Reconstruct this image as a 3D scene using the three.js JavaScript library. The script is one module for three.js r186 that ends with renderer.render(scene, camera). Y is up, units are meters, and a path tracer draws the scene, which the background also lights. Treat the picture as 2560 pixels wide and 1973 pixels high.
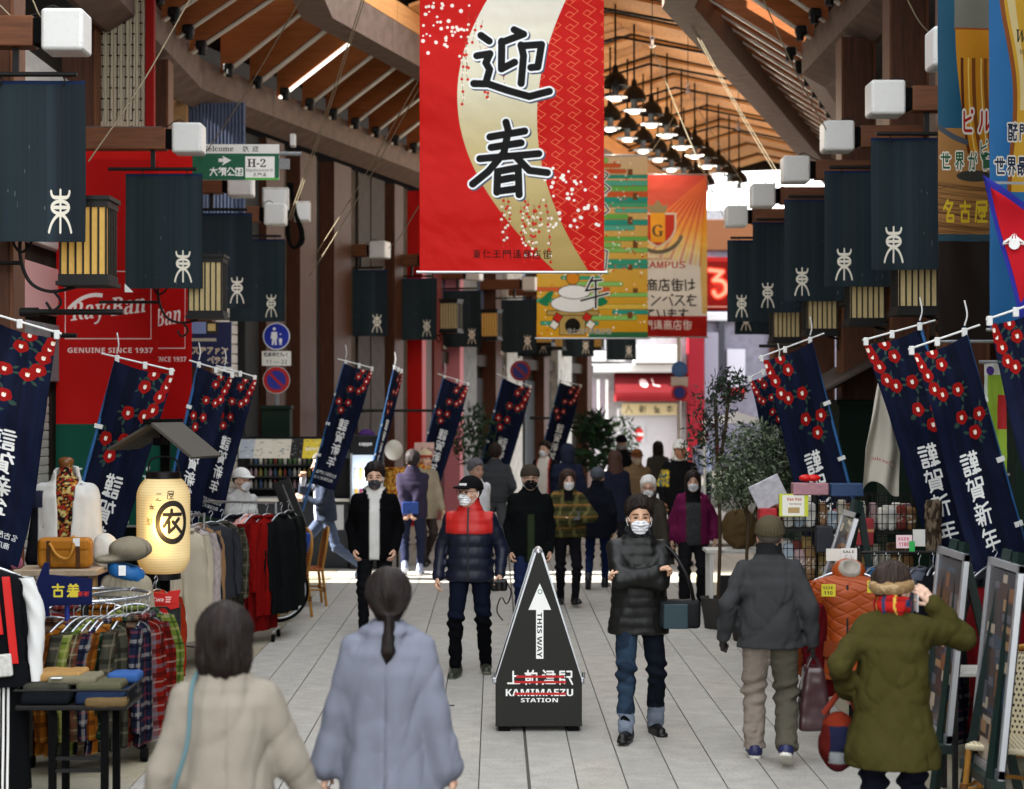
import * as THREE from 'three';
import { RoundedBoxGeometry } from 'three/addons/geometries/RoundedBoxGeometry.js';
import { mergeGeometries } from 'three/addons/utils/BufferGeometryUtils.js';
import { ImprovedNoise } from 'three/addons/math/ImprovedNoise.js';
import { RectAreaLightUniformsLib } from 'three/addons/lights/RectAreaLightUniformsLib.js';
RectAreaLightUniformsLib.init();

// ---------- camera, sky, sun, exposure ----------
const scene = new THREE.Scene();
const K = 4500, CX = 1238, CY = 1014, EYE = 2.3, S = 2560 / 2184;   // focal length in photo pixels, vanishing point of the street, eye height
const camera = new THREE.PerspectiveCamera(2 * Math.atan(986.5 / K) * 180 / Math.PI, 2560 / 1973, 0.5, 600);
camera.position.set(0, EYE, 0);
camera.lookAt((1280 - CX) / K * 100, EYE + (CY - 986.5) / K * 100, -100);
camera.focus = 13.2; camera.userData.fStop = 2.4;
const renderer = new THREE.WebGLRenderer({ antialias: true });
renderer.toneMapping = THREE.LinearToneMapping;
renderer.toneMappingExposure = 5.9;
renderer.shadowMap.enabled = true;

const N3 = new ImprovedNoise();
const fbm = (x, y, z = 0, o = 4) => { let s = 0, a = 0.5; for (let i = 0; i < o; i++) { s += a * N3.noise(x, y, z); x *= 2.03; y *= 2.03; z *= 2.03; a *= 0.5; } return s; };
{
  const W = 512, Hh = 256, data = new Float32Array(W * Hh * 4);
  for (let j = 0; j < Hh; j++) for (let i = 0; i < W; i++) {
    const el = (j / (Hh - 1) - 0.5) * Math.PI, az = i / W * Math.PI * 2, c = Math.cos(el);
    const up = Math.max(0, Math.sin(el)), cl = THREE.MathUtils.smoothstep(fbm(Math.cos(az) * c * 2.2 + 7, Math.sin(el) * 4 + 3, Math.sin(az) * c * 2.2) * 1.6 + 0.35, 0, 0.9);
    const t = Math.pow(up, 0.5), k = (j * W + i) * 4;
    const b = [0.595 - 0.13 * t, 0.605 - 0.09 * t, 0.615 - 0.03 * t], w = [0.745, 0.745, 0.735];
    for (let q = 0; q < 3; q++) data[k + q] = el < -0.02 ? 0.15 : b[q] * (1 - cl) + w[q] * cl;
    data[k + 3] = 1;
  }
  const sky = new THREE.DataTexture(data, W, Hh, THREE.RGBAFormat, THREE.FloatType);
  sky.mapping = THREE.EquirectangularReflectionMapping; sky.magFilter = THREE.LinearFilter; sky.minFilter = THREE.LinearFilter; sky.needsUpdate = true;
  scene.background = sky; scene.environment = sky;
}
const sun = new THREE.DirectionalLight(new THREE.Color(1, 0.96, 0.9), 5);
sun.position.set(-60, 38, -24); sun.target.position.set(0, 0, -24);
sun.castShadow = true; sun.shadow.mapSize.set(2048, 2048);
Object.assign(sun.shadow.camera, { left: -40, right: 40, top: 40, bottom: -40, near: 1, far: 200 });
scene.add(sun, sun.target);

// ---------- helpers ----------
let seed = 12345;
const rnd = (a = 1, b) => { seed = (seed + 0x6d2b79f5) | 0; let t = Math.imul(seed ^ (seed >>> 15), 1 | seed); t = (t + Math.imul(t ^ (t >>> 7), 61 | t)) ^ t; const r = ((t ^ (t >>> 14)) >>> 0) / 4294967296; return b === undefined ? r * a : a + r * (b - a); };
const pick = (a) => a[Math.floor(rnd() * a.length)];
const V = (x, y, z) => new THREE.Vector3(x, y, z);
const Q = (x, y, d) => V((x * S - CX) * d / K, EYE - (y * S - CY) * d / K, -d);      // a direction in the photograph (2184 wide) at a distance d along the street
const gd = (y) => K * EYE / (y * S - CY);                                           // distance of a ground point seen at height y of the photograph
const PM = (d) => K / d / S;                                                        // pixels (2184 wide) per metre at distance d
const names = new Map();
const numbered = (n) => { const k = names.get(n) ?? 0; names.set(n, k + 1); return k ? n + '_' + String(k).padStart(3, '0') : n; };
const shadow = (o) => { o.castShadow = o.receiveShadow = true; return o; };
function thing(name, label, category, pos = [0, 0, 0], group, turn = 0) {
  const o = new THREE.Group(); o.name = numbered(name); o.position.set(...(pos.isVector3 ? pos.toArray() : pos)); o.rotation.y = turn;
  o.userData = { label, category }; if (group) o.userData.group = group;
  scene.add(o); o.updateMatrixWorld(); return o;
}
function mesh(name, geo, mat, parent, world) {        // world: geo is in world coordinates
  if (Array.isArray(geo)) geo = merge(geo);
  if (world && parent) { parent.updateWorldMatrix(true, false); geo.applyMatrix4(parent.matrixWorld.clone().invert()); }
  const m = shadow(new THREE.Mesh(geo, mat)); m.name = parent ? name : numbered(name); (parent || scene).add(m); return m;
}
function one(name, label, category, geo, mat, group, pos) {
  const m = mesh(name, geo, mat); m.userData = { label, category }; if (group) m.userData.group = group; if (pos) m.position.set(...(pos.isVector3 ? pos.toArray() : pos)); return m;
}
function struct(name, geo, mat) { const m = mesh(name, geo, mat); m.userData.kind = 'structure'; return m; }
function copyOf(o, pos, turn, label) { const c = o.clone(); c.name = numbered(o.name.replace(/_\d{3}$/, '')); c.userData = { ...o.userData }; if (label) c.userData.label = label; scene.add(c); if (pos) c.position.set(...(pos.isVector3 ? pos.toArray() : pos)); if (turn !== undefined) c.rotation.y = turn; return c; }
function merge(list) {
  list = list.map((g) => { g = g.index ? g.toNonIndexed() : g.clone(); for (const k of Object.keys(g.attributes)) if (!['position', 'normal', 'uv'].includes(k)) g.deleteAttribute(k); if (!g.attributes.uv) g.setAttribute('uv', new THREE.BufferAttribute(new Float32Array(g.attributes.position.count * 2), 2)); if (!g.attributes.normal) g.computeVertexNormals(); return g; });
  return mergeGeometries(list);
}
function triUV(g, along = 'x', scale = 1, off = 0) {   // uv in metres by the way each face points, u along the given axis
  const n = g.attributes.normal, p = g.attributes.position, uv = new Float32Array(p.count * 2);
  for (let i = 0; i < p.count; i++) {
    const a = [Math.abs(n.getX(i)), Math.abs(n.getY(i)), Math.abs(n.getZ(i))], m = a.indexOf(Math.max(...a)), c = { x: p.getX(i), y: p.getY(i), z: p.getZ(i) }, ax = ['x', 'y', 'z'].filter((_, k) => k !== m);
    const u = ax.includes(along) ? along : ax[0], v = ax.find((k) => k !== u);
    uv[i * 2] = c[u] * scale + off; uv[i * 2 + 1] = c[v] * scale + off * 1.7;
  }
  g.setAttribute('uv', new THREE.BufferAttribute(uv, 2)); return g;
}
const box = (w, h, d, x = 0, y = 0, z = 0, ry = 0) => { const g = new THREE.BoxGeometry(w, h, d); if (ry) g.rotateY(ry); g.translate(x, y, z); return g; };
const rbox = (w, h, d, r, x = 0, y = 0, z = 0, seg = 2) => new RoundedBoxGeometry(w, h, d, seg, r).translate(x, y, z);
const wbox = (w, h, d, x, y, z, off = 0) => triUV(rbox(w, h, d, Math.min(0.012, w / 5, h / 5, d / 5), x, y, z, 1), w >= h && w >= d ? 'x' : h >= d ? 'y' : 'z', 1, off);
function bar(a, b, r, seg = 8, r2 = r) { const d = b.clone().sub(a), g = new THREE.CylinderGeometry(r2, r, d.length(), seg); g.applyQuaternion(new THREE.Quaternion().setFromUnitVectors(V(0, 1, 0), d.clone().normalize())); return g.translate(...a.clone().add(b).multiplyScalar(0.5).toArray()); }
function beam(a, b, w, h, off = 0) {   // box from a to b, w across, h in height
  const d = b.clone().sub(a), L = d.length(), g = triUV(new THREE.BoxGeometry(w, h, L), 'z', 1, off), m = new THREE.Matrix4().lookAt(a, b, V(0, 1, 0)); g.applyMatrix4(m); const c = a.clone().add(b).multiplyScalar(0.5); return g.translate(c.x, c.y, c.z);
}
const tube = (pts, r, n = 24, seg = 6, closed = false) => new THREE.TubeGeometry(new THREE.CatmullRomCurve3(pts, closed), n, r, seg, closed);
const lathe = (pts, seg = 24) => new THREE.LatheGeometry(pts.map(([x, y]) => new THREE.Vector2(x, y)), seg);
const cyl = (r, h, x = 0, y = 0, z = 0, seg = 16, r2 = r) => new THREE.CylinderGeometry(r2, r, h, seg).translate(x, y, z);
const sph = (r, x = 0, y = 0, z = 0, sx = 1, sy = 1, sz = 1, n = 12) => new THREE.SphereGeometry(r, n, Math.ceil(n * 0.7)).scale(sx, sy, sz).translate(x, y, z);
function cloth(nx, ny, f, thick = 0.004) {             // a cloth of two faces and a rim; f(u, v) -> point, v = 0 is the top edge
  const P0 = []; for (let j = 0; j <= ny; j++) for (let i = 0; i <= nx; i++) P0.push(f(i / nx, j / ny));
  const at = (i, j) => P0[Math.min(ny, Math.max(0, j)) * (nx + 1) + Math.min(nx, Math.max(0, i))];
  const pos = [], uv = [], idx = [], n = (nx + 1) * (ny + 1), a = V(), b = V();
  for (const s of [0.5, -0.5]) for (let j = 0; j <= ny; j++) for (let i = 0; i <= nx; i++) {
    a.copy(at(i + 1, j)).sub(at(i - 1, j)); b.copy(at(i, j + 1)).sub(at(i, j - 1)); const nn = b.cross(a).normalize(), p = at(i, j);
    pos.push(p.x + nn.x * thick * s, p.y + nn.y * thick * s, p.z + nn.z * thick * s); uv.push(i / nx, 1 - j / ny);
  }
  const q = (A, B, C, D) => idx.push(A, B, C, A, C, D), at2 = (i, j) => j * (nx + 1) + i;
  for (let j = 0; j < ny; j++) for (let i = 0; i < nx; i++) { const A = at2(i, j), B = at2(i, j + 1), C = at2(i + 1, j + 1), D2 = at2(i + 1, j); q(A, B, C, D2); q(A + n, D2 + n, C + n, B + n); }
  for (let i = 0; i < nx; i++) { q(at2(i, 0), at2(i + 1, 0), at2(i + 1, 0) + n, at2(i, 0) + n); q(at2(i, ny), at2(i, ny) + n, at2(i + 1, ny) + n, at2(i + 1, ny)); }
  for (let j = 0; j < ny; j++) { q(at2(0, j), at2(0, j) + n, at2(0, j + 1) + n, at2(0, j + 1)); q(at2(nx, j), at2(nx, j + 1), at2(nx, j + 1) + n, at2(nx, j) + n); }
  const g = new THREE.BufferGeometry(); g.setAttribute('position', new THREE.Float32BufferAttribute(pos, 3)); g.setAttribute('uv', new THREE.Float32BufferAttribute(uv, 2)); g.setIndex(idx); g.computeVertexNormals(); return g;
}
function panel(a, w, h, depth = 0.02, ry = 0) {        // a flat board with its print on the front; a = centre of the front face
  const g = new THREE.BoxGeometry(w, h, depth).translate(0, 0, -depth / 2), uv = g.attributes.uv, nn = g.attributes.normal;
  for (let i = 0; i < uv.count; i++) if (nn.getZ(i) < 0.5) uv.setXY(i, 0.004, 0.996);
  g.rotateY(ry); return g.translate(a.x, a.y, a.z);
}

// ---------- textures and materials ----------
function canvasTex(w, h, draw, opt = {}) {
  const c = document.createElement('canvas'); c.width = w; c.height = h; const x = c.getContext('2d'); draw(x, w, h);
  const t = new THREE.CanvasTexture(c); if (!opt.data) t.colorSpace = THREE.SRGBColorSpace; if (opt.repeat !== false) t.wrapS = t.wrapT = THREE.RepeatWrapping; t.anisotropy = 8; return t;
}
function noiseTex(w, h, f, srgb) {                     // f(u, v) -> grey or [r, g, b] from 0 to 1, tiling left to the caller
  const d = new Uint8Array(w * h * 4); for (let j = 0; j < h; j++) for (let i = 0; i < w; i++) { const r = f(i / w, j / h), k = (j * w + i) * 4; for (let c = 0; c < 3; c++) d[k + c] = Math.max(0, Math.min(255, (r[c] ?? r) * 255)); d[k + 3] = 255; }
  const t = new THREE.DataTexture(d, w, h); t.wrapS = t.wrapT = THREE.RepeatWrapping; t.magFilter = THREE.LinearFilter; t.minFilter = THREE.LinearMipmapLinearFilter; t.generateMipmaps = true; if (srgb) t.colorSpace = THREE.SRGBColorSpace; t.needsUpdate = true; return t;
}
const tile2 = (u, v, sx, sy, z) => { const w = u, q = v, n = (a, b) => fbm(a * sx, b * sy, z); return (n(u, v) * (1 - w) + n(u - 1, v) * w) * (1 - q) + (n(u, v - 1) * (1 - w) + n(u - 1, v - 1) * w) * q; };
const grainH = noiseTex(256, 256, (u, v) => 0.5 + 0.9 * tile2(u, v, 2, 34, 3) + 0.25 * tile2(u, v, 6, 90, 9));
const woodTex = (a, b) => noiseTex(256, 256, (u, v) => { const t = Math.max(0, Math.min(1, 0.5 + 0.9 * tile2(u, v, 2, 26, 5) + 0.5 * tile2(u, v, 5, 70, 1))); return a.map((x, i) => (x * (1 - t) + b[i] * t) / 255); }, true);
const fabricH = noiseTex(128, 128, (u, v) => 0.5 + 0.5 * tile2(u, v, 60, 60, 2) + 0.12 * Math.sin(u * 128 * Math.PI / 2) * Math.sin(v * 128 * Math.PI / 2));
const grime = noiseTex(256, 256, (u, v) => 0.93 + 0.28 * tile2(u, v, 5, 5, 4) + 0.14 * tile2(u, v, 22, 22, 6), true);
const std = (color, rough = 0.8, o = {}) => new THREE.MeshPhysicalMaterial({ color: new THREE.Color(color), roughness: rough, specularIntensity: o.metalness ? 1 : rough >= 0.85 ? 0.1 : rough >= 0.6 ? 0.25 : 0.6, ...o });
const phys = (color, rough, o) => new THREE.MeshPhysicalMaterial({ color: new THREE.Color(color), roughness: rough, ...o });
const fab = (color, o = {}) => std(color, 0.95, { bumpMap: fabricH, bumpScale: 0.0012, ...o });
const printed = (t, rough = 0.7, o = {}) => std('#ffffff', rough, { map: t, ...o });
const M = {
  wood: std('#ffffff', 0.5, { map: woodTex([134, 82, 48], [78, 45, 27]), bumpMap: grainH, bumpScale: 0.001 }),
  postWood: std('#ffffff', 0.55, { map: woodTex([104, 62, 38], [54, 30, 19]), bumpMap: grainH, bumpScale: 0.001 }),
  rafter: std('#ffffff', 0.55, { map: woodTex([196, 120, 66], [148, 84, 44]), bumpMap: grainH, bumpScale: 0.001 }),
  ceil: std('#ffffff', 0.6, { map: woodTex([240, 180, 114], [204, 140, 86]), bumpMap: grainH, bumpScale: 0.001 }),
  taupe: std('#836f64', 0.6, { map: grime }),
  taupeDark: std('#463b34', 0.6, { map: grime }),
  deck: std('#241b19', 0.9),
  black: std('#0c0c0c', 0.45), blackMatte: std('#0d0d0d', 0.85), iron: std('#121110', 0.55),
  steel: std('#b9bcc0', 0.3, { metalness: 0.9 }), alu: std('#c9ccd0', 0.38, { metalness: 0.75 }),
  white: std('#e9e9e6', 0.55), offwhite: std('#d8d6cf', 0.6, { map: grime }), grey: std('#8d8f90', 0.6, { map: grime }), darkgrey: std('#3a3b3c', 0.7),
  cream: std('#d9cfb4', 0.7, { map: grime }), red: std('#c31712', 0.45), redDark: std('#8f1511', 0.6), green: std('#14251c', 0.6), concrete: std('#a6a49e', 0.85, { map: grime }),
  rope: std('#9c9078', 0.9), skin: std('#c69a80', 0.55), navy: fab('#1b2440'),
};

// brush strokes for the East Asian signs: each stroke is a run of x,y pairs on a 16 by 16 grid (hexadecimal digits)
const KJ = {
  '東': '22d2 707f 35c5cb3b35 38c8 7b1f 7bdf', '仁': '5016 343f 75e5 6dfd', '王': '22d2 27d7 1ded 727d', '門': '1f11616717 efe19197e7 1464 94e4', '通': '2133 16363b1e5dfe 61d184 7d75d5dd 79d9 a5ad',
  '商': '7072 12e2 4356 b396 2f26d6df 5a5eaeaa5a 7659 96a9', '店': '7072 22e2 22290f 848a 87d7 5a5fdfda5a', '街': '4014 5417 363f 63a3 8086 67a7 6bab 888f 5fbf b3f3 b7f7 d7de', '謹': '1161 0474 1767 1a6a 1c1f6f6c1c 82f2 a0a4 d0d4 95e5e89895 b5bf 8aea 9ded 8ffe',
  '賀': '02626757 3007 91e1e69691 37c7cd3d37 39c9 3bcb 5d2f 9dcf', '新': '4042 1272 2436 6456 0777 0a7a 474f 4a1d 4a6c e183 838a7f 86f6 c6cf', '年': '4014 33e3 37d7 373b 1bfb 838f',
  '古': '14e4 7178 38c8cf3f38', '着': '4152 b192 23d3 26d6 19e9 7379 4bcbcf4f4b 4dcd 791f', '衣': '7073 13f3 731b 585f9c d6a9 88ff', '人': '701f 75ef', '大': '14e4 7074 741f 74ef', '須': '4012 6323 7519 71f1 83e3ec8c83 86e6 89e9 9c7f ccef', '公': '6018 91f8 7a3eee', '園': '11e1ef1f11 4393 4bcb 66a6 717d', 'ピ': '313e4fdf 38c5 d0e0e1d1d0', 'ル': '41491f a1aef9',
  '世': '04f4 414eee 8188b8 b1b8', '界': '30d0d63630 33d3 8086 862b 86eb 6a4f aaaf', 'が': '15a5af7e 603f c3e8 d0e2', '驚': '0363 2024 5054 1565 9060 71f1 8391 3757 37e7 39d9 3bdb 37 3dedee 4e4f 7e7f', '名': '6016 42c25b 3577 5bdbdf5f5b', '屋': '21e1e525 210f 47e7 6749 a8c9 6bcb 8a8f 3fef',
  '軽': '0272 1464695914 4046 0b7b 404f 81e1 e18 8 7 84e8 a9fa 8fff ccdf', '車': '12e2 35c5cb3b35 38c8 0ded 707f', '両': '11e1 2f25d5de 717b 484bbbb8', '除': '1f11516464 1767 90 7 4 e04 8ac8 7bfb acaf', 'を': '13d3 601a5797 5a5fdf', 'く': 'b147bf', 'は': '213f 65e5 b0bd 7e9ceb', 'グ': '5027 42c24f c0d1 e0f1', 'ラ': '32b2 16d64f', 'ン': '2254 2fe4', 'パ': '6418 a4ef d0e0f1d1', 'ス': '22c21f 77ef',
  'し': '404c7fdb', 'て': '12e265 6569bf', 'い': '225b7c c2ee', 'ま': '23d3 27d7 707c3f4a7ede', 'す': '13e3 808a5957878c4f', 'テ': '32c2 16e6 861f', 'フ': '22d23f', 'ァ': '45c589 684f', 'と': '406c 2f 6ceee', 'る': '21c11bd9ed8f5d', '雀': '7074 2646 b6a6 44bb 5f57 57e7 5aea 5ded 9f97 5fff', '本': '13e3 707f 731b 73eb 4bab', '屋2': '',
  '気': '4014 24e4 27c7ceff 4ab e', '母': '2020', '最': '30c0c53530 32c2 07f7 1f17 1767 6f67 1a6a 1d6d 88e87f 89ef', '酵': '0171 1f13636f1f 3135 5155 1969 1c6c 82e2 b0b6 86f6 e17b 9b9fdfdb', '御': '3013 4417 262f 5474 6267 5878 636e 5e9c a1afa e1e1ea', '忠': '2252c2 c26 6 7 70 7a 3c1f 5b5fcf', '参': '60269 6 14e4 741b 74eb 965a a87d', '迎': '2133 16363b1e5dfe 8063 636b 639 a e2a2 a2ae a3e3e9b9', '欢': '1151 511f 157f 9074 84e4c6 b45f b4ff', '上': '7178 717e 76c6 1eee', '前': '4042 a092 13e3 2f25756e 2868 2b6b 969c e5ef', '津': '2042 1535 4b1f 61d1d8 64f4 68d8 6bdb 5efe 9 0 9f', '駅': '1f1161 1464 1767 1a6a6e 91e1e7 91 8f 97e7 b7ff', '応': '7072 22e2 22290f 5b3f 6a6fcfcc a8c9',
};
function jp(x, str, px, py, size, { color = '#fff', w = 1.5, vertical = false, gap = 1.08, italic = 0 } = {}) {   // draws str with its first character's box at px, py
  x.save(); x.strokeStyle = color; x.lineWidth = size * w / 16; x.lineCap = x.lineJoin = 'round';
  [...str].forEach((ch, i) => {
    const ox = px + (vertical ? 0 : i * size * gap), oy = py + (vertical ? i * size * gap : 0), st = KJ[ch];
    if (st === undefined) { x.fillStyle = color; x.font = `bold ${size}px sans-serif`; x.fillText(ch, ox, oy + size * 0.9); return; }
    for (const s of st.split(' ')) { if (s.length < 4) continue; x.beginPath(); for (let k = 0; k + 1 < s.length; k += 2) { const X = ox + parseInt(s[k], 16) / 16 * size, Y = oy + parseInt(s[k + 1], 16) / 16 * size; k ? x.lineTo(X, Y) : x.moveTo(X, Y); } x.stroke(); }
  });
  x.restore();
}
function latin(x, str, px, py, size, color, font = 'bold', fam = 'sans-serif', width) { x.save(); x.fillStyle = color; x.font = `${font} ${size}px ${fam}`; x.translate(px, py); if (width) x.scale(width / x.measureText(str).width, 1); x.fillText(str, 0, 0); x.restore(); }
// ---------- ground and paving ----------
const TH = 16.5 * Math.PI / 180, BEND = 24, TB = Math.tan(TH / 2);      // the arcade turns right by TH at the crossing, 24 m away
const W2 = (l, y, a) => V(l * Math.cos(TH) + a * Math.sin(TH), y, -BEND + l * Math.sin(TH) - a * Math.cos(TH));   // beyond the bend: lateral, height, along
const W1 = (l, y, a) => V(l, y, -a);
{
  struct('ground', new THREE.PlaneGeometry(500, 500).rotateX(-Math.PI / 2).translate(0, -0.02, -60), std('#6f6d69', 0.95));
  const spk = (a, b, z) => noiseTex(256, 256, (u, v) => { const n = a + b * tile2(u, v, 40, 40, z) + 0.11 * tile2(u, v, 5, 5, z + 3) + 0.06 * tile2(u, v, 3, 12, z + 5) - (tile2(u, v, 34, 34, z + 9) > 0.36 ? 0.1 : 0); return [n, n * 0.99, n * 0.96]; }, true);
  const t1 = spk(0.635, 0.16, 1), t2 = spk(0.63, 0.17, 11), bmp = noiseTex(128, 128, (u, v) => 0.5 + 0.5 * tile2(u, v, 30, 30, 8));
  const tones = ['#fffdfa', '#fbf9f6', '#f7f5f2', '#fcf8f3'].map((c, i) => std(c, 0.62, { map: i % 2 ? t1 : t2, bumpMap: bmp, bumpScale: 0.0008 }));
  const pave = struct('pavement', new THREE.PlaneGeometry(26, 90).rotateX(-Math.PI / 2).translate(0, -0.012, -40), std('#55524c', 0.95));
  const slab = (w, l, off) => triUV(rbox(w, 0.03, l, 0.0025, 0, -0.015, 0, 1), 'x', 1.3, off);
  const geos = [0.1, 0.37, 0.61, 0.83].map((o) => slab(0.293, 1.192, o)), geosN = [0.2, 0.55].map((o) => slab(0.281, 1.192, o));
  for (let r = 0; r < 16; r++) for (let c = 0; c < 16; c++) {
    const x = -2.05 + c * 0.3, drain = c === 8, g = drain ? geosN[r % 2] : geos[(r * 7 + c * 3 + (r * c) % 5) % 4], t = mesh('paving_slab', g, tones[(r * 5 + c * 11 + ((r * c * 3) % 7)) % 4], pave);
    t.position.set(x + (drain ? 0.006 : 0), rnd(-0.0006, 0.0006), -(10.55 + 1.2 * r + 0.6) + (c % 5 === 2 ? 0.02 : 0));
  }
  const far = []; for (let r = 0; r < 30; r++) for (let c = 0; c < 24; c++) { const p = V(-4.9 + c * 0.42, 0, -30.6 - r * 1.2); far.push(triUV(rbox(0.412, 0.03, 1.19, 0.003, p.x, -0.015, p.z, 1), 'x', 1.3, c * 0.13)); }
  const fm = mesh('paving_slab', far, tones[1], pave); fm.userData.kind = 'stuff';
  const beige = noiseTex(256, 256, (u, v) => { const n = 0.6 + 0.12 * tile2(u, v, 30, 30, 4) + 0.1 * tile2(u, v, 4, 4, 7); return [n, n * 0.96, n * 0.84]; }, true);
  const bt = ['#ffffff', '#f3f0ea'].map((c) => std(c, 0.55, { map: beige })), bg = [0.15, 0.4].map((o) => slab(0.915, 1.193, o));
  for (const [x0, n] of [[-2.66, -1], [3.06, 1]]) for (let k = 0; k < 3; k++) for (let r = 0; r < 16; r++) { const t = mesh('border_slab', bg[(k + r) % 2], bt[(k * 3 + r) % 2], pave); t.position.set(x0 + n * k * 0.92, -0.0005, -(9.95 + 1.2 * r + 0.6)); }
  const mark = (name, label, x, y, w, l, mat) => { const d = gd(y), p = Q(x, y, d); one(name, label, 'floor marking', rbox(w, 0.003, l, 0.001, 0, 0.0035, 0, 1), mat, undefined, [p.x, 0, -d]); };
  mark('white_strip', 'white strip lying on the paving beside the maroon carrier bag', 1748, 1556, 0.2, 0.035, M.white);
  mark('orange_tape', 'orange tape mark stuck on the paving near the crossing', 905, 1506, 0.14, 0.16, std('#d8935a', 0.6));
  mark('dark_tape', 'thin dark strip on the paving beside the orange tape mark', 950, 1505, 0.14, 0.05, M.darkgrey);
  mark('drain_cover', 'small square dark drain cover in the paving by the rattan chair', 812, 1515, 0.07, 0.14, M.darkgrey);
}

// ---------- arcade roof ----------
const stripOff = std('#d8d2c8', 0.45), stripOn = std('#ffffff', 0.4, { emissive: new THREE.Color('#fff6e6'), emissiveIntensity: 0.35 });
function poly(pts, name, mat, W, a0, a1, parent) {     // a straight piece with the given lateral and height outline; a0(l), a1(l) cut its ends
  const pos = [], idx = [], n = pts.length; for (const e of [a0, a1]) for (const [l, y] of pts) pos.push(...W(l, y, e(l)).toArray());
  for (let i = 0; i < n; i++) { const j = (i + 1) % n; idx.push(i, j, j + n, i, j + n, i + n); }
  for (let i = 1; i < n - 1; i++) { idx.push(0, i + 1, i); idx.push(n, n + i, n + i + 1); }
  let g = new THREE.BufferGeometry(); g.setAttribute('position', new THREE.Float32BufferAttribute(pos, 3)); g.setIndex(idx); g = g.toNonIndexed(); g.computeVertexNormals(); triUV(g, 'z');
  return mesh(name, g, mat, parent, true);
}
function roofSide(W, s, from, to, label, opt = {}) {   // s = -1 left, 1 right
  const t = thing('arcade_roof', label, 'roof', W(s * 4.2, 6.4, Math.max(0, from(s * 4.2))), 'wooden roof slopes of the arcade');
  const len = to(s * 4) - from(s * 4), n = Math.max(1, Math.round(len / 2.4));
  for (let i = 0; i < n; i++) { const e = (k) => (l) => { const f = from(l), g = to(l); return f + (g - f) * k / n + (k > 0 && k < n ? 0.004 * (k === i ? 1 : -1) : 0); };
    poly([[s * 4.0, 6.62], [s * 4.0, 7.02], [s * 4.42, 7.02], [s * 4.42, 6.48], [s * 4.3, 6.44]].map((p) => p), 'eave_panel', M.taupe, W, e(i), e(i + 1), t);
    poly([[s * 2.2, 7.54], [s * 2.2, 8.02], [s * 2.62, 8.02], [s * 2.62, 7.54]], 'purlin_panel', M.taupe, W, e(i), e(i + 1), t); }
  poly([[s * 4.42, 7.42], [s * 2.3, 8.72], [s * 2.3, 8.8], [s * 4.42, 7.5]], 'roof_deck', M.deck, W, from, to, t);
  let k = 0; for (let a = Math.ceil((from(s * 3.3) + 0.2) / 0.98) * 0.98; a < to(s * 3.3) - 0.1; a += 0.98, k++) {
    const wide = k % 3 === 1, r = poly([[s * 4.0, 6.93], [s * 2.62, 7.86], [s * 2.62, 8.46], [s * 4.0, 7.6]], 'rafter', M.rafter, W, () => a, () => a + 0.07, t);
    const lit = opt.lit && opt.lit.includes(k), d0 = wide ? 0.0 : 0.02;
    const f = (o) => [[s * 3.96, 6.915 + o], [s * 2.72, 7.755 + o], [s * 2.72, 7.783 + o], [s * 3.96, 6.943 + o]];
    poly(f(-0.008), 'light_strip', lit ? stripOn : stripOff, W, () => a - d0, () => a + (wide ? 0.12 : 0.07), r);
    { const c = W(s * 3.82, 6.98, a - 0.12); mesh('spotlight', [rbox(0.14, 0.12, 0.16, 0.03, c.x, c.y, c.z), cyl(0.05, 0.1, c.x - s * 0.02, c.y - 0.08, c.z + 0.05, 10)], M.black, t, true); }
  }
  return t;
}
const mitre1 = (l) => BEND - l * TB, mitre2 = (l) => l * TB;
roofSide(W1, -1, () => 13.2, mitre1, 'left roof slope of dark rafters before the bend by the louvred panel');
roofSide(W1, 1, () => 13.2, mitre1, 'right roof slope of dark rafters before the bend above the beer posters');
roofSide(W2, -1, mitre2, () => 26, 'left roof slope of brown rafters with lit white strips beyond the crossing', { lit: [2] });
roofSide(W2, 1, mitre2, () => 26, 'right roof slope of brown rafters beyond the crossing behind the pendant lamps', { lit: [] });
{ // unseen near skylight, added open to let sky light in: glazing bars only
  const t = thing('added_skylight_frame', 'unseen open skylight frame added to let sky light onto the near street', 'skylight', [0, 8, -18]);
  for (let a = 13.3; a < 23.5; a += 2.5) mesh('glazing_bar', [beam(V(-2.25, 8.05, -a), V(0, 8.6, -a), 0.06, 0.1), beam(V(0, 8.6, -a), V(2.25, 8.05, -a), 0.06, 0.1)], M.taupeDark, t, true);
  mesh('ridge_bar', beam(V(0, 8.62, -13.2), V(0, 8.62, -23.4), 0.1, 0.14), M.taupeDark, t, true);
  const c = thing('arcade_ceiling', 'timber board ceiling above the pendant lamps beyond the crossing', 'ceiling', W2(0, 8.3, 10));
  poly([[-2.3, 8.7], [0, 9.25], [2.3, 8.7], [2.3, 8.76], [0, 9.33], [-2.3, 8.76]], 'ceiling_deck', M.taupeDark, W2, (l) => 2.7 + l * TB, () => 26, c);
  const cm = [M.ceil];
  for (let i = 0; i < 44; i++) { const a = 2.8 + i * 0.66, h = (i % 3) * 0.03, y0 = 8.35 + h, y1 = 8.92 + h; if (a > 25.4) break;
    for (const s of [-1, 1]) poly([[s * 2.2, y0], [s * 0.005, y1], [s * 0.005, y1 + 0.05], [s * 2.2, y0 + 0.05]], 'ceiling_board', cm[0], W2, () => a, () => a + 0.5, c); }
  for (const s of [-1, 1]) for (let i = 0; i < 10; i++) poly([[s * 2.2, 8.03], [s * 2.2, 8.34], [s * 2.28, 8.34], [s * 2.28, 8.03]], 'side_board', M.ceil, W2, () => 0.3 + s * 0.4 + i * 2.4, () => 2.68 + s * 0.4 + i * 2.4, c);
}

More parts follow.
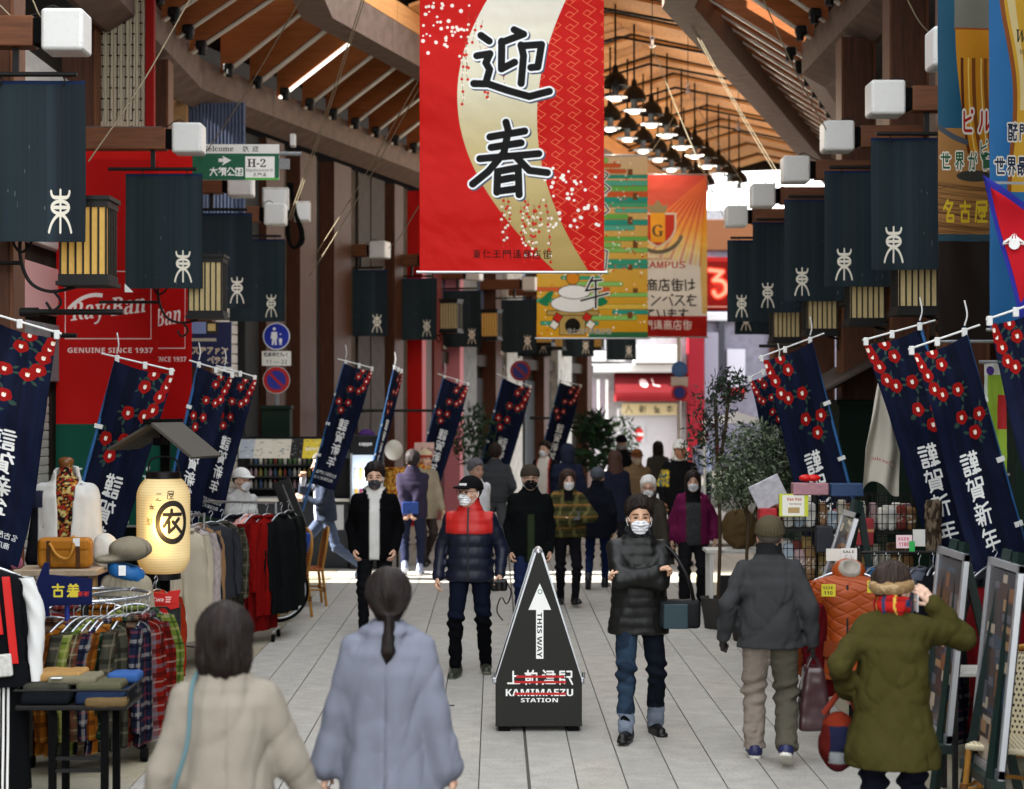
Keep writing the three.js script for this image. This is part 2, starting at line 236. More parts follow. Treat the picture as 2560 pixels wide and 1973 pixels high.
// ---------- buildings along the street ----------
const shutterMat = std('#c9c6bd', 0.5, { map: grime });
function building(label, corners, h, mat, y0 = 0) {    // a plain block from a footprint
  const sh = new THREE.Shape(corners.map(([x, z]) => new THREE.Vector2(x, -z))), g = new THREE.ExtrudeGeometry(sh, { depth: h - y0, bevelEnabled: false }).rotateX(-Math.PI / 2).translate(0, y0, 0); triUV(g, 'x');
  const c = corners[0], t = thing('shop_building', label, 'building', [c[0], 0, c[1]], 'buildings along the arcade'); mesh('wall', g, mat, t, true); return t;
}
const wallDark = std('#37312c', 0.85, { map: grime }), wallPale = std('#b7b2a8', 0.85, { map: grime });
const bL = building('dark fronted shop building behind the red and green banners', [[-4.75, -4], [-4.75, -23.4], [-14, -23.4], [-14, -4]], 13, wallDark);  // unseen height added to block sun; cut short near camera for front light
const bR = building('dark fronted shop building behind the beer posters', [[4.75, -4], [14, -4], [14, -23], [4.75, -23]], 9, wallDark);
const w2 = (l, a) => { const p = W2(l, 0, a); return [p.x, p.z]; };
const bL2 = building('tall building on the crossing corner behind the white tiled pier', [w2(-4.75, 0.35), w2(-4.75, 24.6), w2(-16, 24.6), [-14.5, -25.0], [-5.2, -25.0]], 9.5, wallDark);
const bR2 = building('building beyond the crossing behind the potted trees', [w2(4.75, 2.6), w2(14, 2.6), w2(14, 16), w2(4.75, 16)], 8, wallPale);
{ // near left front: fascia, shutters, panels between the posts
  const part = (n, g, m, b = bL) => mesh(n, g, m, b, true);
  for (let i = 0; i < 26; i++) part('shutter_slat', rbox(0.04, 0.085, 2.2, 0.012, -4.72, 0.1 + i * 0.09, -17.9, 1), shutterMat);
  part('fascia', wbox(0.12, 0.6, 6.2, -4.7, 2.85, -19.9), M.grey); part('sign_panel', rbox(0.08, 0.5, 3.5, 0.02, -4.69, 3.5, -18.6), std('#d9a7a4', 0.6)); part('upper_panel', rbox(0.1, 1.9, 6, 0.02, -4.7, 4.9, -19.6), M.offwhite);
  part('corner_duct', [tube([V(-4.62, 6.3, -22.9), V(-4.62, 5.75, -22.9), V(-4.6, 5.6, -22.85), V(-4.5, 5.55, -22.75), V(-4.3, 5.55, -22.7)], 0.09, 24, 12)], M.alu);
  for (let i = 0; i < 3; i++) part('wall_panel', rbox(0.06, 2.4, 0.34, 0.01, -4.66, 4.7, -16.6 - i * 0.4), M.offwhite);
  // near right front
  for (let i = 0; i < 5; i++) { part('shop_post', wbox(0.14, 3.1, 0.16, 4.66, 1.55, -15.2 - i * 1.7), M.postWood, bR); part('shop_window', box(0.03, 2.2, 1.3, 4.73, 1.5, -16.05 - i * 1.7), phys('#1b2022', 0.08, { metalness: 0.1 }), bR); }
  for (let i = 0; i < 12; i++) part('vertical_board', wbox(0.05, 3.0, 0.62, 4.7, 4.75, -15.4 - i * 0.64, i * 0.31), M.postWood, bR);
  part('fascia', wbox(0.18, 0.25, 8, 4.66, 3.15, -19), M.taupeDark, bR);
  // awning that reaches over the near right shops
  const aw = thing('shop_awning', 'dark brown sloping shop awning beside the camellia flags', 'awning', [4.6, 3, -21]); mesh('canopy', cloth(6, 4, (u, v) => V(4.65 - v * 1.15, 3.02 - v * 0.62, -19.6 - u * 2.2), 0.05), M.taupeDark, aw, true); mesh('front_rail', bar(V(3.5, 2.38, -19.6), V(3.5, 2.38, -21.8), 0.035), M.offwhite, aw, true);
}
{ // front of the building beyond the crossing: posts, piers, panels, shop openings (each a part)
  const part = (n, g, m, b = bL2) => mesh(n, g, m, b, true), rot = (g) => g.rotateY(-TH);
  const slab2 = (n, a, w, y0, y1, m, out = 0.1, b = bL2, side = -1) => { const c = W2(side * (4.75 - out / 2 + 0.01), 0, a); return part(n, triUV(rbox(out, y1 - y0, w, 0.008, 0, 0, 0, 1), 'y').rotateY(-TH).translate(c.x, (y0 + y1) / 2, c.z), m, b); };
  const tilem = std('#dedbd2', 0.4), tiles = [];
  slab2('tile_pier', 1.1, 1.3, 0, 6.4, std('#8e8a82', 0.9), 0.2);
  for (let j = 0; j < 44; j++) for (let i = 0; i < 4; i++) slab2('wall_tile', 0.62 + i * 0.325 + (j % 2) * 0.0, 0.305, 0.03 + j * 0.145, 0.16 + j * 0.145, tilem, 0.225);
  const stone = std('#574d43', 0.8, { map: grime }); const spec = [[2.1, 0.5, M.darkgrey, 0.3], [2.75, 0.7, M.postWood, 0.4], [3.5, 0.3, stone, 0.2], [4.2, 0.7, M.postWood, 0.35], [4.9, 0.5, M.darkgrey, 0.15], [5.6, 0.8, M.postWood, 0.4], [6.3, 0.3, stone, 0.3], [6.9, 0.6, M.taupeDark, 0.3], [9.6, 0.24, M.red, 0.5], [7.6, 0.7, M.taupeDark, 0.3], [8.6, 0.5, M.postWood, 0.35], [9.1, 0.2, stone, 0.3], [10.2, 0.6, M.postWood, 0.35], [11.2, 0.5, std('#6b2a22', 0.7), 0.25], [12.3, 0.25, std('#d88a94', 0.6), 0.4], [13.4, 1.2, M.grey, 0.2], [15.2, 0.5, M.postWood, 0.35], [17, 1.3, M.offwhite, 0.2], [19.5, 0.5, M.postWood, 0.3], [21.5, 1.4, M.offwhite, 0.25], [24, 0.5, M.postWood, 0.3]];
  for (const [a, w, m, o] of spec) slab2(m === M.postWood ? 'timber_post' : m === M.red ? 'red_post' : 'pilaster', a, w, 0, 6.4, m, o);
  for (let i = 0; i < 9; i++) slab2('shop_opening', 3.1 + i * 2.3, 1.6, 0.05, 2.9, phys('#5a6064', 0.12, { metalness: 0.0 }), 0.06);
  for (let i = 0; i < 4; i++) slab2('upper_window', 12.5 + i * 2.6, 1.3, 4.1, 5.6, phys('#5c6c86', 0.15, { metalness: 0.2 }), 0.08);
  slab2('lintel', 13, 24, 3.15, 3.4, M.taupeDark, 0.16);
  // upper part left of the crossing: beige wall and blue corrugated sheet
  part('upper_wall', box(1.2, 2.2, 0.2, -4.85, 6.1, -24.85), std('#c69a6a', 0.75, { map: grime }));
  for (let i = 0; i < 16; i++) part('corrugated_rib', cyl(0.028, 1.6, -4.24 + i * 0.05, 5.7, -25.05 + i * 0.006, 6), std('#56627c', 0.5));
  // right building beyond the crossing
  for (const [a, w, m, o] of [[3.2, 0.5, M.postWood, 0.3], [5, 0.5, M.red, 0.3], [7, 1.6, M.grey, 0.15], [9, 0.5, M.postWood, 0.3], [12, 1.4, M.offwhite, 0.15], [15, 0.5, M.postWood, 0.3], [15.6, 0.5, M.grey, 0.15]]) slab2(m === M.postWood ? 'timber_post' : 'pilaster', a, w, 0, 6.4, m, o, bR2, 1);
}
// posts that carry the bracket lamps
const postG = 'timber posts along the arcade';
function post(x, d, label, w = 0.4, base = true, h = 6.5) {
  const t = thing('timber_post', label, 'post', [x, 0, -d], postG);
  mesh('shaft', wbox(w, h, 0.32, 0, h / 2, 0, d), M.postWood, t); mesh('edge_trim', [wbox(0.03, h, 0.34, -w / 2 - 0.013, h / 2, 0), wbox(0.03, h, 0.34, w / 2 + 0.013, h / 2, 0)], M.wood, t);
  if (base) mesh('base_box', [rbox(w + 0.16, 2.3, 0.5, 0.015, 0, 1.15, 0.03, 1), rbox(w + 0.22, 0.07, 0.56, 0.015, 0, 2.33, 0.03, 1)], M.green, t);
  return t;
}
const LB = [12.86, 18, 21.7, 25.1], RB = [13.4, 15.6, 17.8, 20.3, 22.8, 25.3];
['brown timber post behind the noren at the picture wall by the glass eave', 'brown timber post beside the cream louvred panel', 'brown timber post behind the green H-2 sign', 'brown timber post on the crossing corner beside the road signs'].forEach((l, i) => post([-3.81, -4.63, -4.22, -4.22][i], LB[i] + [0.75, 1.9, 0.3, 0.3][i], ['brown timber post behind the folded table and track jacket', l, l, l][i], i === 0 ? 0.38 : 0.46, i > 0));
['behind the blue beer poster', 'behind the brown beer poster', 'behind the pair of leaning camellia flags', 'behind the white apron', 'behind the potted olive trees', 'at the far end of the row by the crossing'].forEach((l, i) => post(4.14, RB[i] + 0.3, 'brown timber post with green base ' + l, 0.34, true, i > 3 ? 4.9 : 6.5));
{ // cream louvred panel with strings of small lamps
  const t = thing('louvre_panel', 'cream louvred panel hung with strings of dark fairy lights', 'panel', [-4.15, 5.4, -20]);
  for (let i = 0; i < 15; i++) mesh('louvre', rbox(0.03, 2.2, 0.03, 0.006, -0.245 + i * 0.035, 1.05, 0, 1), M.cream, t);
  mesh('side_frame', [wbox(0.07, 2.3, 0.1, -0.3, 1.05, 0), wbox(0.1, 2.3, 0.1, 0.32, 1.05, 0), wbox(0.7, 0.06, 0.12, 0, -0.06, 0)], M.redDark, t);
  for (let c = 0; c < 6; c++) { const g = []; for (let j = 0; j < 18; j++) { const x = -0.21 + c * 0.085, y = 0.06 + j * 0.12; g.push(sph(0.012, x + rnd(-0.012, 0.012), y, 0.035, 1.6, 0.7, 1, 6), bar(V(x, y, 0.03), V(x + 0.004, y + 0.12, 0.03), 0.004, 4)); } mesh('light_string', g, M.blackMatte, t); }
}
// ---------- bracket lamps, norens, lattice lanterns ----------
const cubeMat = std('#e4e4e0', 0.35, { map: noiseTex(128, 128, (u, v) => 0.99 - (tile2(u, v, 30, 30, 5) > 0.27 ? 0.45 : 0) - 0.06 * Math.abs(tile2(u, v, 4, 4, 9)), true) });
const cubeMatOn = std('#eeeeea', 0.4);
function east(x, cx, cy, w, h, col) {                  // the seal-script crest on the norens
  x.save(); x.translate(cx, cy); x.scale(w, h); x.strokeStyle = col; x.lineCap = x.lineJoin = 'round'; x.lineWidth = 0.088;
  const L = (...p) => { x.beginPath(); x.moveTo(p[0], p[1]); for (let i = 2; i < p.length; i += 2) x.lineTo(p[i], p[i + 1]); x.stroke(); };
  L(0, -0.5, 0, 0.48); x.beginPath(); x.moveTo(-0.38, -0.47); x.quadraticCurveTo(-0.36, -0.33, -0.2, -0.33); x.lineTo(0.2, -0.33); x.quadraticCurveTo(0.36, -0.33, 0.38, -0.47); x.stroke();
  x.beginPath(); x.ellipse(0, -0.1, 0.36, 0.145, 0, 0, 7); x.stroke(); L(-0.36, -0.1, 0.36, -0.1);
  x.beginPath(); x.moveTo(0, 0.06); x.quadraticCurveTo(-0.33, 0.12, -0.46, 0.48); x.moveTo(0, 0.06); x.quadraticCurveTo(0.33, 0.12, 0.46, 0.48); x.stroke(); x.restore();
}
const norenTex = (u0, sd) => canvasTex(384, 560, (x, w, h) => {
  seed = sd; x.fillStyle = '#2a3336'; x.fillRect(0, 0, w, h);
  for (let i = 0; i < 70; i++) { x.fillStyle = `rgba(${pick(['20,30,40', '44,60,68', '58,74,84', '18,26,32'])},${rnd(0.03, 0.12)})`; x.fillRect(rnd(w), 0, rnd(4, 50), h); }
  for (let i = 0; i < 6; i++) { x.fillStyle = `rgba(215,220,222,${rnd(0.2, 0.6)})`; x.fillRect(rnd(0.2, 0.95) * w, rnd(0.3, 0.95) * h, rnd(1, 2.5), rnd(6, 26)); }
  x.fillStyle = '#1d2b4a'; x.fillRect(0, 0, w, 12); east(x, u0 * w, h * 0.81, w * 0.22, h * 0.265, '#e6e0cf');
}, { repeat: false });
const norenMats = { L: [norenTex(0.76, 5), norenTex(0.75, 99)].map((t) => printed(t, 0.85, { bumpMap: fabricH, bumpScale: 0.0006 })), R: [norenTex(0.25, 17), norenTex(0.26, 43)].map((t) => printed(t, 0.85)) };
const warm = std('#d9c18a', 0.6, { emissive: new THREE.Color('#c99a4a'), emissiveIntensity: 0.1 });
const paper = noiseTex(128, 128, (u, v) => { const n = 0.5 + tile2(u, v, 14, 14, 3); return [0.88 + 0.1 * n, 0.83 + 0.1 * n, 0.68 + 0.12 * n]; }, true);
const lanternPane = std('#c4bba2', 0.7, { map: paper, emissive: new THREE.Color('#c9b080'), emissiveIntensity: 0.012 }), lanternPaneLit = std('#cdb174', 0.7, { map: paper, emissive: new THREE.Color('#d99c48'), emissiveIntensity: 0.03 });
const G_BR = 'bracket beams with white cube lamps', G_NO = 'dark blue norens with a white crest', G_LA = 'black lattice lanterns on iron brackets';
function bracket(side, p, armTo, turn, label, H0) {     // p: centre of the cube lamp; the beam runs outwards
  const t = thing('bracket_lamp', label, 'lamp', p, G_BR, turn), s = side;
  mesh('cube_lamp', rbox(0.3, 0.3, 0.3, 0.03, 0, 0, 0, 3), cubeMat, t);
  mesh('end_cap', rbox(0.07, 0.19, 0.16, 0.01, s * 0.185, 0, 0), M.blackMatte, t);
  mesh('beam', wbox(armTo, 0.22, 0.17, s * (0.22 + armTo / 2), 0, 0, p.z), M.wood, t);
  mesh('drop', box(0.045, 0.2, 0.03, s * 0.36, -0.21, 0), M.iron, t);
  mesh('hanging_rod', bar(V(s * (H0 ?? -0.08), -0.3, 0.02), V(s * 0.8, -0.3, 0.02), 0.018), M.iron, t);
  mesh('light_cord', tube([V(0.02 * s, 0.15, 0), V(s * 0.09, 0.19, 0.03), V(s * 0.2, 0.13, 0.04), V(s * 0.26, 0.11, 0.05)], 0.006, 12, 5), M.iron, t);
}
function noren(side, p, turn, k, label) {               // p: top inner corner
  const s = side, w = 0.77, h = 1.15, A = rnd(0.014, 0.034), ph = rnd(6), t = thing('noren', label, 'banner', p, G_NO, turn);
  mesh('cloth', cloth(14, 16, (u, v) => V((s < 0 ? -w + u * w : u * w), -v * h, A * Math.sin(u * 7 + ph) * (0.3 + v) + 0.012 * Math.sin(v * 5 + u * 3 + ph)), 0.004), norenMats[s < 0 ? 'L' : 'R'][k % 2], t);
  for (const f of [0.2, 0.78]) mesh('hook', tube([V(s * w * f, 0.03, 0.02), V(s * w * f + 0.012, 0.0, 0.02), V(s * w * f, -0.035, 0.02)], 0.006, 8, 5), M.iron, t);
  mesh('corner_patch', new THREE.ExtrudeGeometry(new THREE.Shape([new THREE.Vector2(0, 0), new THREE.Vector2(s * 0.085, 0), new THREE.Vector2(s * 0.085, 0.085)].reverse()), { depth: 0.004, bevelEnabled: false }).translate(s * (w - 0.085), -h + 0.002 - 0.04, 0.016), M.white, t);
}
function lantern(p, turn, lit, label, side) {            // p: centre
  const t = thing('lattice_lantern', label, 'lantern', p, G_LA, turn), pm = lit ? lanternPaneLit : lanternPane;
  mesh('shade', box(0.33, 0.56, 0.33), pm, t);
  for (let i = 0; i < 7; i++) for (const z of [-1, 1]) mesh('lattice_bar', box(0.013, 0.62, 0.012, -0.165 + i * 0.055, 0, z * 0.172), M.iron, t);
  for (let i = 1; i < 6; i++) for (const z of [-1, 1]) mesh('lattice_bar', box(0.012, 0.62, 0.013, z * 0.172, 0, -0.165 + i * 0.055), M.iron, t);
  for (const y of [-0.31, 0.31]) mesh('frame', [box(0.39, 0.03, 0.39, 0, y, 0), box(0.36, 0.07, 0.36, 0, y * 0.9, 0)], M.iron, t);
  const q = (a) => a.map(([x, y]) => V(side * x, y, 0));
  mesh('scroll_bracket', [tube(q([[0.1, -0.33], [0.28, -0.36], [0.42, -0.3], [0.5, -0.1], [0.47, 0.15], [0.36, 0.3], [0.4, 0.38], [0.5, 0.3]]), 0.014, 40, 6), tube(q([[0.47, 0.1], [0.55, 0.02], [0.5, -0.07], [0.42, -0.02], [0.44, 0.06]]), 0.011, 24, 5), tube(q([[0.26, -0.35], [0.2, -0.44], [0.26, -0.5], [0.31, -0.44]]), 0.011, 16, 5), bar(V(side * 0.5, -0.15, 0), V(side * 1.1, -0.15, 0), 0.016)], M.iron, t);
}
const norenBy = ['beside the frame edge by the black scroll bracket', 'in front of the red banner', 'under the green H-2 sign', 'above the round blue pedestrian sign'];
LB.forEach((d, i) => { const c = V(-3.06, 4.96, -d); bracket(-1, c, i === 0 ? 0.55 : 0.95, 0, 'timber bracket with white cube lamp ' + ['above the largest noren by the louvred panel', 'above the red banner', 'just below the green H-2 sign', 'beside the grey meter boxes'][i]); noren(-1, V(-2.93, 4.62, -d - 0.02), 0, i, 'dark blue noren with white crest ' + ['hanging over the black scroll bracket', ...norenBy.slice(1)][i]); });
const rl = ['behind the brown beer poster', 'against the edge of the brown beer poster', 'second in from the brown beer poster', 'third in from the brown beer poster', 'fourth in from the brown beer poster', 'hanging next to the red lit shop sign'];
RB.forEach((d, i) => { const c = V(3.39, 4.96, -d); bracket(1, c, 0.62, 0, 'timber bracket with white cube lamp ' + rl[i]); if (i) noren(1, V(3.27, 4.63, -d - 0.02), 0, i, 'dark blue noren with white crest ' + rl[i]); });
// lanterns of the near part
lantern(Q(190, 518, 13.25), 0, true, 'lattice lantern with gold paper panes in front of the red banner', -1);
lantern(V(-2.92, 3.5, -18.3), 0, false, 'lattice lantern below the noren in front of the red banner', -1);
[[15.95, 'under the noren beside the brown beer poster'], [18.1, 'under the second noren from the brown beer poster'], [20.6, 'under the third noren from the brown beer poster'], [23.1, 'under the fourth noren from the brown beer poster']].forEach(([d, l]) => lantern(V(3.72, 3.42, -d), 0, false, 'lattice lantern ' + l, 1));
// the row on the left beyond the crossing
const farN = [[779, 717, 144, 'behind the no-parking sign and white tiled pier'], [888, 725, 134, 'second beyond the white tiled pier'], [985, 740, 123, 'third beyond the white tiled pier'], [1106, 752, 115, 'fourth beyond the white tiled pier'], [1140, 760, 110, 'beside the green new year banner'], [1232, 760, 105, 'half hidden below the green new year banner'], [1325, 768, 97, 'below the green banner by the white sunlit wall']];
farN.forEach(([x, y, sc, l], i) => { const d = K / sc, p = Q(x, y, d), w = 0.77, c = -TH * 0.4; noren(-1, V(p.x + w / 2, p.y + 1.15, p.z), c, i, 'dark blue noren with white crest ' + l);
  bracket(-1, V(p.x + w / 2 - 0.13, p.y + 1.15 + 0.34, p.z), 1.6, -TH, 'far cube lamp bracket above the noren ' + l);
  if (i < 6) lantern(V(p.x + [-0.95, 0.62, 0.6, 0.62, 0.55, 0.5][i], p.y + 0.5, p.z - 1.2), -TH, i > 1, 'far lattice lantern near the noren ' + l, -1); });
{ const d = K / 148, p = Q(1606, 713, d); noren(1, V(p.x - 0.3, p.y + 1.15, p.z), 0.1, 0, 'dark blue noren with white crest half behind another by the red lit sign'); }
// iron arms that hold the flag poles
{ const arm = (x0, x1, y, d, l) => one('iron_arm', l, 'bracket', [bar(Q(x0, y, d), Q(x1, y, d), 0.022), bar(Q(x0, y, d), Q(x0 + (x1 - x0) * 0.18, y, d), 0.034)], M.iron, 'iron arms for the flag poles');
  arm(45, 263, 666, 13.4, 'black iron arm over the red banner lettering'); arm(112, 165, 716, 16, 'short black iron arm beside the red banner edge'); arm(2030, 1792, 690 - 40, 18.2, 'black iron arm above the paired camellia flags'); arm(1950, 1805, 667, 20, 'black iron arm with coiled rope'); arm(2184, 2095, 718, 15, 'black iron arm under the brown beer poster');
  arm(730, 990, 876, 30, 'thin black iron arm before the red post'); arm(1130, 1240, 892, 36, 'thin black iron arm behind the far flags'); arm(1700, 1620, 738, 24, 'black iron arm at the far right flag'); }

// ---------- hanging banners ----------
const redTex = canvasTex(768, 1257, (x, w, h) => {     // the lower 89 percent of the photograph's crop starts 0.107 below the top
  const X = (u) => (u - 22) / 1125 * w, Y = (v) => (v + 200) / 1850 * h;
  x.fillStyle = '#c31510'; x.fillRect(0, 0, w, h);
  const gold = x.createLinearGradient(0, Y(0), 0, Y(1650)); gold.addColorStop(0, '#e9e4d6'); gold.addColorStop(0.32, '#dfd9bd'); gold.addColorStop(0.55, '#c9b884'); gold.addColorStop(1, '#a98f52');
  x.save(); x.beginPath(); x.moveTo(X(560), 0); x.bezierCurveTo(X(90), Y(420), X(130), Y(1000), X(860), Y(1660)); x.lineTo(X(1060), Y(1660)); x.bezierCurveTo(X(760), Y(1200), X(540), Y(620), X(1010), 0); x.closePath(); x.fillStyle = gold; x.fill(); x.restore();
  x.save(); x.beginPath(); x.moveTo(X(1010), 0); x.bezierCurveTo(X(540), Y(620), X(760), Y(1200), X(1060), Y(1660)); x.lineTo(w, h); x.lineTo(w, 0); x.closePath(); x.clip();
  x.strokeStyle = '#e8764f'; x.lineWidth = 2.6; x.translate(w * 0.8, h * 0.4); x.rotate(0.55); x.transform(1, 0, -0.35, 1, 0, 0);
  const u = 22; for (let i = -12; i < 14; i++) for (let j = -26; j < 26; j++) { const ox = i * u * 4 + (j % 2) * u * 2, oy = j * u * 2; x.beginPath(); x.moveTo(ox, oy); x.lineTo(ox + u * 3, oy); x.lineTo(ox + u * 3, oy + u); x.lineTo(ox + u * 2, oy + u); x.lineTo(ox + u * 2, oy + u * 2); x.moveTo(ox + u, oy); x.lineTo(ox + u, oy - u); x.lineTo(ox, oy - u); x.stroke(); }
  x.restore(); seed = 77;
  const ball = (px, py, r, c) => { x.fillStyle = c; x.beginPath(); x.arc(px, py, r, 0, 7); x.fill(); };
  for (let i = 0; i < 44; i++) ball(X(rnd(40, 330)), Y(rnd(10, 400) * (0.6 + 0.4 * rnd())), rnd(4, 9), '#f4e6dc'); for (let i = 0; i < 46; i++) ball(X(rnd(760, 1120)), Y(rnd(1000, 1400)), rnd(5, 9), '#f6ece2');
  for (let s = 0; s < 26; s++) { let px = X(s < 12 ? rnd(280, 560) : rnd(520, 830)), py = Y(s < 12 ? rnd(40, 300) : rnd(1180, 1250)); const n = Math.floor(rnd(5, 10)); for (let k = 0; k < n; k++) { const nx = px + rnd(-8, 9), ny = py + 26; x.strokeStyle = '#7a5a3a'; x.lineWidth = 1.6; x.beginPath(); x.moveTo(px, py); x.lineTo(nx, ny); x.stroke(); ball(nx, ny, 6, k % 2 ? '#f3ead9' : '#d0231c'); px = nx; py = ny; } }
  const st = [[[395, 205], [445, 240]], [[370, 332], [450, 318], [425, 375], [448, 415], [425, 500]], [[352, 503], [440, 505], [560, 545], [690, 580], [812, 548]], [[598, 168], [655, 195], [520, 248]], [[522, 240], [520, 412], [600, 370]], [[640, 262], [655, 330], [640, 500]], [[640, 268], [765, 258], [742, 398], [700, 402]],
    [[450, 828], [662, 790]], [[458, 892], [640, 862]], [[388, 962], [748, 928]], [[548, 738], [562, 790], [535, 925], [440, 1040], [345, 1118]], [[605, 945], [690, 1032], [800, 1046]], [[497, 1040], [492, 1168]], [[500, 1040], [622, 1016], [628, 1182]], [[512, 1092], [590, 1078]], [[500, 1162], [615, 1146]]];
  for (const [lw, c, dx, dy] of [[46, '#4a5568', 6, 6], [46, '#f2f4f6', 0, 0], [30, '#0d0d0c', 0, 0]]) { x.strokeStyle = c; x.lineWidth = lw; x.lineCap = x.lineJoin = 'round'; for (const s of st) { x.beginPath(); s.forEach(([a, b], i) => (i ? x.lineTo(X(a) + dx, Y(b) + dy) : x.moveTo(X(a) + dx, Y(b) + dy))); x.stroke(); } }
  jp(x, '東仁王門通商店街', X(345), Y(1520), 37, { color: '#2a0c08', w: 1.5, gap: 1.13 });
}, { repeat: false });
const greenTex = canvasTex(512, 838, (x, w, h) => {
  const g = x.createLinearGradient(0, 0, 0, h); g.addColorStop(0, '#e8c79a'); g.addColorStop(0.5, '#e4b553'); g.addColorStop(1, '#d79a16'); x.fillStyle = g; x.fillRect(0, 0, w, h); seed = 31;
  const pill = (px, py, L, t, c) => { x.fillStyle = c; x.beginPath(); x.roundRect(px, py, L, t, t / 2); x.fill(); x.strokeStyle = '#6f6a33'; x.lineWidth = 1.6; x.stroke(); };
  for (let i = 0; i < 30; i++) { const t = rnd(16, 26), L = rnd(170, 380); pill(rnd() < 0.5 ? w - L + rnd(30) : rnd(-30, w * 0.5), 8 + i * 26, L, t, pick(['#4fae7a', '#6fbb52', '#2f9d86', '#8cc764', '#3aa07a', '#d9602f', '#e6c04a', '#5cb89a'])); }
  for (let i = 0; i < 7; i++) { x.fillStyle = '#7a4a22'; x.fillRect(w * 0.82 + (i % 2) * 24, 60 + i * 110, 22, rnd(20, 40)); }
  for (let i = 0; i < 260; i++) { x.fillStyle = i % 3 ? '#fbf1df' : '#d9402a'; x.beginPath(); x.arc(rnd(w), rnd(h), rnd(2.5, 5), 0, 7); x.fill(); }
  // stacked rice cakes with an orange on a stand
  x.lineWidth = 3; x.strokeStyle = '#3a2c12'; const el = (a, b, rx, ry, c) => { x.fillStyle = c; x.beginPath(); x.ellipse(a, b, rx, ry, 0, 0, 7); x.fill(); x.stroke(); };
  for (const sx of [1, -1]) for (let k = 0; k < 5; k++) { x.fillStyle = '#1f7d4e'; x.beginPath(); x.ellipse(168 + sx * (112 + k * 6), 640 + k * 10, 26, 10, sx * (0.6 - k * 0.25), 0, 7); x.fill(); }
  x.fillStyle = '#b99a56'; x.fillRect(46, 714, 240, 22); x.strokeRect(46, 714, 240, 22); x.fillRect(104, 736, 120, 90); x.strokeRect(104, 736, 120, 90); el(165, 784, 34, 34, '#15110c');
  el(168, 682, 104, 40, '#f4f1ea'); el(172, 628, 74, 32, '#f6f3ec'); el(166, 566, 30, 28, '#e08a22');
  for (const [a, b, c] of [[96, 746, '#cf2a1e'], [232, 744, '#cf2a1e'], [80, 780, '#f1ece0'], [248, 778, '#f1ece0']]) { x.fillStyle = c; x.save(); x.translate(a, b); x.rotate(0.6); x.fillRect(-17, -17, 34, 34); x.strokeRect(-17, -17, 34, 34); x.restore(); }
  const brush = (pts, lw) => { for (const [l, c] of [[lw + 9, '#fbf8f0'], [lw, '#15130f']]) { x.strokeStyle = c; x.lineWidth = l; x.lineCap = x.lineJoin = 'round'; for (const s of pts) { x.beginPath(); s.forEach(([a, b], i) => (i ? x.lineTo(a, b) : x.moveTo(a, b))); x.stroke(); } } };
  brush([[[258, 560], [226, 622]], [[246, 578], [300, 572]], [[226, 622], [262, 616], [296, 612]], [[204, 668], [330, 634]], [[272, 578], [272, 700]]], 9);
  brush([[[290, 60], [330, 84], [300, 120], [340, 150], [304, 180]], [[312, 220], [332, 250], [310, 268]], [[300, 430], [326, 440], [318, 520], [292, 548]], [[250, 300], [270, 400], [240, 450]]], 6);
  x.fillStyle = '#2e6a3e'; x.fillRect(240, h - 26, 272, 26); jp(x, '東仁王門通商店街', 140, h - 40, 24, { color: '#fbf7ea', w: 3 }); jp(x, '東仁王門通商店街', 140, h - 40, 24, { color: '#1a140c', w: 1.3 });
}, { repeat: false });
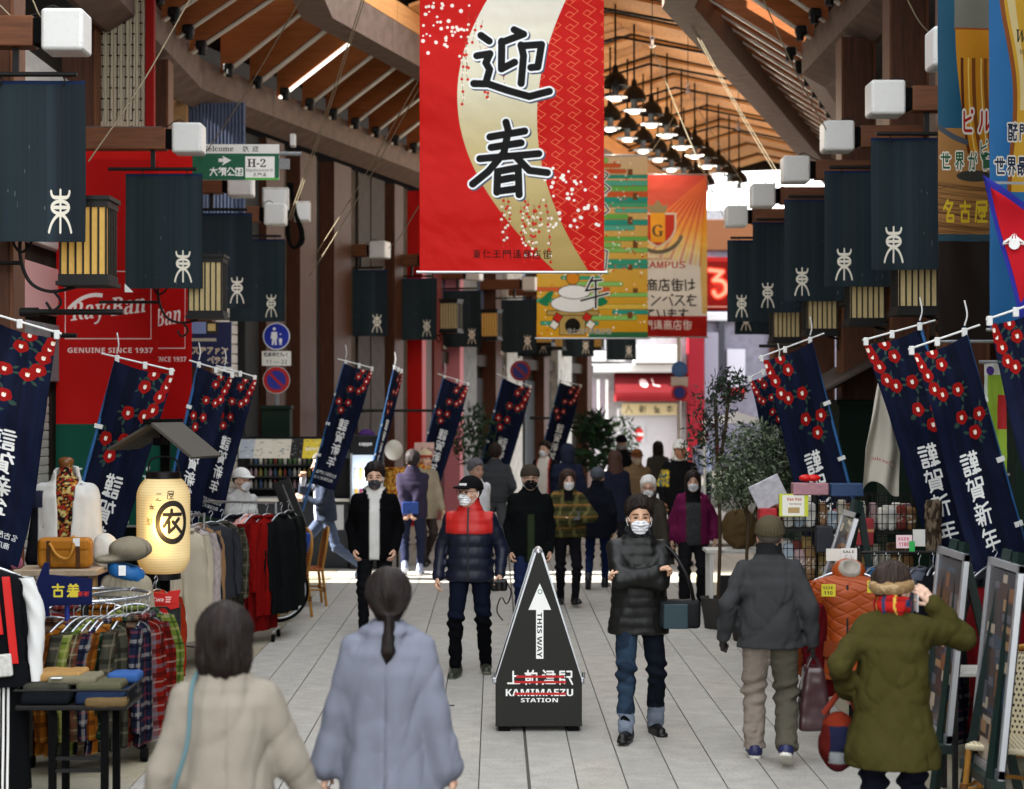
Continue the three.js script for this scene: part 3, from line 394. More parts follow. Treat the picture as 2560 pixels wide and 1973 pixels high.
const clubTex = canvasTex(512, 838, (x, w, h) => {
  const g = x.createLinearGradient(0, 0, 0, h); g.addColorStop(0, '#a33a30'); g.addColorStop(0.2, '#c85a45'); g.addColorStop(0.34, '#e29a52'); g.addColorStop(0.46, '#ecd9a6'); g.addColorStop(0.56, '#eceae4'); g.addColorStop(0.88, '#eeece8'); x.fillStyle = g; x.fillRect(0, 0, w, h);
  x.save(); x.translate(w, 0); for (let i = 0; i < 16; i++) { x.rotate(0.0); x.fillStyle = ['rgba(190,60,30,.35)', 'rgba(236,190,60,.35)'][i % 2]; x.beginPath(); x.moveTo(0, 0); x.lineTo(-30 - i * 26, 480 - i * 6); x.lineTo(-30 - i * 26 - 14, 470 - i * 6); x.fill(); } x.fillStyle = 'rgba(226,160,30,.55)'; x.beginPath(); x.moveTo(0, 90); x.lineTo(0, h * 0.86); x.lineTo(-26, h * 0.86); x.lineTo(-40, 380); x.fill(); x.restore();
  const cx = 256; x.lineWidth = 10; x.strokeStyle = '#c9c2b2'; x.fillStyle = '#b23427'; x.beginPath(); x.moveTo(cx - 92, 200); x.lineTo(cx + 92, 200); x.lineTo(cx + 92, 270); x.quadraticCurveTo(cx + 80, 340, cx, 372); x.quadraticCurveTo(cx - 80, 340, cx - 92, 270); x.closePath(); x.fill(); x.stroke();
  x.fillStyle = '#d9962e'; x.fillRect(cx - 38, 190, 76, 160); x.fillStyle = '#8a7b5a'; x.beginPath(); x.moveTo(cx, 128); x.lineTo(cx + 26, 160); x.lineTo(cx + 52, 152); x.lineTo(cx + 40, 196); x.lineTo(cx - 40, 196); x.lineTo(cx - 52, 152); x.lineTo(cx - 26, 160); x.fill();
  latin(x, 'G', cx - 34, 318, 84, '#4a4438', 'bold', 'serif'); x.strokeStyle = '#6d6450'; x.lineWidth = 20; x.beginPath(); x.arc(cx, 268, 132, 0.35, 2.8); x.stroke(); x.strokeStyle = '#d9d2bf'; x.lineWidth = 3; x.beginPath(); x.arc(cx, 268, 145, 0.35, 2.8); x.stroke();
  latin(x, 'NAGOYA', cx - 60, 442, 18, '#c98a6a', 'bold', 'sans-serif', 120); latin(x, 'GRAMPUS', cx - 122, 482, 46, '#c0492e', 'bold', 'monospace', 268);
  jp(x, '大須商店街は', 66, 540, 62, { color: '#1b1b1b', w: 1.9, gap: 1.05 }); jp(x, 'グランパスを', 90, 620, 60, { color: '#1b1b1b', w: 1.9, gap: 1.05 }); jp(x, '応しています', 70, 694, 56, { color: '#1b1b1b', w: 1.9, gap: 1.04 });
  x.fillStyle = '#b01f1b'; x.fillRect(0, h * 0.873, w, h); jp(x, '東仁王門通商店街', 30, h * 0.9, 48, { color: '#f5eee8', w: 2, gap: 1.06 });
}, { repeat: false });
const glossy = (t) => new THREE.MeshPhysicalMaterial({ map: t, roughness: 0.42, bumpMap: noiseTex(256, 256, (u, v) => 0.5 + 0.5 * tile2(u, v, 4, 16, 5) + 0.2 * tile2(u, v, 26, 30, 2)), bumpScale: 0.012, specularIntensity: 0.16 });
function streetBanner(name, label, x0, x1, yb, d, mat, ry, creases) {
  const a = Q(x0, yb, d), w = (x1 - x0) * S * d / K, h = w * 1257 / 768, t = thing(name, label, 'banner', V(a.x + w / 2, a.y, a.z), undefined, ry), ph = rnd(9);
  mesh('sheet', cloth(36, 60, (u, v) => V((u - 0.5) * w, h * (1 - v), 0.018 * Math.sin(u * 4 + ph) + creases * (0.012 * Math.sin(v * 16 + ph) + 0.02 * fbm(u * 5 + ph, v * 9, 1) * (0.3 + v) + 0.01 * fbm(u * 12, v * 30, 4)) - 0.004 * Math.abs(((v * 5.5) % 1) - 0.5)), 0.003), mat, t);
  for (const y of [h + 0.012, -0.012]) mesh('hem_rod', bar(V(-w / 2 - 0.03, y, 0), V(w / 2 + 0.03, y, 0), 0.014), M.steel, t);
}
streetBanner('festival_banner', 'large red and gold street banner reading 迎春', 895, 1289, 578, 17.5, glossy(redTex), 0, 1);
streetBanner('festival_banner', 'green and gold street banner with rice cakes on a stand', 1145, 1382, 720, 29.2, glossy(greenTex), 0, 0.8);
streetBanner('club_banner', 'red to white street banner with a shield crest', 1298, 1509, 718, 34.1, printed(clubTex, 0.7), 0, 1.6);
// cords and pulleys
{ const cords = [[[640, 0, 16], [415, 360, 21], 'crossing the cube lamp by the green H-2 sign'], [[778, -20, 18], [615, 470, 25.5], 'running down to the cube lamp by the meter boxes'], [[783, -20, 18], [620, 470, 25.5], 'twin of the cord down to the meter boxes'], [[893, 170, 18.2], [665, 555, 26], 'from the red banner to the white tiled pier'], [[893, 190, 18.2], [660, 590, 26], 'from the red banner down past the white tiled pier'], [[893, 440, 18], [828, 530, 30], 'short one at the lower edge of the red banner'], [[410, -10, 14], [190, 345, 14.2], 'dark one across the louvred panel'], [[1392, 100, 27], [1548, 470, 25.5], 'from the ceiling pulley to the right cube lamps'], [[1468, 190, 30], [1385, 330, 29.3], 'holding the corner of the green banner'], [[1470, 195, 30], [1620, 440, 29], 'from the ceiling pulley to the right'], [[1436, -20, 25], [1665, 385, 24], 'along the right roof beam'], [[1440, -20, 25], [1672, 385, 24], 'twin along the right roof beam'], [[1622, -20, 16], [1775, 295, 17.8], 'down to the second cube lamp on the right'], [[1930, -20, 15], [2000, 80, 15.4], 'at the top of the brown beer poster'], [[0, 12, 12.8], [75, 40, 12.86], 'at the largest cube lamp'], [[70, 0, 12.8], [110, 42, 12.86], 'over the largest cube lamp']];
  for (const [a, b, l] of cords) { const A = Q(...a), B = Q(...b), m = A.clone().lerp(B, 0.5); m.y -= 0.06; one('cord', 'pale hanging cord ' + l, 'cord', tube([A, m, B], 0.006, 16, 5), M.rope, 'cords strung under the arcade roof'); }
  for (const [x, y, d, l] of [[1392, 92, 27, 'above the first pendant lamps'], [1468, 190, 30, 'above the corner of the green banner'], [1576, 270, 34, 'by the far roof beam']]) { const p = Q(x, y, d), t = thing('pulley', 'small steel pulley block hanging ' + l, 'pulley', p, 'pulleys under the ceiling'); mesh('block', [rbox(0.05, 0.12, 0.04, 0.01), cyl(0.045, 0.02, 0, -0.03, 0, 14).rotateX(0.01)], M.steel, t); mesh('eye', new THREE.TorusGeometry(0.03, 0.007, 6, 14).translate(0, 0.09, 0), M.steel, t); mesh('hanger', bar(V(0, 0.11, 0), V(0, 0.9, 0), 0.006, 5), M.iron, t); } }

// ---------- pendant lamps beyond the crossing ----------
{ const shadeG = lathe([[0.02, 0.3], [0.035, 0.28], [0.045, 0.2], [0.1, 0.17], [0.155, 0.09], [0.178, 0], [0.17, 0], [0.148, 0.088], [0.09, 0.16], [0.03, 0.18]], 24), discG = lathe([[0.05, -0.1], [0.16, -0.122], [0.165, -0.136], [0.05, -0.13]], 24), bulbG = sph(0.085, 0, -0.155, 0, 1, 0.38, 1, 16);
  const glow = std('#ffffff', 0.4, { emissive: new THREE.Color('#fff7ea'), emissiveIntensity: 0.3 }), glass = std('#565c63', 0.3);
  for (let r = 0; r < 3; r++) for (let i = 0; i < 10; i++) { if (r === 2) continue;
    const p = W2([0.36, -0.45, -1.25][r], 7.5 + (i % 2) * 0.02, 5.7 + i * 1.46 + r * 0.25); if (p.z < -46) continue; const t = thing('pendant_lamp', 'black bell shaped pendant lamp with glowing bulb under the far timber ceiling', 'lamp', p, 'black pendant lamps in rows under the far ceiling');
    t.scale.setScalar(1.22); mesh('shade', shadeG, M.black, t); mesh('stem', cyl(0.014, 1.15, 0, 0.85, 0, 8), M.black, t); mesh('glass_disc', [discG, cyl(0.045, 0.13, 0, -0.05, 0, 12)], glass, t); mesh('bulb', bulbG, glow, t);
    const L = new THREE.PointLight(new THREE.Color('#fff0d8'), 0.42, 0, 2); L.position.set(0, -0.42, 0); L.castShadow = true; t.add(L); }
  for (let i = 0; i < 6; i++) { const a = 5 + i * 2.6; one('lamp_rail', 'black rail carrying the pendant lamps under the far ceiling', 'rail', [beam(W2(-2.1, 8.22, a), W2(0, 8.72, a), 0.03, 0.04), beam(W2(0, 8.72, a), W2(2.1, 8.22, a), 0.03, 0.04)], M.iron, 'black rails of the pendant lamps'); }
}
// ---------- people: bodies and clothes meshed from distance fields ----------
function sdfMesh(f, lo, hi, c, colour) {               // naive surface nets over a grid of cell c
  const n = [0, 1, 2].map((i) => Math.max(3, Math.ceil((hi[i] - lo[i]) / c) + 1)), [nx, ny, nz] = n, F = new Float32Array(nx * ny * nz), id = (i, j, k) => (k * ny + j) * nx + i, B = 4;
  for (let k0 = 0; k0 < nz; k0 += B) for (let j0 = 0; j0 < ny; j0 += B) for (let i0 = 0; i0 < nx; i0 += B) {
    const k1 = Math.min(nz, k0 + B), j1 = Math.min(ny, j0 + B), i1 = Math.min(nx, i0 + B), d = f(lo[0] + (i0 + 1.5) * c, lo[1] + (j0 + 1.5) * c, lo[2] + (k0 + 1.5) * c);
    const skip = Math.abs(d) > c * 8; for (let k = k0; k < k1; k++) for (let j = j0; j < j1; j++) for (let i = i0; i < i1; i++) F[id(i, j, k)] = skip ? d : f(lo[0] + i * c, lo[1] + j * c, lo[2] + k * c);
  }
  const vert = new Int32Array(nx * ny * nz).fill(-1), pos = [], idx = [], E = [[0, 1], [0, 2], [0, 4], [1, 3], [1, 5], [2, 3], [2, 6], [3, 7], [4, 5], [4, 6], [5, 7], [6, 7]];
  const v = new Float32Array(8);
  for (let k = 0; k < nz - 1; k++) for (let j = 0; j < ny - 1; j++) for (let i = 0; i < nx - 1; i++) {
    let m = 0; for (let q = 0; q < 8; q++) { v[q] = F[id(i + (q & 1), j + ((q >> 1) & 1), k + (q >> 2))]; if (v[q] < 0) m |= 1 << q; }
    if (m === 0 || m === 255) continue; let x = 0, y = 0, z = 0, s = 0;
    for (const [a, b] of E) if ((v[a] < 0) !== (v[b] < 0)) { const t = v[a] / (v[a] - v[b]); x += (a & 1) + t * ((b & 1) - (a & 1)); y += ((a >> 1) & 1) + t * (((b >> 1) & 1) - ((a >> 1) & 1)); z += (a >> 2) + t * ((b >> 2) - (a >> 2)); s++; }
    vert[id(i, j, k)] = pos.length / 3; pos.push(lo[0] + (i + x / s) * c, lo[1] + (j + y / s) * c, lo[2] + (k + z / s) * c);
  }
  const quad = (a, b, c2, d, flip) => { if (a < 0 || b < 0 || c2 < 0 || d < 0) return; flip ? idx.push(a, c2, b, a, d, c2) : idx.push(a, b, c2, a, c2, d); };
  for (let k = 1; k < nz - 1; k++) for (let j = 1; j < ny - 1; j++) for (let i = 1; i < nx - 1; i++) {
    const a = F[id(i, j, k)] < 0;
    if (a !== F[id(i + 1, j, k)] < 0) quad(vert[id(i, j - 1, k - 1)], vert[id(i, j, k - 1)], vert[id(i, j, k)], vert[id(i, j - 1, k)], !a);
    if (a !== F[id(i, j + 1, k)] < 0) quad(vert[id(i - 1, j, k - 1)], vert[id(i - 1, j, k)], vert[id(i, j, k)], vert[id(i, j, k - 1)], !a);
    if (a !== F[id(i, j, k + 1)] < 0) quad(vert[id(i - 1, j - 1, k)], vert[id(i, j - 1, k)], vert[id(i, j, k)], vert[id(i - 1, j, k)], !a);
  }
  const g = new THREE.BufferGeometry(); g.setAttribute('position', new THREE.Float32BufferAttribute(pos, 3)); g.setIndex(idx); g.computeVertexNormals(); triUV(g, 'y', 4);
  if (colour) { const col = new Float32Array(pos.length), C = new THREE.Color(); for (let i = 0; i < pos.length; i += 3) { C.set(colour(pos[i], pos[i + 1], pos[i + 2])); const q = 1 + 0.16 * fbm(pos[i] * 9, pos[i + 1] * 9, pos[i + 2] * 9, 3); col[i] = C.r * q; col[i + 1] = C.g * q; col[i + 2] = C.b * q; } g.setAttribute('color', new THREE.BufferAttribute(col, 3)); }
  return g;
}
const smin = (a, b, k) => { const h = Math.max(k - Math.abs(a - b), 0) / k; return Math.min(a, b) - h * h * k * 0.25; };
const smax = (a, b, k) => -smin(-a, -b, k);
const ell = (x, y, z, c, r) => { const X = (x - c[0]) / r[0], Y = (y - c[1]) / r[1], Z = (z - c[2]) / r[2], l = Math.hypot(X, Y, Z), g = Math.hypot(X / r[0], Y / r[1], Z / r[2]); return g < 1e-6 ? -Math.min(...r) : l * (l - 1) / g; };
const cone = (x, y, z, a, b, ra, rb) => { const bx = b[0] - a[0], by = b[1] - a[1], bz = b[2] - a[2], px = x - a[0], py = y - a[1], pz = z - a[2]; const t = Math.max(0, Math.min(1, (px * bx + py * by + pz * bz) / (bx * bx + by * by + bz * bz + 1e-9))); return Math.hypot(px - bx * t, py - by * t, pz - bz * t) - (ra + (rb - ra) * t); };
const A3 = (v) => [v.x, v.y, v.z], mixv = (a, b, t) => a.map((x, i) => x + (b[i] - x) * t);
function ik(a, b, l1, l2, hint) { const A = V(...a), D = V(...b).sub(A), L = Math.min(D.length(), (l1 + l2) * 0.999), dir = D.clone().normalize(), t = (l1 * l1 - l2 * l2 + L * L) / (2 * L), h = Math.sqrt(Math.max(0, l1 * l1 - t * t)), n = V(...hint); n.addScaledVector(dir, -n.dot(dir)).normalize(); return { mid: A3(A.clone().addScaledVector(dir, t).addScaledVector(n, h)), end: A3(A.clone().addScaledVector(dir, L)) }; }
const clothMat = std('#ffffff', 0.92, { vertexColors: true, bumpMap: fabricH, bumpScale: 0.0015 }), shinyCloth = std('#ffffff', 0.48, { vertexColors: true }), leatherMat = std('#ffffff', 0.4, { vertexColors: true }), hairMat = new THREE.MeshPhysicalMaterial({ color: '#ffffff', roughness: 0.62, specularIntensity: 0.35, vertexColors: true }), skinMat = new THREE.MeshPhysicalMaterial({ color: '#ffffff', roughness: 0.55, vertexColors: true, sheen: 0.2, sheenColor: new THREE.Color('#c86b50') });
const crease = (x, y, z, a) => { const n = Math.abs(N3.noise(x, y, z)), m = Math.abs(N3.noise(x * 2.1 + 5, y * 2.1, z * 2.1)); return a * (Math.pow(1 - n, 6) + 0.5 * Math.pow(1 - m, 5)); };
const maskMat = fab('#e6e7ea'), wavy = (x, y, z, f, a) => a * fbm(x * f, y * f, z * f, 2);
const span = (p, m) => { const lo = [1e9, 1e9, 1e9], hi = [-1e9, -1e9, -1e9]; for (const q of p) for (let i = 0; i < 3; i++) { lo[i] = Math.min(lo[i], q[i] - m); hi[i] = Math.max(hi[i], q[i] + m); } return [lo, hi]; };
const lerpTable = (T, y) => { if (y <= T[0][0]) return T[0]; for (let i = 1; i < T.length; i++) if (y <= T[i][0]) { let t = (y - T[i - 1][0]) / (T[i][0] - T[i - 1][0]); t = t * t * (3 - 2 * t); return T[i].map((b, k) => T[i - 1][k] + (b - T[i - 1][k]) * t); } return T[T.length - 1]; };

function person(o) {
  const d = o.d, h = o.h ?? 1.65, g0 = Q(o.x, 0, d), fem = o.fem ? 1 : 0, cell = Math.max(0.0085, Math.min(0.026, d * 0.0009)), hc = Math.max(0.0034, d * 0.00032);
  const root = new THREE.Group(); const t = thing('person', o.label, 'person', [g0.x, 0, -d], 'people walking through the arcade', o.face ?? 0);
  const lean = o.lean ?? 0.03, cl = Math.cos(lean), sl = Math.sin(lean), hipY = 0.52 * h, bob = o.bob ?? 0;
  const up = (x, y, z) => { const Y = y - hipY; return [x, hipY + bob + Y * cl - z * sl, Y * sl + z * cl]; };          // upper body leans about the hips
  const un = (x, y, z) => { const Y = y - hipY - bob; return [x, hipY + Y * cl + z * sl, -Y * sl + z * cl]; };
  const shw = (fem ? 0.09 : 0.102) * h * (o.shoulder ?? 1), hp = 0.052 * h;
  const legs = [-1, 1].map((s, i) => { const q = (o.feet ?? (Math.round(o.x) % 2 ? [[0, 0.17, 0, -0.1], [0.01, -0.17, 0.05, 0.55]] : [[0.01, -0.16, 0.05, 0.5], [0, 0.16, 0, -0.1]]))[i], hip = [s * hp, hipY - 0.01 * h + bob, 0], ank = [s * hp * 1.15 + q[0], 0.048 * h + (q[2] || 0), q[1]]; const k = ik(hip, ank, 0.243 * h, 0.24 * h, [s * 0.12, 0, 1]); return { s, hip, knee: k.mid, ankle: k.end, pitch: q[3] || 0, yaw: q[4] ?? s * 0.15 }; });
  const arms = [-1, 1].map((s, i) => { const q = (o.hands ?? [null, null])[i] ?? [s * 0.128 * h, 0.475 * h, (0.03 + 0.07 * s * (Math.round(o.x) % 2 ? 1 : -1)) * h]; const sh = up(s * shw, 0.79 * h, 0), w = q.slice(0, 3); const k = ik(sh, w, 0.172 * h, 0.152 * h, q[3] ?? [s * 0.45, -0.2, -1]); return { s, sh, elbow: k.mid, wrist: k.end, grip: (o.grip ?? [0.6, 0.6])[i], palm: q[4] }; });
  // ----- head -----
  const hh = h / 6.75, k = hh / 0.23, hcx = up(0, 0.918 * h, 0.012 * h), yaw = o.turn ?? 0, nod = o.nod ?? 0;
  const HM = new THREE.Matrix4().makeRotationFromEuler(new THREE.Euler(nod + lean * 0.5, yaw, o.tilt ?? 0, 'YXZ')).setPosition(...hcx), HI = HM.clone().invert().elements;
  const toHead = (x, y, z) => [(HI[0] * x + HI[4] * y + HI[8] * z + HI[12]) / k, (HI[1] * x + HI[5] * y + HI[9] * z + HI[13]) / k, (HI[2] * x + HI[6] * y + HI[10] * z + HI[14]) / k];
  const skull = (x, y, z, e = 0) => ell(x, y, z, [0, 0.036, -0.012], [0.074 + e, 0.083 + e, 0.092 + e]);
  const faceF = (x, y, z) => { x = Math.abs(x); let q = skull(x, y, z); q = smin(q, ell(x, y, z, [0, -0.022, 0.022], [0.06, 0.085, 0.07]), 0.03); q = smin(q, ell(x, y, z, [0, -0.078, 0.034], [0.04, 0.033, 0.048]), 0.03); q = smin(q, ell(x, y, z, [0.035, -0.02, 0.062], [0.028, 0.024, 0.02]), 0.02);
    q = smax(q, -ell(x, y, z, [0.031, 0.01, 0.1], [0.02, 0.011, 0.018]), 0.012); q = smin(q, cone(x, y, z, [0, 0.012, 0.088], [0, -0.03, 0.108], 0.007, 0.012), 0.012); q = smin(q, ell(x, y, z, [0.01, -0.034, 0.1], [0.009, 0.007, 0.009]), 0.006); q = smin(q, ell(x, y, z, [0, -0.061, 0.086], [0.023, 0.009, 0.012]), 0.008); q = smin(q, ell(x, y, z, [0.074, -0.008, -0.006], [0.01, 0.03, 0.018]), 0.008); return q; };
  const neckF = (x, y, z) => cone(x, y, z, [0, -0.19, -0.035], [0, -0.05, -0.012], 0.054 - fem * 0.008, 0.048 - fem * 0.006);
  const headF = (x, y, z) => { const p = toHead(x, y, z); return smin(faceF(...p), neckF(...p), 0.025) * k; };
  const skinC = o.skin ?? '#c99f86', headCol = (x, y, z) => { const p = toHead(x, y, z); return Math.abs(p[0]) < 0.024 && Math.abs(p[1] + 0.061) < 0.009 && p[2] > 0.085 ? '#a8665c' : skinC; };
  const hb = (m) => [[hcx[0] - m * k, hcx[1] - (m + 0.06) * k, hcx[2] - m * k], [hcx[0] + m * k, hcx[1] + m * k, hcx[2] + m * k]];
  const geos = [sdfMesh(headF, ...hb(0.15), hc, headCol)];
  // ----- hands: palm, four fingers and a thumb, each a short chain -----
  for (const a of arms) {
    const w = V(...a.wrist), dir = w.clone().sub(V(...a.elbow)).normalize(), inn = V(...(a.palm ?? [-a.s, 0, 0.15])); inn.addScaledVector(dir, -inn.dot(dir)).normalize(); const side = dir.clone().cross(inn).normalize(); if (side.z < 0 && !a.palm) side.negate(); const q = h / 1.7, P = (u, v2, n) => A3(w.clone().addScaledVector(dir, u * q).addScaledVector(side, v2 * q).addScaledVector(inn, n * q));
    const ch = []; [[-0.03, 0.062], [-0.01, 0.072], [0.01, 0.068], [0.03, 0.054]].forEach(([v2, L], i) => { const gr = a.grip * (1 + i * -0.0), b0 = P(0.085, -v2, 0), c1 = Math.cos(gr * 0.9), s1 = Math.sin(gr * 0.9), c2 = Math.cos(gr * 2.2), s2 = Math.sin(gr * 2.2), m1 = P(0.085 + L * 0.5 * c1, -v2 * 1.05, L * 0.5 * s1), m2 = P(0.085 + L * 0.5 * c1 + L * 0.5 * c2, -v2 * 1.05, L * 0.5 * s1 + L * 0.5 * s2); ch.push([b0, m1, 0.0095, 0.0088], [m1, m2, 0.0088, 0.007]); });
    const t0 = P(0.03, 0.03, 0.008), t1 = P(0.06, 0.052, 0.024), t2 = P(0.088, 0.05, 0.04); ch.push([t0, t1, 0.0125, 0.0105], [t1, t2, 0.0105, 0.0085]);
    const p0 = P(0.0, 0, 0), pa = P(0.03, -0.018, 0), pb = P(0.083, -0.026, 0), pc = P(0.03, 0.018, 0), pd = P(0.083, 0.026, 0), f0 = P(-0.1, 0, 0);
    const hf = (x, y, z) => { let e = smin(cone(x, y, z, f0, p0, 0.033 * q, 0.026 * q), smin(cone(x, y, z, pa, pb, 0.018 * q, 0.014 * q), cone(x, y, z, pc, pd, 0.018 * q, 0.014 * q), 0.03), 0.02); for (const c of ch) e = smin(e, cone(x, y, z, c[0], c[1], c[2] * q, c[3] * q), 0.005); return e; };
    const [lo, hi] = span([f0, pa, pb, pd, t2, ...ch.map((c) => c[1])], 0.035 * q); const gc = o.gloves; geos.push(sdfMesh(hf, lo, hi, Math.max(0.0045, d * 0.00036), () => gc ?? skinC));
  }
  // ----- body under the clothes -----
  const limb = (x, y, z) => { let e = 1; for (const l of legs) { e = Math.min(e, cone(x, y, z, l.hip, l.knee, 0.06, 0.045)); e = Math.min(e, cone(x, y, z, l.knee, l.ankle, 0.045, 0.032)); } for (const a of arms) e = Math.min(e, cone(x, y, z, a.sh, a.elbow, 0.042, 0.034), cone(x, y, z, a.elbow, a.wrist, 0.034, 0.026)); return e; };
  const torsoF = (x, y, z) => { const p = un(x, y, z); return smin(ell(...p, [0, 0.56 * h, 0], [0.085 * h, 0.07 * h, 0.058 * h]), ell(...p, [0, 0.73 * h, 0], [0.1 * h, 0.12 * h, 0.062 * h]), 0.08); };
  geos.push(sdfMesh((x, y, z) => smin(torsoF(x, y, z), limb(x, y, z), 0.03), ...span([...legs.map((l) => l.ankle), ...legs.map((l) => l.knee), ...arms.map((a) => a.elbow), ...arms.map((a) => a.wrist), up(0.12 * h, 0.83 * h, 0), up(-0.12 * h, 0.83 * h, 0), [0, 0.5 * h, -0.12], [0, 0.5 * h, 0.12]], 0.06), 0.022, () => skinC));
  const gl = geos.map((g) => { g = g.toNonIndexed(); return g; }); mesh('body', mergeGeometries(gl), skinMat, t);
  if (!o.back) for (const s of [-1, 1]) { const P3 = (x, y, z) => V(x * k, y * k, z * k).applyMatrix4(HM); const e = P3(s * 0.031, 0.008, 0.0835), eg = sph(0.0135 * k, 0, 0, 0, 1, 0.42, 0.5, 10); eg.applyMatrix4(new THREE.Matrix4().extractRotation(HM)); mesh('eye', eg.translate(e.x, e.y, e.z), std('#1d1512', 0.2), t); mesh('eyebrow', tube([P3(s * 0.014, 0.03, 0.094), P3(s * 0.033, 0.034, 0.089), P3(s * 0.05, 0.028, 0.074)], 0.0034 * k, 8, 5), std(o.brow ?? '#241a15', 0.9), t); }
  const hm = (name, f, mat, col, m = 0.2, c = hc * 1.15) => mesh(name, sdfMesh((x, y, z) => f(...toHead(x, y, z)) * k, ...hb(m), c, typeof col === 'function' ? (x, y, z) => col(...toHead(x, y, z)) : () => col), mat, t);
  // ----- hair, hats, mask, glasses -----
  const strands = (x, y, z, a = 0.004) => a * N3.noise(Math.atan2(x, z - 0.0) * 16, y * 6, Math.hypot(x, z) * 20) + a * 1.2 * N3.noise(x * 26, y * 9, z * 26);
  const hairF = { short: (x, y, z) => smax(skull(x, y, z, 0.02 + Math.max(0, y - 0.04) * 0.12 + strands(x, y, z, 0.009)), z * 0.8 - (y - 0.05) * 0.75 - 0.046 + 0.012 * N3.noise(x * 40, 3, 1), 0.012), bowl: (x, y, z) => smax(Math.min(skull(x, y, z, 0.02 + strands(x, y, z)), ell(x, y, z, [0, 0.0, -0.03], [0.088, 0.1, 0.085]) + strands(x, y, z)), Math.min(z * 0.8 - (y - 0.05) * 0.6 - 0.058, -(y + 0.1)), 0.015),
    bob: (x, y, z) => { let e = skull(x, y, z, 0.022 + strands(x, y, z, 0.006)); e = smin(e, ell(x, y, z, [0, -0.05, -0.03], [0.098, 0.115, 0.09]) + strands(x, y, z, 0.008), 0.03); return smax(e, -smin(ell(x, y, z, [0, -0.04, 0.11], [0.07, 0.112, 0.1]), ell(x, y, z, [0.004, -0.16, 0.09], [0.066, 0.13, 0.11]), 0.03) + 0.004 * N3.noise(x * 50, y * 14, 2), 0.008); },
    long: (x, y, z) => { let e = skull(x, y, z, 0.02 + strands(x, y, z, 0.006)); e = smin(e, ell(x, y, z, [0, -0.12, -0.045], [0.1, 0.19, 0.07]) + strands(x, y, z, 0.01), 0.03); return smax(e, -ell(x, y, z, [0, -0.05, 0.11], [0.064, 0.12, 0.1]), 0.012); },
    tail: (x, y, z) => { let e = smax(skull(x, y, z, 0.02 + strands(x, y, z)), z * 0.8 - (y - 0.05) * 0.9 - 0.03, 0.02); e = smin(e, ell(x, y, z, [0, -0.025, -0.05], [0.066, 0.075, 0.06]), 0.03); e = smin(e, cone(x, y, z, [0, -0.07, -0.1], [0.005, -0.2, -0.125], 0.022, 0.026) + strands(x, y, z, 0.006), 0.012); return smin(e, cone(x, y, z, [0.005, -0.2, -0.125], [0.01, -0.26, -0.122], 0.024, 0.007), 0.02); } };
  const hatClip = o.hat && o.hat[0] !== 'band'; if (o.hair) hm('hair', hatClip ? (x, y, z) => smax(smax(skull(x, y, z, 0.013), z * 0.8 - (y - 0.05) * 0.75 - 0.03, 0.012), y - 0.035, 0.01) : hairF[o.hair[0]], hairMat, ((c0) => { const A = new THREE.Color(c0), B = A.clone().lerp(new THREE.Color('#5a3e30'), 0.08), Cc = new THREE.Color(); return (x, y, z) => Cc.copy(A).lerp(B, Math.max(0, Math.min(1, 0.5 + 1.4 * N3.noise(Math.atan2(x, z) * 9, y * 5, 2) + N3.noise(x * 60, y * 8, z * 60)))); })(o.hair[1]), o.hair[0] === 'tail' ? 0.3 : o.hair[0] === 'long' ? 0.32 : 0.2);
  if (o.hair && d < 10 && !o.hat) { const f = hairF[o.hair[0]], tail = o.hair[0] === 'tail', L = [], P3 = (x, y, z) => V(x * k, y * k, z * k).applyMatrix4(HM);
    for (let i = 0; i < 320; i++) { const f0 = Math.PI + rnd(-2.5, 2.5), y0 = rnd(0.02, 0.12), y1 = tail ? -0.055 : rnd(-0.165, -0.13), pts = [], lift = rnd(0.0005, 0.0035), sw2 = rnd(-0.25, 0.25); for (let q = 0; q <= 9; q++) { const u = q / 9, y = y0 + (y1 - y0) * u, a = tail ? f0 + (Math.PI - f0) * u * u * 0.9 : f0 + sw2 * u * u, dx = Math.sin(a), dz = Math.cos(a); let lo = 0.01, hi = 0.19; for (let b = 0; b < 12; b++) { const m = (lo + hi) / 2; f(dx * m, y, -0.03 + dz * m) < 0 ? (lo = m) : (hi = m); } if (lo < 0.02) break; pts.push(P3(dx * (lo + lift), y, -0.03 + dz * (lo + lift))); } if (pts.length > 3) L.push(tube(pts, 0.0016, 12, 3)); }
    mesh('hair_strands', L, std('#1d1410', 0.45), t); }
  if (o.hat) { const [kind, c1, c2] = o.hat;
    if (kind === 'beanie') hm('knit_hat', (x, y, z) => smax(Math.min(skull(x, y, z, 0.02) + 0.003 * Math.sin(Math.atan2(x, z) * 34), ell(x, y, z, [0, 0.055, -0.012], [0.092, 0.085, 0.108])), 0.018 - (y - z * 0.16), 0.01), clothMat, (x, y) => (c2 && y < 0.06 ? c2 : c1));
    if (kind === 'cap') { hm('cap', (x, y, z) => smin(smax(skull(x, y, z, 0.022), 0.035 - (y - z * 0.1), 0.008), smax(ell(x, y, z, [0, 0.042, 0.1], [0.075, 0.012, 0.07]), -1, 0.01), 0.01), clothMat, (x, y, z) => (c2 && z > 0.085 && Math.abs(x) < 0.04 && y > 0.06 && y < 0.078 ? c2 : c1)); }
    if (kind === 'brim') hm('felt_hat', (x, y, z) => smin(smax(ell(x, y, z, [0, 0.06, -0.01], [0.088, 0.085, 0.1]), 0.03 - y, 0.01), ell(x, y, z, [0, 0.035, 0.0], [0.15, 0.014, 0.16]) - 0.003 + 0.03 * x * x / 0.02, 0.015), clothMat, (x, y) => (c2 && y > 0.045 && y < 0.065 ? c2 : c1), 0.22);
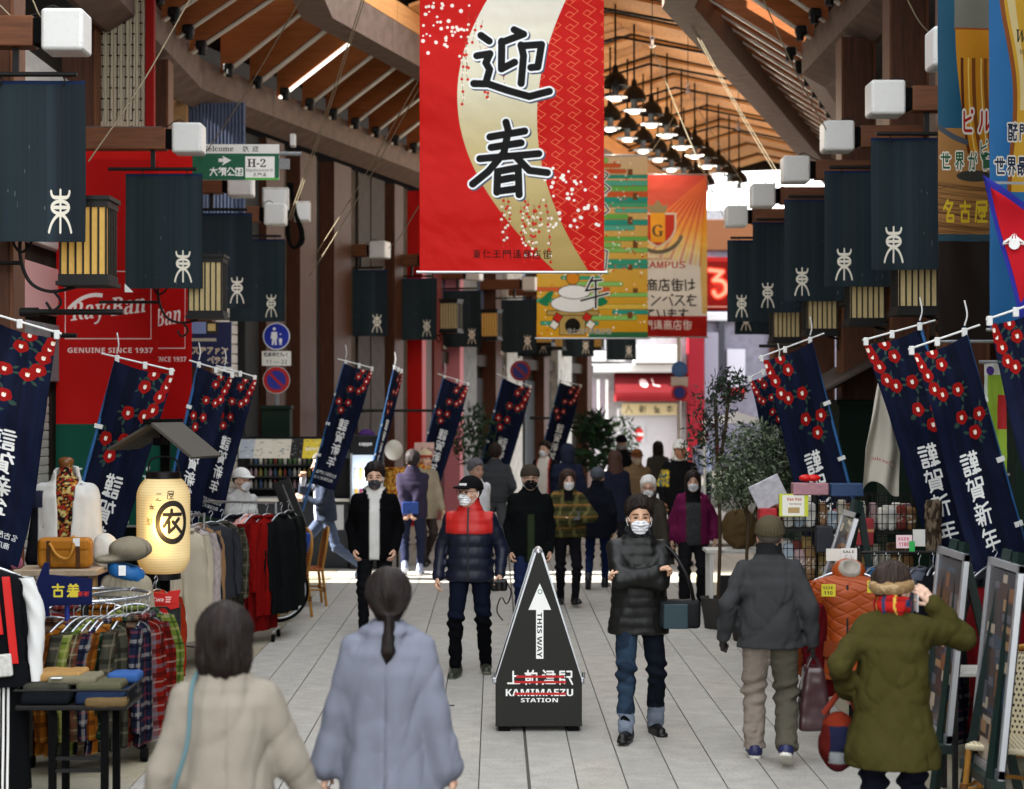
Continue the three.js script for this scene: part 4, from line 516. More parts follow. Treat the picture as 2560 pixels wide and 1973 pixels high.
    if (kind === 'band') hm('fur_headband', (x, y, z) => { const e = Math.hypot(skull(x, y, z, 0.012), (y - 0.02 - z * 0.1) * 0.72) - 0.026; return e + 0.005 * N3.noise(x * 120, y * 120, z * 120); }, clothMat, (x, y, z) => (N3.noise(x * 30, y * 30, z * 30) > 0.1 ? c1 : c2), 0.2);
    if (kind === 'hood') hm('hood', (x, y, z) => smax(smin(skull(x, y, z, 0.035), ell(x, y, z, [0, -0.06, -0.03], [0.1, 0.11, 0.1]), 0.04), -ell(x, y, z, [0, -0.01, 0.12], [0.075, 0.11, 0.09]), 0.012), clothMat, c1); }
  if (o.mask) { hm('face_mask', (x, y, z) => smax(smax(faceF(x, y, z) - 0.007 - 0.0015 * Math.sin(y * 320), 0.002 - faceF(x, y, z), 0.003), ell(x, y, z, [0, -0.052, 0.085], [0.066, 0.05, 0.08]), 0.004), clothMat, o.mask, 0.14, Math.min(hc, 0.006)); const P3 = (x, y, z) => V(x * k, y * k, z * k).applyMatrix4(HM); for (const s of [-1, 1]) mesh('ear_loop', tube([P3(s * 0.058, -0.03, 0.06), P3(s * 0.076, 0.005, 0.02), P3(s * 0.086, 0.012, -0.008), P3(s * 0.078, -0.04, 0.01), P3(s * 0.056, -0.075, 0.048)], 0.0022 * k, 14, 4), maskMat, t); }
  if (o.glasses) { const P3 = (x, y, z) => V(x * k, y * k, z * k).applyMatrix4(HM), rim = (s) => tube([0, 1, 2, 3, 4, 5, 6, 7].map((i) => P3(s * (0.031 + 0.025 * Math.cos(i * 0.785)), 0.008 + 0.017 * Math.sin(i * 0.785), 0.108 - 0.35 * Math.abs(0.025 * Math.cos(i * 0.785) + 0.006))), 0.0024 * k, 20, 5, true); mesh('glasses', [rim(-1), rim(1), tube([P3(-0.008, 0.012, 0.108), P3(0, 0.014, 0.11), P3(0.008, 0.012, 0.108)], 0.002 * k, 6, 4), ...[-1, 1].map((s) => tube([P3(s * 0.056, 0.014, 0.098), P3(s * 0.082, 0.014, 0.03), P3(s * 0.084, 0.006, -0.01)], 0.002 * k, 8, 4))], std('#15120f', 0.3), t); }
  // ----- trousers, shoes -----
  const hemL = o.hemLeg ?? 0.03, tr = o.trouser ?? '#1c1d22', tw = o.legW ?? 1, trF = (x, y, z) => { let e = ell(x, y, z, [0, hipY + 0.03 * h + bob, 0], [0.1 * h, 0.08 * h, 0.07 * h]); for (const l of legs) { const q = cone(x, y, z, l.hip, l.knee, 0.088 * tw, 0.066 * tw), r = cone(x, y, z, l.knee, l.ankle, 0.066 * tw, (o.hemW ?? 0.054) * tw); e = smin(e, smin(q, r, 0.02), 0.03); } const low = Math.max(0, 1 - y / (0.28 * h)); e += wavy(x, y * 2.6, z, 9, 0.01 + 0.01 * low) + crease(x * 6, y * 9 + x * 3, z * 6, 0.008 + 0.006 * low) - 0.004; for (const l of legs) e += 0.006 * Math.sin(y * 75 + x * 20) * Math.exp(-(((y - l.knee[1]) / 0.09) ** 2)); return e; };
  const cutLeg = (x, y, z) => { let m = 1; for (const l of legs) { const q = V(...l.knee).sub(V(...l.ankle)).normalize(), D = (x - l.ankle[0]) * q.x + (y - l.ankle[1]) * q.y + (z - l.ankle[2]) * q.z; m = Math.min(m, Math.hypot(x - l.ankle[0], z - l.ankle[2]) < 0.16 && y < l.knee[1] ? -D - (0.045 - hemL) : 1); } return m === 1 ? -1 : m; };
  if (!o.noLegs) {
    mesh('trousers', sdfMesh((x, y, z) => Math.max(trF(x, y, z), cutLeg(x, y, z)), ...span([...legs.map((l) => l.ankle), ...legs.map((l) => l.knee), [0.1 * h, 0.6 * h, 0.08], [-0.1 * h, 0.6 * h, -0.1]], 0.12), cell, (x, y, z) => (typeof tr === 'function' ? tr(x, y, z, legs) : tr)), o.trMat ?? clothMat, t);
    for (const l of legs) { const sc = o.shoe ?? ['#14130f', '#2a2926'], cy = Math.cos(l.yaw), sy = Math.sin(l.yaw), cp = Math.cos(l.pitch), sp = Math.sin(l.pitch), ox = l.ankle[0], oy = l.ankle[1], oz = l.ankle[2], un2 = (x, y, z) => { let X = x - ox, Y = y - oy, Z = z - oz; [X, Z] = [X * cy - Z * sy, X * sy + Z * cy]; [Y, Z] = [Y * cp + Z * sp, -Y * sp + Z * cp]; return [X, Y, Z]; }, q = h / 1.7;
      const sf = (x, y, z) => { const p = un2(x, y, z), X = p[0] / q, Y = p[1] / q, Z = p[2] / q; let e = smin(cone(X, Y, Z, [0, -0.035, -0.035], [0, -0.048, 0.13], 0.042, 0.034), cone(X, Y, Z, [0, -0.03, -0.02], [0, 0.035, -0.02], 0.045, 0.046), 0.04); e = smax(e, -(Y + 0.08), 0.006); const sole = Math.max(smax(cone(X, 0, Z, [0, 0, -0.035], [0.004, 0, 0.14], 0.043, 0.041), Math.abs(Y + 0.07) - 0.013, 0.006)); return Math.min(e, sole) * q; };
      mesh('shoe', sdfMesh(sf, [ox - 0.24, oy - 0.2, oz - 0.24], [ox + 0.24, oy + 0.13, oz + 0.26], Math.max(0.006, d * 0.0006), (x, y, z) => (un2(x, y, z)[1] / q < -0.058 ? sc[1] : sc[0])), leatherMat, t); }
  }
  // ----- coat -----
  if (o.coat) { const c = { ...o.coat, fat: (o.coat.fat ?? 1) * 0.95 }, hem = c.hem ?? 0.47, T = c.table ?? [[hem * h, (c.hemW ?? 0.118) * h, (c.hemD ?? 0.088) * h], [0.56 * h, 0.112 * h * (c.fat ?? 1), 0.084 * h * (c.fat ?? 1)], [0.64 * h, 0.107 * h * (c.fat ?? 1), 0.08 * h * (c.fat ?? 1)], [0.72 * h, (fem ? 0.108 : 0.117) * h * (c.fat ?? 1), 0.08 * h * (c.fat ?? 1)], [0.77 * h, shw + 0.006 * h, 0.072 * h], [0.81 * h, shw * 0.84, 0.06 * h], [0.838 * h, 0.066 * h, 0.052 * h], [0.858 * h, 0.05 * h, 0.047 * h], [0.87 * h, 0.045 * h, 0.045 * h]];
    const sw = (c.sleeve ?? 1) * 0.94, puff = c.puff ?? 0, wr = c.wrinkle ?? 0.012, open = c.open ?? 0, su = c.cuff ?? 0.97;
    const sleeves = arms.map((a) => ({ ...a, end: mixv(a.elbow, a.wrist, su), L1: Math.hypot(...a.sh.map((q, i) => q - a.elbow[i])) }));
    const cf = (x, y, z) => { const p = un(x, y, z), r = lerpTable(T, p[1]), X = p[0] / r[1], Z = (p[2] - (r[3] || 0)) / r[2], l = Math.pow(Math.pow(Math.abs(X), 2.3) + Math.pow(Math.abs(Z), 2.3), 1 / 2.3); let e = (l - 1) * Math.min(r[1], r[2]) * 0.92; e = Math.max(e, p[1] - (c.top ?? 0.865) * h);
      if (puff) e -= puff * (Math.sqrt(Math.abs(Math.sin(p[1] * Math.PI / (c.pitch ?? 0.085)))) - 0.6);
      for (const a of sleeves) { const up1 = cone(x, y, z, a.sh, a.elbow, 0.058 * sw, 0.054 * sw), lo1 = cone(x, y, z, a.elbow, a.end, 0.054 * sw, (c.cuffW ?? 0.046) * sw); let q = smin(up1, lo1, 0.015); if (puff) { const along = (V(x, y, z).sub(V(...(up1 < lo1 ? a.sh : a.elbow)))).length(); q -= puff * 0.8 * (Math.sqrt(Math.abs(Math.sin(along * Math.PI / (c.pitch ?? 0.085)))) - 0.6); } else q += 0.006 * sw * Math.sin((V(x, y, z).sub(V(...a.elbow))).length() * 70) * Math.exp(-((Math.hypot(x - a.elbow[0], y - a.elbow[1], z - a.elbow[2]) / 0.11) ** 2)); e = smin(e, q, c.blend ?? 0.035); }
      if (c.collar) { const ring = Math.hypot(Math.hypot(p[0] * 0.95, p[2] + 0.004) - 0.062 * h / 1.65, Math.max(0, Math.abs(p[1] - (0.862 + c.collar * 0.4) * h) - c.collar * 0.5 * h)) - 0.013; e = smin(e, ring, 0.014); }
      if (c.lapel) e = smin(e, Math.hypot(Math.hypot(p[0], p[2] * 1.25) - (0.075 + (0.87 * h - p[1]) * 0.55), p[1] - 0.842 * h + 0.0) - 0.022, 0.02);
      if (c.hoodDown) e = smin(e, ell(...p, [0, 0.84 * h, -0.062 * h], [0.075 * h, 0.035 * h, 0.04 * h]), 0.025);
      e += wavy(p[0], p[1] * (c.fold ?? 0.6), p[2], 7, wr) + wavy(p[0] * 2.6, p[1] * 0.9, p[2] * 2.6, 6, wr * 0.5) + (puff ? 0.3 : 1) * (crease(p[0] * 5 + p[1] * 2.4, p[1] * (c.fold ?? 0.6) * 5 - p[0] * 2, p[2] * 5, wr * 0.75) - wr * 0.3); if (c.quilt) e += 0.004 * (Math.abs(Math.sin((p[1] + p[0]) * c.quilt)) ** 0.3 + Math.abs(Math.sin((p[1] - p[0]) * c.quilt)) ** 0.3) * -1 + 0.006;
      if (c.vfold) e += c.vfold * Math.sin(p[0] * 34 + 3 * N3.noise(p[0] * 5, p[1] * 1.5, p[2] * 5)) * Math.max(0, Math.min(1, (0.8 * h - p[1]) * 2.2)); if (c.seam) e += 0.008 * Math.exp(-((p[0] / 0.008) ** 2)) * (p[2] * c.seam > 0 ? 1 : 0);
      return smax(e, hem * h + (c.slant ?? 0) * x - y + wavy(x, 3, z, 12, 0.012), 0.008); };
    const col = typeof c.color === 'function' ? (x, y, z) => { const p = un(x, y, z); return c.color(p[0], p[1] / h, p[2], x, y, z); } : () => c.color;
    mesh(c.name ?? 'coat', sdfMesh(cf, ...span([...arms.map((a) => a.elbow), ...arms.map((a) => a.wrist), up(shw, 0.9 * h, 0.05), up(-shw, 0.9 * h, -0.12), [0.14 * h, hem * h, (c.hemD ?? 0.1) * h + 0.04], [-0.14 * h, hem * h, -(c.hemD ?? 0.1) * h - 0.04]], 0.1), cell, col), c.shiny ? shinyCloth : clothMat, t);
    if (c.placket) mesh('zip', cloth(1, 14, (u, v) => { const yy = (0.85 - v * (0.85 - hem - 0.01)) * h, r = lerpTable(T, yy), q = up((u - 0.5) * 0.014, yy, r[2] * 0.99 + 0.006 + puff); return V(...q); }, 0.004), std(c.placket, 0.4), t); }
  if (o.inner) mesh('inner_top', sdfMesh((x, y, z) => { const p = un(x, y, z), r = (o.coat?.table ?? [[0, 0.1 * h, 0.08 * h]])[0]; return smax(ell(...p, [0, (o.inner[3] ?? 0.67) * h, 0.03 * h], [o.inner[1] * h, (o.inner[4] ?? 0.19) * h, 0.068 * h]), o.inner[2] * h - p[1], 0.01); }, ...span([[0.12, 0.4 * h, -0.1], [-0.12, 0.9 * h, 0.22]], 0.05), cell, () => o.inner[0]), clothMat, t);
  if (o.scarf) mesh('scarf', sdfMesh((x, y, z) => { const p = un(x, y, z), e = Math.hypot((Math.hypot(p[0], p[2] + 0.002) - 0.07 * h / 1.65), (p[1] - 0.862 * h + p[2] * 0.12) * 0.55) - 0.028; return e + wavy(p[0], p[1], p[2], 18, 0.018); }, ...span([up(0.1, 0.8 * h, 0.1), up(-0.1, 0.92 * h, -0.1)], 0.05), cell * 0.8, typeof o.scarf === 'function' ? (x, y, z) => o.scarf(...un(x, y, z)) : () => o.scarf), clothMat, t);
  o.extra?.(t, { legs, arms, h, up, un, cell, P3: (x, y, z) => V(x * k, y * k, z * k).applyMatrix4(HM) });
  return t;
}
const plaid = (base, list) => (x, y, z) => { for (const [ax, per, w, ph, c] of list) { const v = ax === 'x' ? x + z * 0.6 : y; if (((v + ph) / per % 1 + 1) % 1 < w) return c; } return base; };
const AWAY = Math.PI;
const bagStrap = (pts, r, mat, t, name = 'strap') => mesh(name, tube(pts.map((p) => V(...p)), r, 20, 6), mat, t);
function soft(w, hgt, dep, f) { return sdfMesh((x, y, z) => Math.hypot(Math.max(Math.abs(x) - w / 2 * (f ? f(y / hgt) : 1) + 0.03, 0), Math.max(Math.abs(y) - hgt / 2 + 0.03, 0), Math.max(Math.abs(z) - dep / 2 + 0.02, 0)) - 0.028 + wavy(x, y, z, 8, 0.012), [-w / 2 - 0.06, -hgt / 2 - 0.05, -dep / 2 - 0.05], [w / 2 + 0.06, hgt / 2 + 0.05, dep / 2 + 0.05], 0.011); }
const handAt = (t, a, dy = -0.09) => V(...a.wrist).add(V(...a.wrist).sub(V(...a.elbow)).normalize().multiplyScalar(-dy)).applyMatrix4(t.matrixWorld);
const carried = (name, label, cat, geo, mat, pos, turn = 0) => { const m = one(name, label, cat, geo, mat, undefined, pos); m.rotation.y = turn; return m; };

// the two women in front, seen from behind
person({ label: 'person with dark bob hair in a beige coat, seen from behind', d: 6.5, x: 482, h: 1.58, fem: 1, back: 1, face: AWAY + 0.12, turn: -0.25, hair: ['bob', '#0f0a08'], hands: [[-0.36, 0.74, 0.1, [-0.1, 0, -1]], [0.26, 0.76, 0.02, [0.1, 0, -1]]], trouser: '#202024', noLegs: false,
  coat: { color: '#7f786d', hem: 0.3, hemW: 0.15, hemD: 0.11, fat: 1.0, sleeve: 1.08, cuffW: 0.06, wrinkle: 0.01, vfold: 0.007, collar: 0.012, fold: 0.35, seam: -1, blend: 0.05 },
  extra: (t, q) => bagStrap([q.up(0.1, 1.34, -0.02), q.up(0.115, 1.3, -0.1), q.up(0.13, 1.1, -0.145), q.up(0.19, 0.9, -0.12), [0.24, 0.66, -0.04]], 0.008, std('#4d6a70', 0.6), t) });
person({ label: 'person with a ponytail in an oversized lavender coat, seen from behind', d: 7.68, x: 826, h: 1.6, fem: 1, back: 1, face: AWAY - 0.05, turn: 0.15, hair: ['tail', '#100b09'], hands: [[-0.28, 0.7, 0.0, [-0.1, 0, -1]], [0.27, 0.7, 0.02, [0.1, 0, -1]]], trouser: '#24242c',
  coat: { color: '#6c6f7b', hem: 0.3, hemW: 0.155, hemD: 0.12, fat: 1.03, sleeve: 1.14, cuffW: 0.068, wrinkle: 0.01, vfold: 0.008, lapel: 1, fold: 0.3, seam: -1, blend: 0.06 } });
// walking towards the camera
person({ label: 'person in a red and navy puffer jacket, black cap and white mask', d: 15.45, x: 1003, h: 1.69, face: -0.12, turn: -0.55, nod: -0.05, hat: ['cap', '#121214', '#c9c9c9'], hair: ['short', '#1a1614'], mask: '#e8e9ec', glasses: 1, feet: [[0.0, 0.18, 0.0, 0.1], [0.02, -0.12, 0.0, 0]], hands: [[-0.27, 0.83, 0.06], [0.27, 0.86, 0.1]], trouser: (x, y) => (y < 0.5 ? '#07080b' : '#0d1220'), shoe: ['#31352a', '#5a5a4c'],
  coat: { name: 'puffer_jacket', color: (x, y, z) => (y > 0.715 && Math.abs(x) < 0.2 && y > 0.7 + Math.abs(x) * 0.1 ? '#b0201c' : '#0d1224'), hem: 0.47, puff: 0.013, pitch: 0.1, fat: 1.06, sleeve: 1.08, wrinkle: 0.012, collar: 0.03, shiny: 1, placket: '#16181c' },
  extra: (t, q) => { const p = handAt(t, q.arms[1], -0.1); carried('camera_bag', 'small black camera with dangling strap held by the person in the red and navy puffer', 'camera', [rbox(0.14, 0.1, 0.08, 0.025), cyl(0.035, 0.06, 0.0, 0, 0.06, 14).rotateX(0.0), tube([V(0.06, 0.03, 0), V(0.1, -0.06, 0.02), V(0.06, -0.16, 0.02), V(0.02, -0.1, 0.02), V(-0.02, -0.22, 0.01), V(0.03, -0.3, 0)], 0.006, 24, 5)], M.black, p); } });
person({ label: 'person with arms crossed in a black jacket, cuffed jeans and white mask', d: 12.53, x: 1362, h: 1.66, face: 0.03, nod: 0.06, hair: ['short', '#15110f'], mask: '#e9eaee', skin: '#c59a7d', feet: [[-0.01, 0.22, 0.0, -0.12, -0.3], [0.03, -0.1, 0.0, 0, 0.2]], hands: [[0.1, 1.16, 0.2, [-1, -0.6, 0.35]], [-0.12, 1.13, 0.18, [1, -0.6, 0.35]]], hemLeg: -0.045, legW: 0.98, hemW: 0.06, grip: [1.2, 1.2],
  trouser: (x, y, z, L) => (y < 0.2 ? '#6d7684' : x < 0.0 && y < 0.75 ? (N3.noise(x * 8, y * 5, z * 8) > 0.05 ? '#283748' : '#1d2836') : '#10141b'), shoe: ['#0f0f10', '#131313'], scarf: (x, y, z) => (((x * 40 + y * 25) % 2 + 2) % 2 < 1 ? '#2b2e30' : '#1b1c1d'),
  coat: { name: 'jacket', color: '#0f100e', hem: 0.43, hemW: 0.125, fat: 1.1, sleeve: 1.18, puff: 0.006, pitch: 0.07, wrinkle: 0.02, collar: 0.02, shiny: 1 },
  extra: (t, q) => { mesh('sock', [[0, 1].map((i) => { const a = q.legs[i].ankle; return cyl(0.042, 0.12, a[0], a[1] + 0.06, a[2], 14); })].flat(), M.blackMatte, t); const p = V(0.27, 0.86, 0.1).applyMatrix4(t.matrixWorld), b = thing('shoulder_bag', 'dark teal shoulder bag at the hip of the person with crossed arms', 'bag', p); mesh('pouch', soft(0.29, 0.2, 0.13), std('#16181a', 0.6), b); mesh('flap', rbox(0.17, 0.17, 0.02, 0.008, -0.03, -0.01, 0.075), std('#263a40', 0.5), b); mesh('strap', tube([V(0.1, 0.1, 0), V(0.06, 0.24, 0.06), V(-0.04, 0.42, 0.02), V(-0.14, 0.5, -0.1)], 0.014, 20, 6), M.black, b); } });
person({ label: 'person in a grey fleece jacket and brown beanie carrying a bag, seen from behind', d: 11.6, x: 1643, h: 1.58, back: 1, face: AWAY - 0.1, lean: 0.06, hat: ['beanie', '#4a4334'], hair: ['short', '#55504a'], feet: [[0.0, -0.16, 0.05, 0.5], [0.0, 0.16, 0.0, 0]], hands: [[-0.27, 0.77, 0.02], [0.3, 0.8, 0.02]], gloves: '#131314', grip: [0.5, 1.3], trouser: (x, y, z) => (x > 0.0 ? '#857a70' : '#4e4a40'), legW: 1.14, hemW: 0.064, shoe: ['#23264a', '#c9c6bb'], skin: '#b98f78',
  coat: { name: 'fleece_jacket', color: (x, y) => (y > 0.845 ? '#1f2021' : '#363738'), hem: 0.47, hemW: 0.135, fat: 1.16, sleeve: 1.16, wrinkle: 0.018, collar: 0.025, shoulder: 1.1 },
  extra: (t, q) => { const a = q.arms[0], p = handAt(t, a, -0.09), b = thing('carrier_bag', 'full maroon plastic carrier bag held by the person in the grey fleece', 'bag', V(p.x, p.y - 0.27, p.z)); mesh('bag', soft(0.22, 0.42, 0.16, (v) => 0.55 + 0.5 * (0.5 - v)), phys('#3a2226', 0.3, { clearcoat: 0.3 }), b); mesh('handles', [tube([V(-0.06, 0.17, 0.03), V(-0.02, 0.25, 0.02), V(0.0, 0.28, 0)], 0.013, 10, 6), tube([V(0.06, 0.17, -0.03), V(0.02, 0.25, -0.02), V(0.0, 0.28, 0)], 0.013, 10, 6)], phys('#3a2226', 0.3, {}), b); } });
person({ label: 'person in an olive quilted coat with fluffy headband, hand raised to the face', d: 8.98, x: 1904, h: 1.5, fem: 1, back: 1, face: AWAY - 0.25, turn: -0.6, lean: 0.08, feet: [[0, 0.03, 0], [0, -0.02, 0]], hat: ['band', '#a38b6a', '#8c7250'], hair: ['short', '#2a211c'], hands: [[-0.2, 1.3, 0.12, [-0.3, -1, -0.1], [0.6, 0, 0.4]], [0.23, 0.86, 0.06]], trouser: '#14161f', grip: [0.3, 1.2], skin: '#c7a48f',
  scarf: plaid('#a3201c', [['x', 0.11, 0.2, 0.02, '#2b3a5a'], ['x', 0.11, 0.09, 0.07, '#c9a84a'], ['y', 0.06, 0.2, 0, '#7d1a1a']]),
  coat: { name: 'quilted_coat', color: '#3a3619', hem: 0.34, hemW: 0.155, hemD: 0.13, fat: 1.16, sleeve: 1.2, wrinkle: 0.016, quilt: 24, fold: 0.7, collar: 0.01, shoulder: 1.05, blend: 0.05 },
  extra: (t, q) => { const p = handAt(t, q.arms[1], -0.1), b = thing('shopping_bag', 'red, navy and grey patchwork shopping bag beside the olive coat', 'bag', V(p.x - 0.06, p.y - 0.2, p.z + 0.05)); mesh('bag', sdfMesh((x, y, z) => ell(x, y, z, [0, 0, 0], [0.1, 0.16, 0.09]) + wavy(x, y, z, 9, 0.03), [-0.2, -0.22, -0.17], [0.2, 0.22, 0.17], 0.01, (x, y) => (y > 0.09 ? '#6a2414' : x < -0.06 ? '#4a1410' : y > -0.04 ? '#1b1d33' : y > -0.1 ? '#7c7f80' : '#4a1a1e')), clothMat, b); mesh('handle', tube([V(-0.08, 0.14, 0), V(0.03, 0.26, 0), V(0.1, 0.13, 0)], 0.016, 14, 6), std('#6a2414', 0.8), b);
    mesh('held_mask', cloth(4, 4, (u, v) => q.P3(-0.05 - u * 0.07, -0.02 - v * 0.09, 0.12 - u * 0.06), 0.003), maskMat, t); } });
// further back
person({ label: 'person in a black coat over a pale grey hoodie wearing a dark mask', d: 18.1, x: 800, h: 1.72, face: 0.02, nod: 0.08, hair: ['short', '#120e0d'], mask: '#4a494c', brow: '#120e0d', feet: [[0, 0.12, 0, 0], [0, -0.08, 0, 0]], hands: [[-0.2, 0.86, 0.1], [0.2, 0.86, 0.1]], trouser: '#0f1012', coat: { color: (x, y, z) => (z > 0.03 && Math.abs(x) < 0.045 + Math.max(0, y - 0.78) * 0.6 ? '#c9c8c4' : y > 0.85 ? '#cfcec9' : '#08080a'), hem: 0.44, fat: 1.14, sleeve: 1.2, wrinkle: 0.014, hoodDown: 1, collar: 0.02 } });
person({ label: 'person in a dark suit striding through the patch of sunlight', d: 23.9, x: 695, h: 1.72, face: -1.25, turn: 0.1, hair: ['short', '#55524e'], feet: [[0.02, 0.3, 0, -0.2], [0, -0.46, 0.1, 0.75]], bob: -0.06, lean: 0.08, hands: [[-0.02, 1.34, 0.3, [-0.6, -1, 0.2]], [0.1, 1.08, 0.32]], trouser: '#4a5468', hemW: 0.062, shoe: ['#6a7a92', '#4a4a50'], coat: { color: (x, y, z) => (z > 0.04 && Math.abs(x) < 0.05 ? '#b9bcc4' : '#343a48'), hem: 0.45, fat: 1.05, wrinkle: 0.012 } });
person({ label: 'person in a purple quilted jacket with hands clasped behind holding a blue book', d: 24.5, x: 880, h: 1.68, back: 1, face: AWAY, hair: ['short', '#2a2626'], feet: [[0, 0.1, 0, 0], [0, -0.1, 0.04, 0.5]], hands: [[0.02, 0.86, -0.2, [-1, 0, -0.6]], [0.03, 0.86, -0.21, [1, 0, -0.6]]], trouser: '#22263a', shoe: ['#8a90a8', '#b9bcc8'], coat: { color: '#2f2a3a', hem: 0.46, fat: 1.15, sleeve: 1.1, puff: 0.006, pitch: 0.07, collar: 0.02 },
  extra: (t) => carried('blue_book', 'blue book held behind the back of the purple jacket', 'book', rbox(0.22, 0.16, 0.03, 0.006), std('#2b4a94', 0.5), V(0.02, 0.92, -0.24).applyMatrix4(t.matrixWorld), 0.1) });
person({ label: 'person in a black coat, brown knit hat, glasses and black mask', d: 18.7, x: 1130, h: 1.68, face: 0.05, hat: ['beanie', '#3a342c'], hair: ['short', '#1a1614'], mask: '#17181a', glasses: 1, feet: [[0, 0.05, 0, 0], [0, -0.1, 0, 0]], hands: [[-0.2, 0.8, 0.06], [0.2, 0.8, 0.08]], trouser: '#1a2340', coat: { color: (x, y, z) => (z > 0.04 && Math.abs(x) < 0.03 && y < 0.7 ? '#2a3322' : '#0c0f10'), hem: 0.4, fat: 1.2, sleeve: 1.2, collar: 0.03, wrinkle: 0.016 } });
person({ label: 'person in an olive and brown checked poncho holding a phone, white mask', d: 20.8, x: 1210, h: 1.56, fem: 1, face: 0.1, turn: 0.1, nod: 0.05, hair: ['bob', '#2e1f18'], mask: '#e6e7ea', feet: [[0.03, -0.12, 0, 0], [-0.03, 0.2, 0.02, -0.2]], hands: [[0.02, 0.98, 0.2, [-1, -0.6, 0.1]], [0.06, 1.0, 0.22, [1, -0.6, 0.1]]], trouser: '#15151a', legW: 0.9, shoe: ['#08080a', '#17171a'], skin: '#d3ab94', coat: { name: 'poncho', color: (x, y, z) => (Math.abs(x) < 0.05 && z > 0 && y > 0.77 ? '#121214' : plaid('#3c3b22', [['y', 0.13, 0.16, 0.02, '#7d5a30'], ['x', 0.16, 0.22, 0.03, '#5f5a36'], ['y', 0.13, 0.1, 0.07, '#26261c']])(x, y * 1.56, z)), hem: 0.5, hemW: 0.15, fat: 1.25, sleeve: 1.35, cuffW: 0.06, wrinkle: 0.022, collar: 0.015, blend: 0.07 },
  extra: (t) => carried('mobile_phone', 'dark mobile phone in the hands of the person in the poncho', 'phone', rbox(0.075, 0.15, 0.012, 0.006).rotateX(-0.9), M.black, V(0.07, 1.04, 0.27).applyMatrix4(t.matrixWorld)) });
person({ label: 'person in a navy padded coat and grey knit hat, seen from behind', d: 22.6, x: 1274, h: 1.52, fem: 1, back: 1, face: AWAY - 0.2, hat: ['beanie', '#4c5058'], hair: ['short', '#3a3634'], feet: [[0.02, 0.2, 0, 0], [0, -0.16, 0.07, 0.7]], hands: [[-0.2, 0.74, 0.02], [0.22, 0.74, 0.08]], trouser: '#141f3c', legW: 0.86, shoe: ['#16181c', '#2b2d33'], coat: { color: '#12151d', hem: 0.42, fat: 1.2, sleeve: 1.15, puff: 0.006, collar: 0.03 } });
person({ label: 'person with white hair and lowered white mask in a brown coat', d: 20.2, x: 1383, h: 1.5, fem: 1, face: -0.1, nod: 0.1, hair: ['short', '#d6d3cd'], brow: '#a8a49e', mask: '#e6e7ea', glasses: 1, skin: '#c29279', trouser: '#22201f', coat: { color: '#37322c', hem: 0.42, fat: 1.25, sleeve: 1.2, wrinkle: 0.02, collar: 0.02 } });
person({ label: 'person in an open magenta jacket with black bob hair and white mask', d: 20.65, x: 1478, h: 1.55, fem: 1, face: -0.08, nod: 0.05, hair: ['bob', '#171110'], mask: '#e7e8eb', feet: [[0, 0.08, 0, 0], [0.02, -0.06, 0, 0]], hands: [[-0.24, 0.76, 0.06], [0.25, 0.78, 0.06]], trouser: '#18181b', legW: 1.08, hemW: 0.068, shoe: ['#111113', '#161618'], coat: { color: (x, y, z) => (z > 0.02 && Math.abs(x) < 0.085 ? (y > 0.77 ? '#131315' : N3.noise(x * 60, y * 90, 2) > 0 ? '#3a3c3d' : '#303232') : '#5e1a3e'), hem: 0.45, fat: 1.2, sleeve: 1.2, wrinkle: 0.018, collar: 0.02 } });
person({ label: 'person in a black coat with yellow sleeve patches and white ear-flap hat', d: 26, x: 1450, h: 1.8, face: 0.02, hat: ['beanie', '#dcdad4', '#e2e0da'], hair: ['short', '#181412'], skin: '#9a6a4e', hands: [[-0.24, 0.9, 0.05], [0.22, 0.9, 0.05]], trouser: '#121215', coat: { color: (x, y, z) => (x < -0.17 && y > 0.63 && y < 0.76 ? (N3.noise(x * 40, y * 60, z * 40) > 0.1 ? '#2c5a6a' : '#d8b81e') : y > 0.845 ? '#d5d2ca' : '#121214'), hem: 0.44, fat: 1.25, sleeve: 1.3, collar: 0.03, hoodDown: 1 },
  extra: (t, q) => { for (const s of [-1, 1]) mesh('ear_flap', ell && sph(0.05, ...q.P3(s * 0.085, -0.05, 0.0).toArray(), 0.5, 1.4, 0.8, 12), clothMat.clone && std('#dcdad4', 0.95), t); } });
person({ label: 'person in a tan padded jacket with brown felt hat and beige mask', d: 28.6, x: 1358, h: 1.6, face: 0.1, hat: ['brim', '#6a4224', '#45291a'], hair: ['short', '#3a2a20'], mask: '#b9a98c', trouser: '#2a2622', coat: { color: '#6d5940', hem: 0.45, fat: 1.2, sleeve: 1.2, puff: 0.01, collar: 0.03 } });
person({ label: 'person with long brown hair in a dark navy coat, seen from behind', d: 25.4, x: 1312, h: 1.66, fem: 1, back: 1, face: AWAY + 0.1, hair: ['long', '#3a2620'], trouser: '#17181d', coat: { color: '#161a28', hem: 0.4, fat: 1.25, sleeve: 1.25, wrinkle: 0.016 } });
person({ label: 'person in a black knit hat with a grey scarf and black coat, far off', d: 34, x: 1326, h: 1.74, back: 1, face: AWAY, hat: ['beanie', '#101013'], scarf: '#8d8b8c', trouser: '#15151a', coat: { color: '#16171c', hem: 0.42, fat: 1.15, sleeve: 1.15 } });
person({ label: 'person with black hair and a grey padded coat far down the street', d: 33, x: 1404, h: 1.64, fem: 1, back: 1, face: AWAY, hair: ['bob', '#17120f'], trouser: '#1a1a1d', coat: { color: '#3c3a37', hem: 0.42, fat: 1.15, sleeve: 1.15, puff: 0.006, collar: 0.02 } });
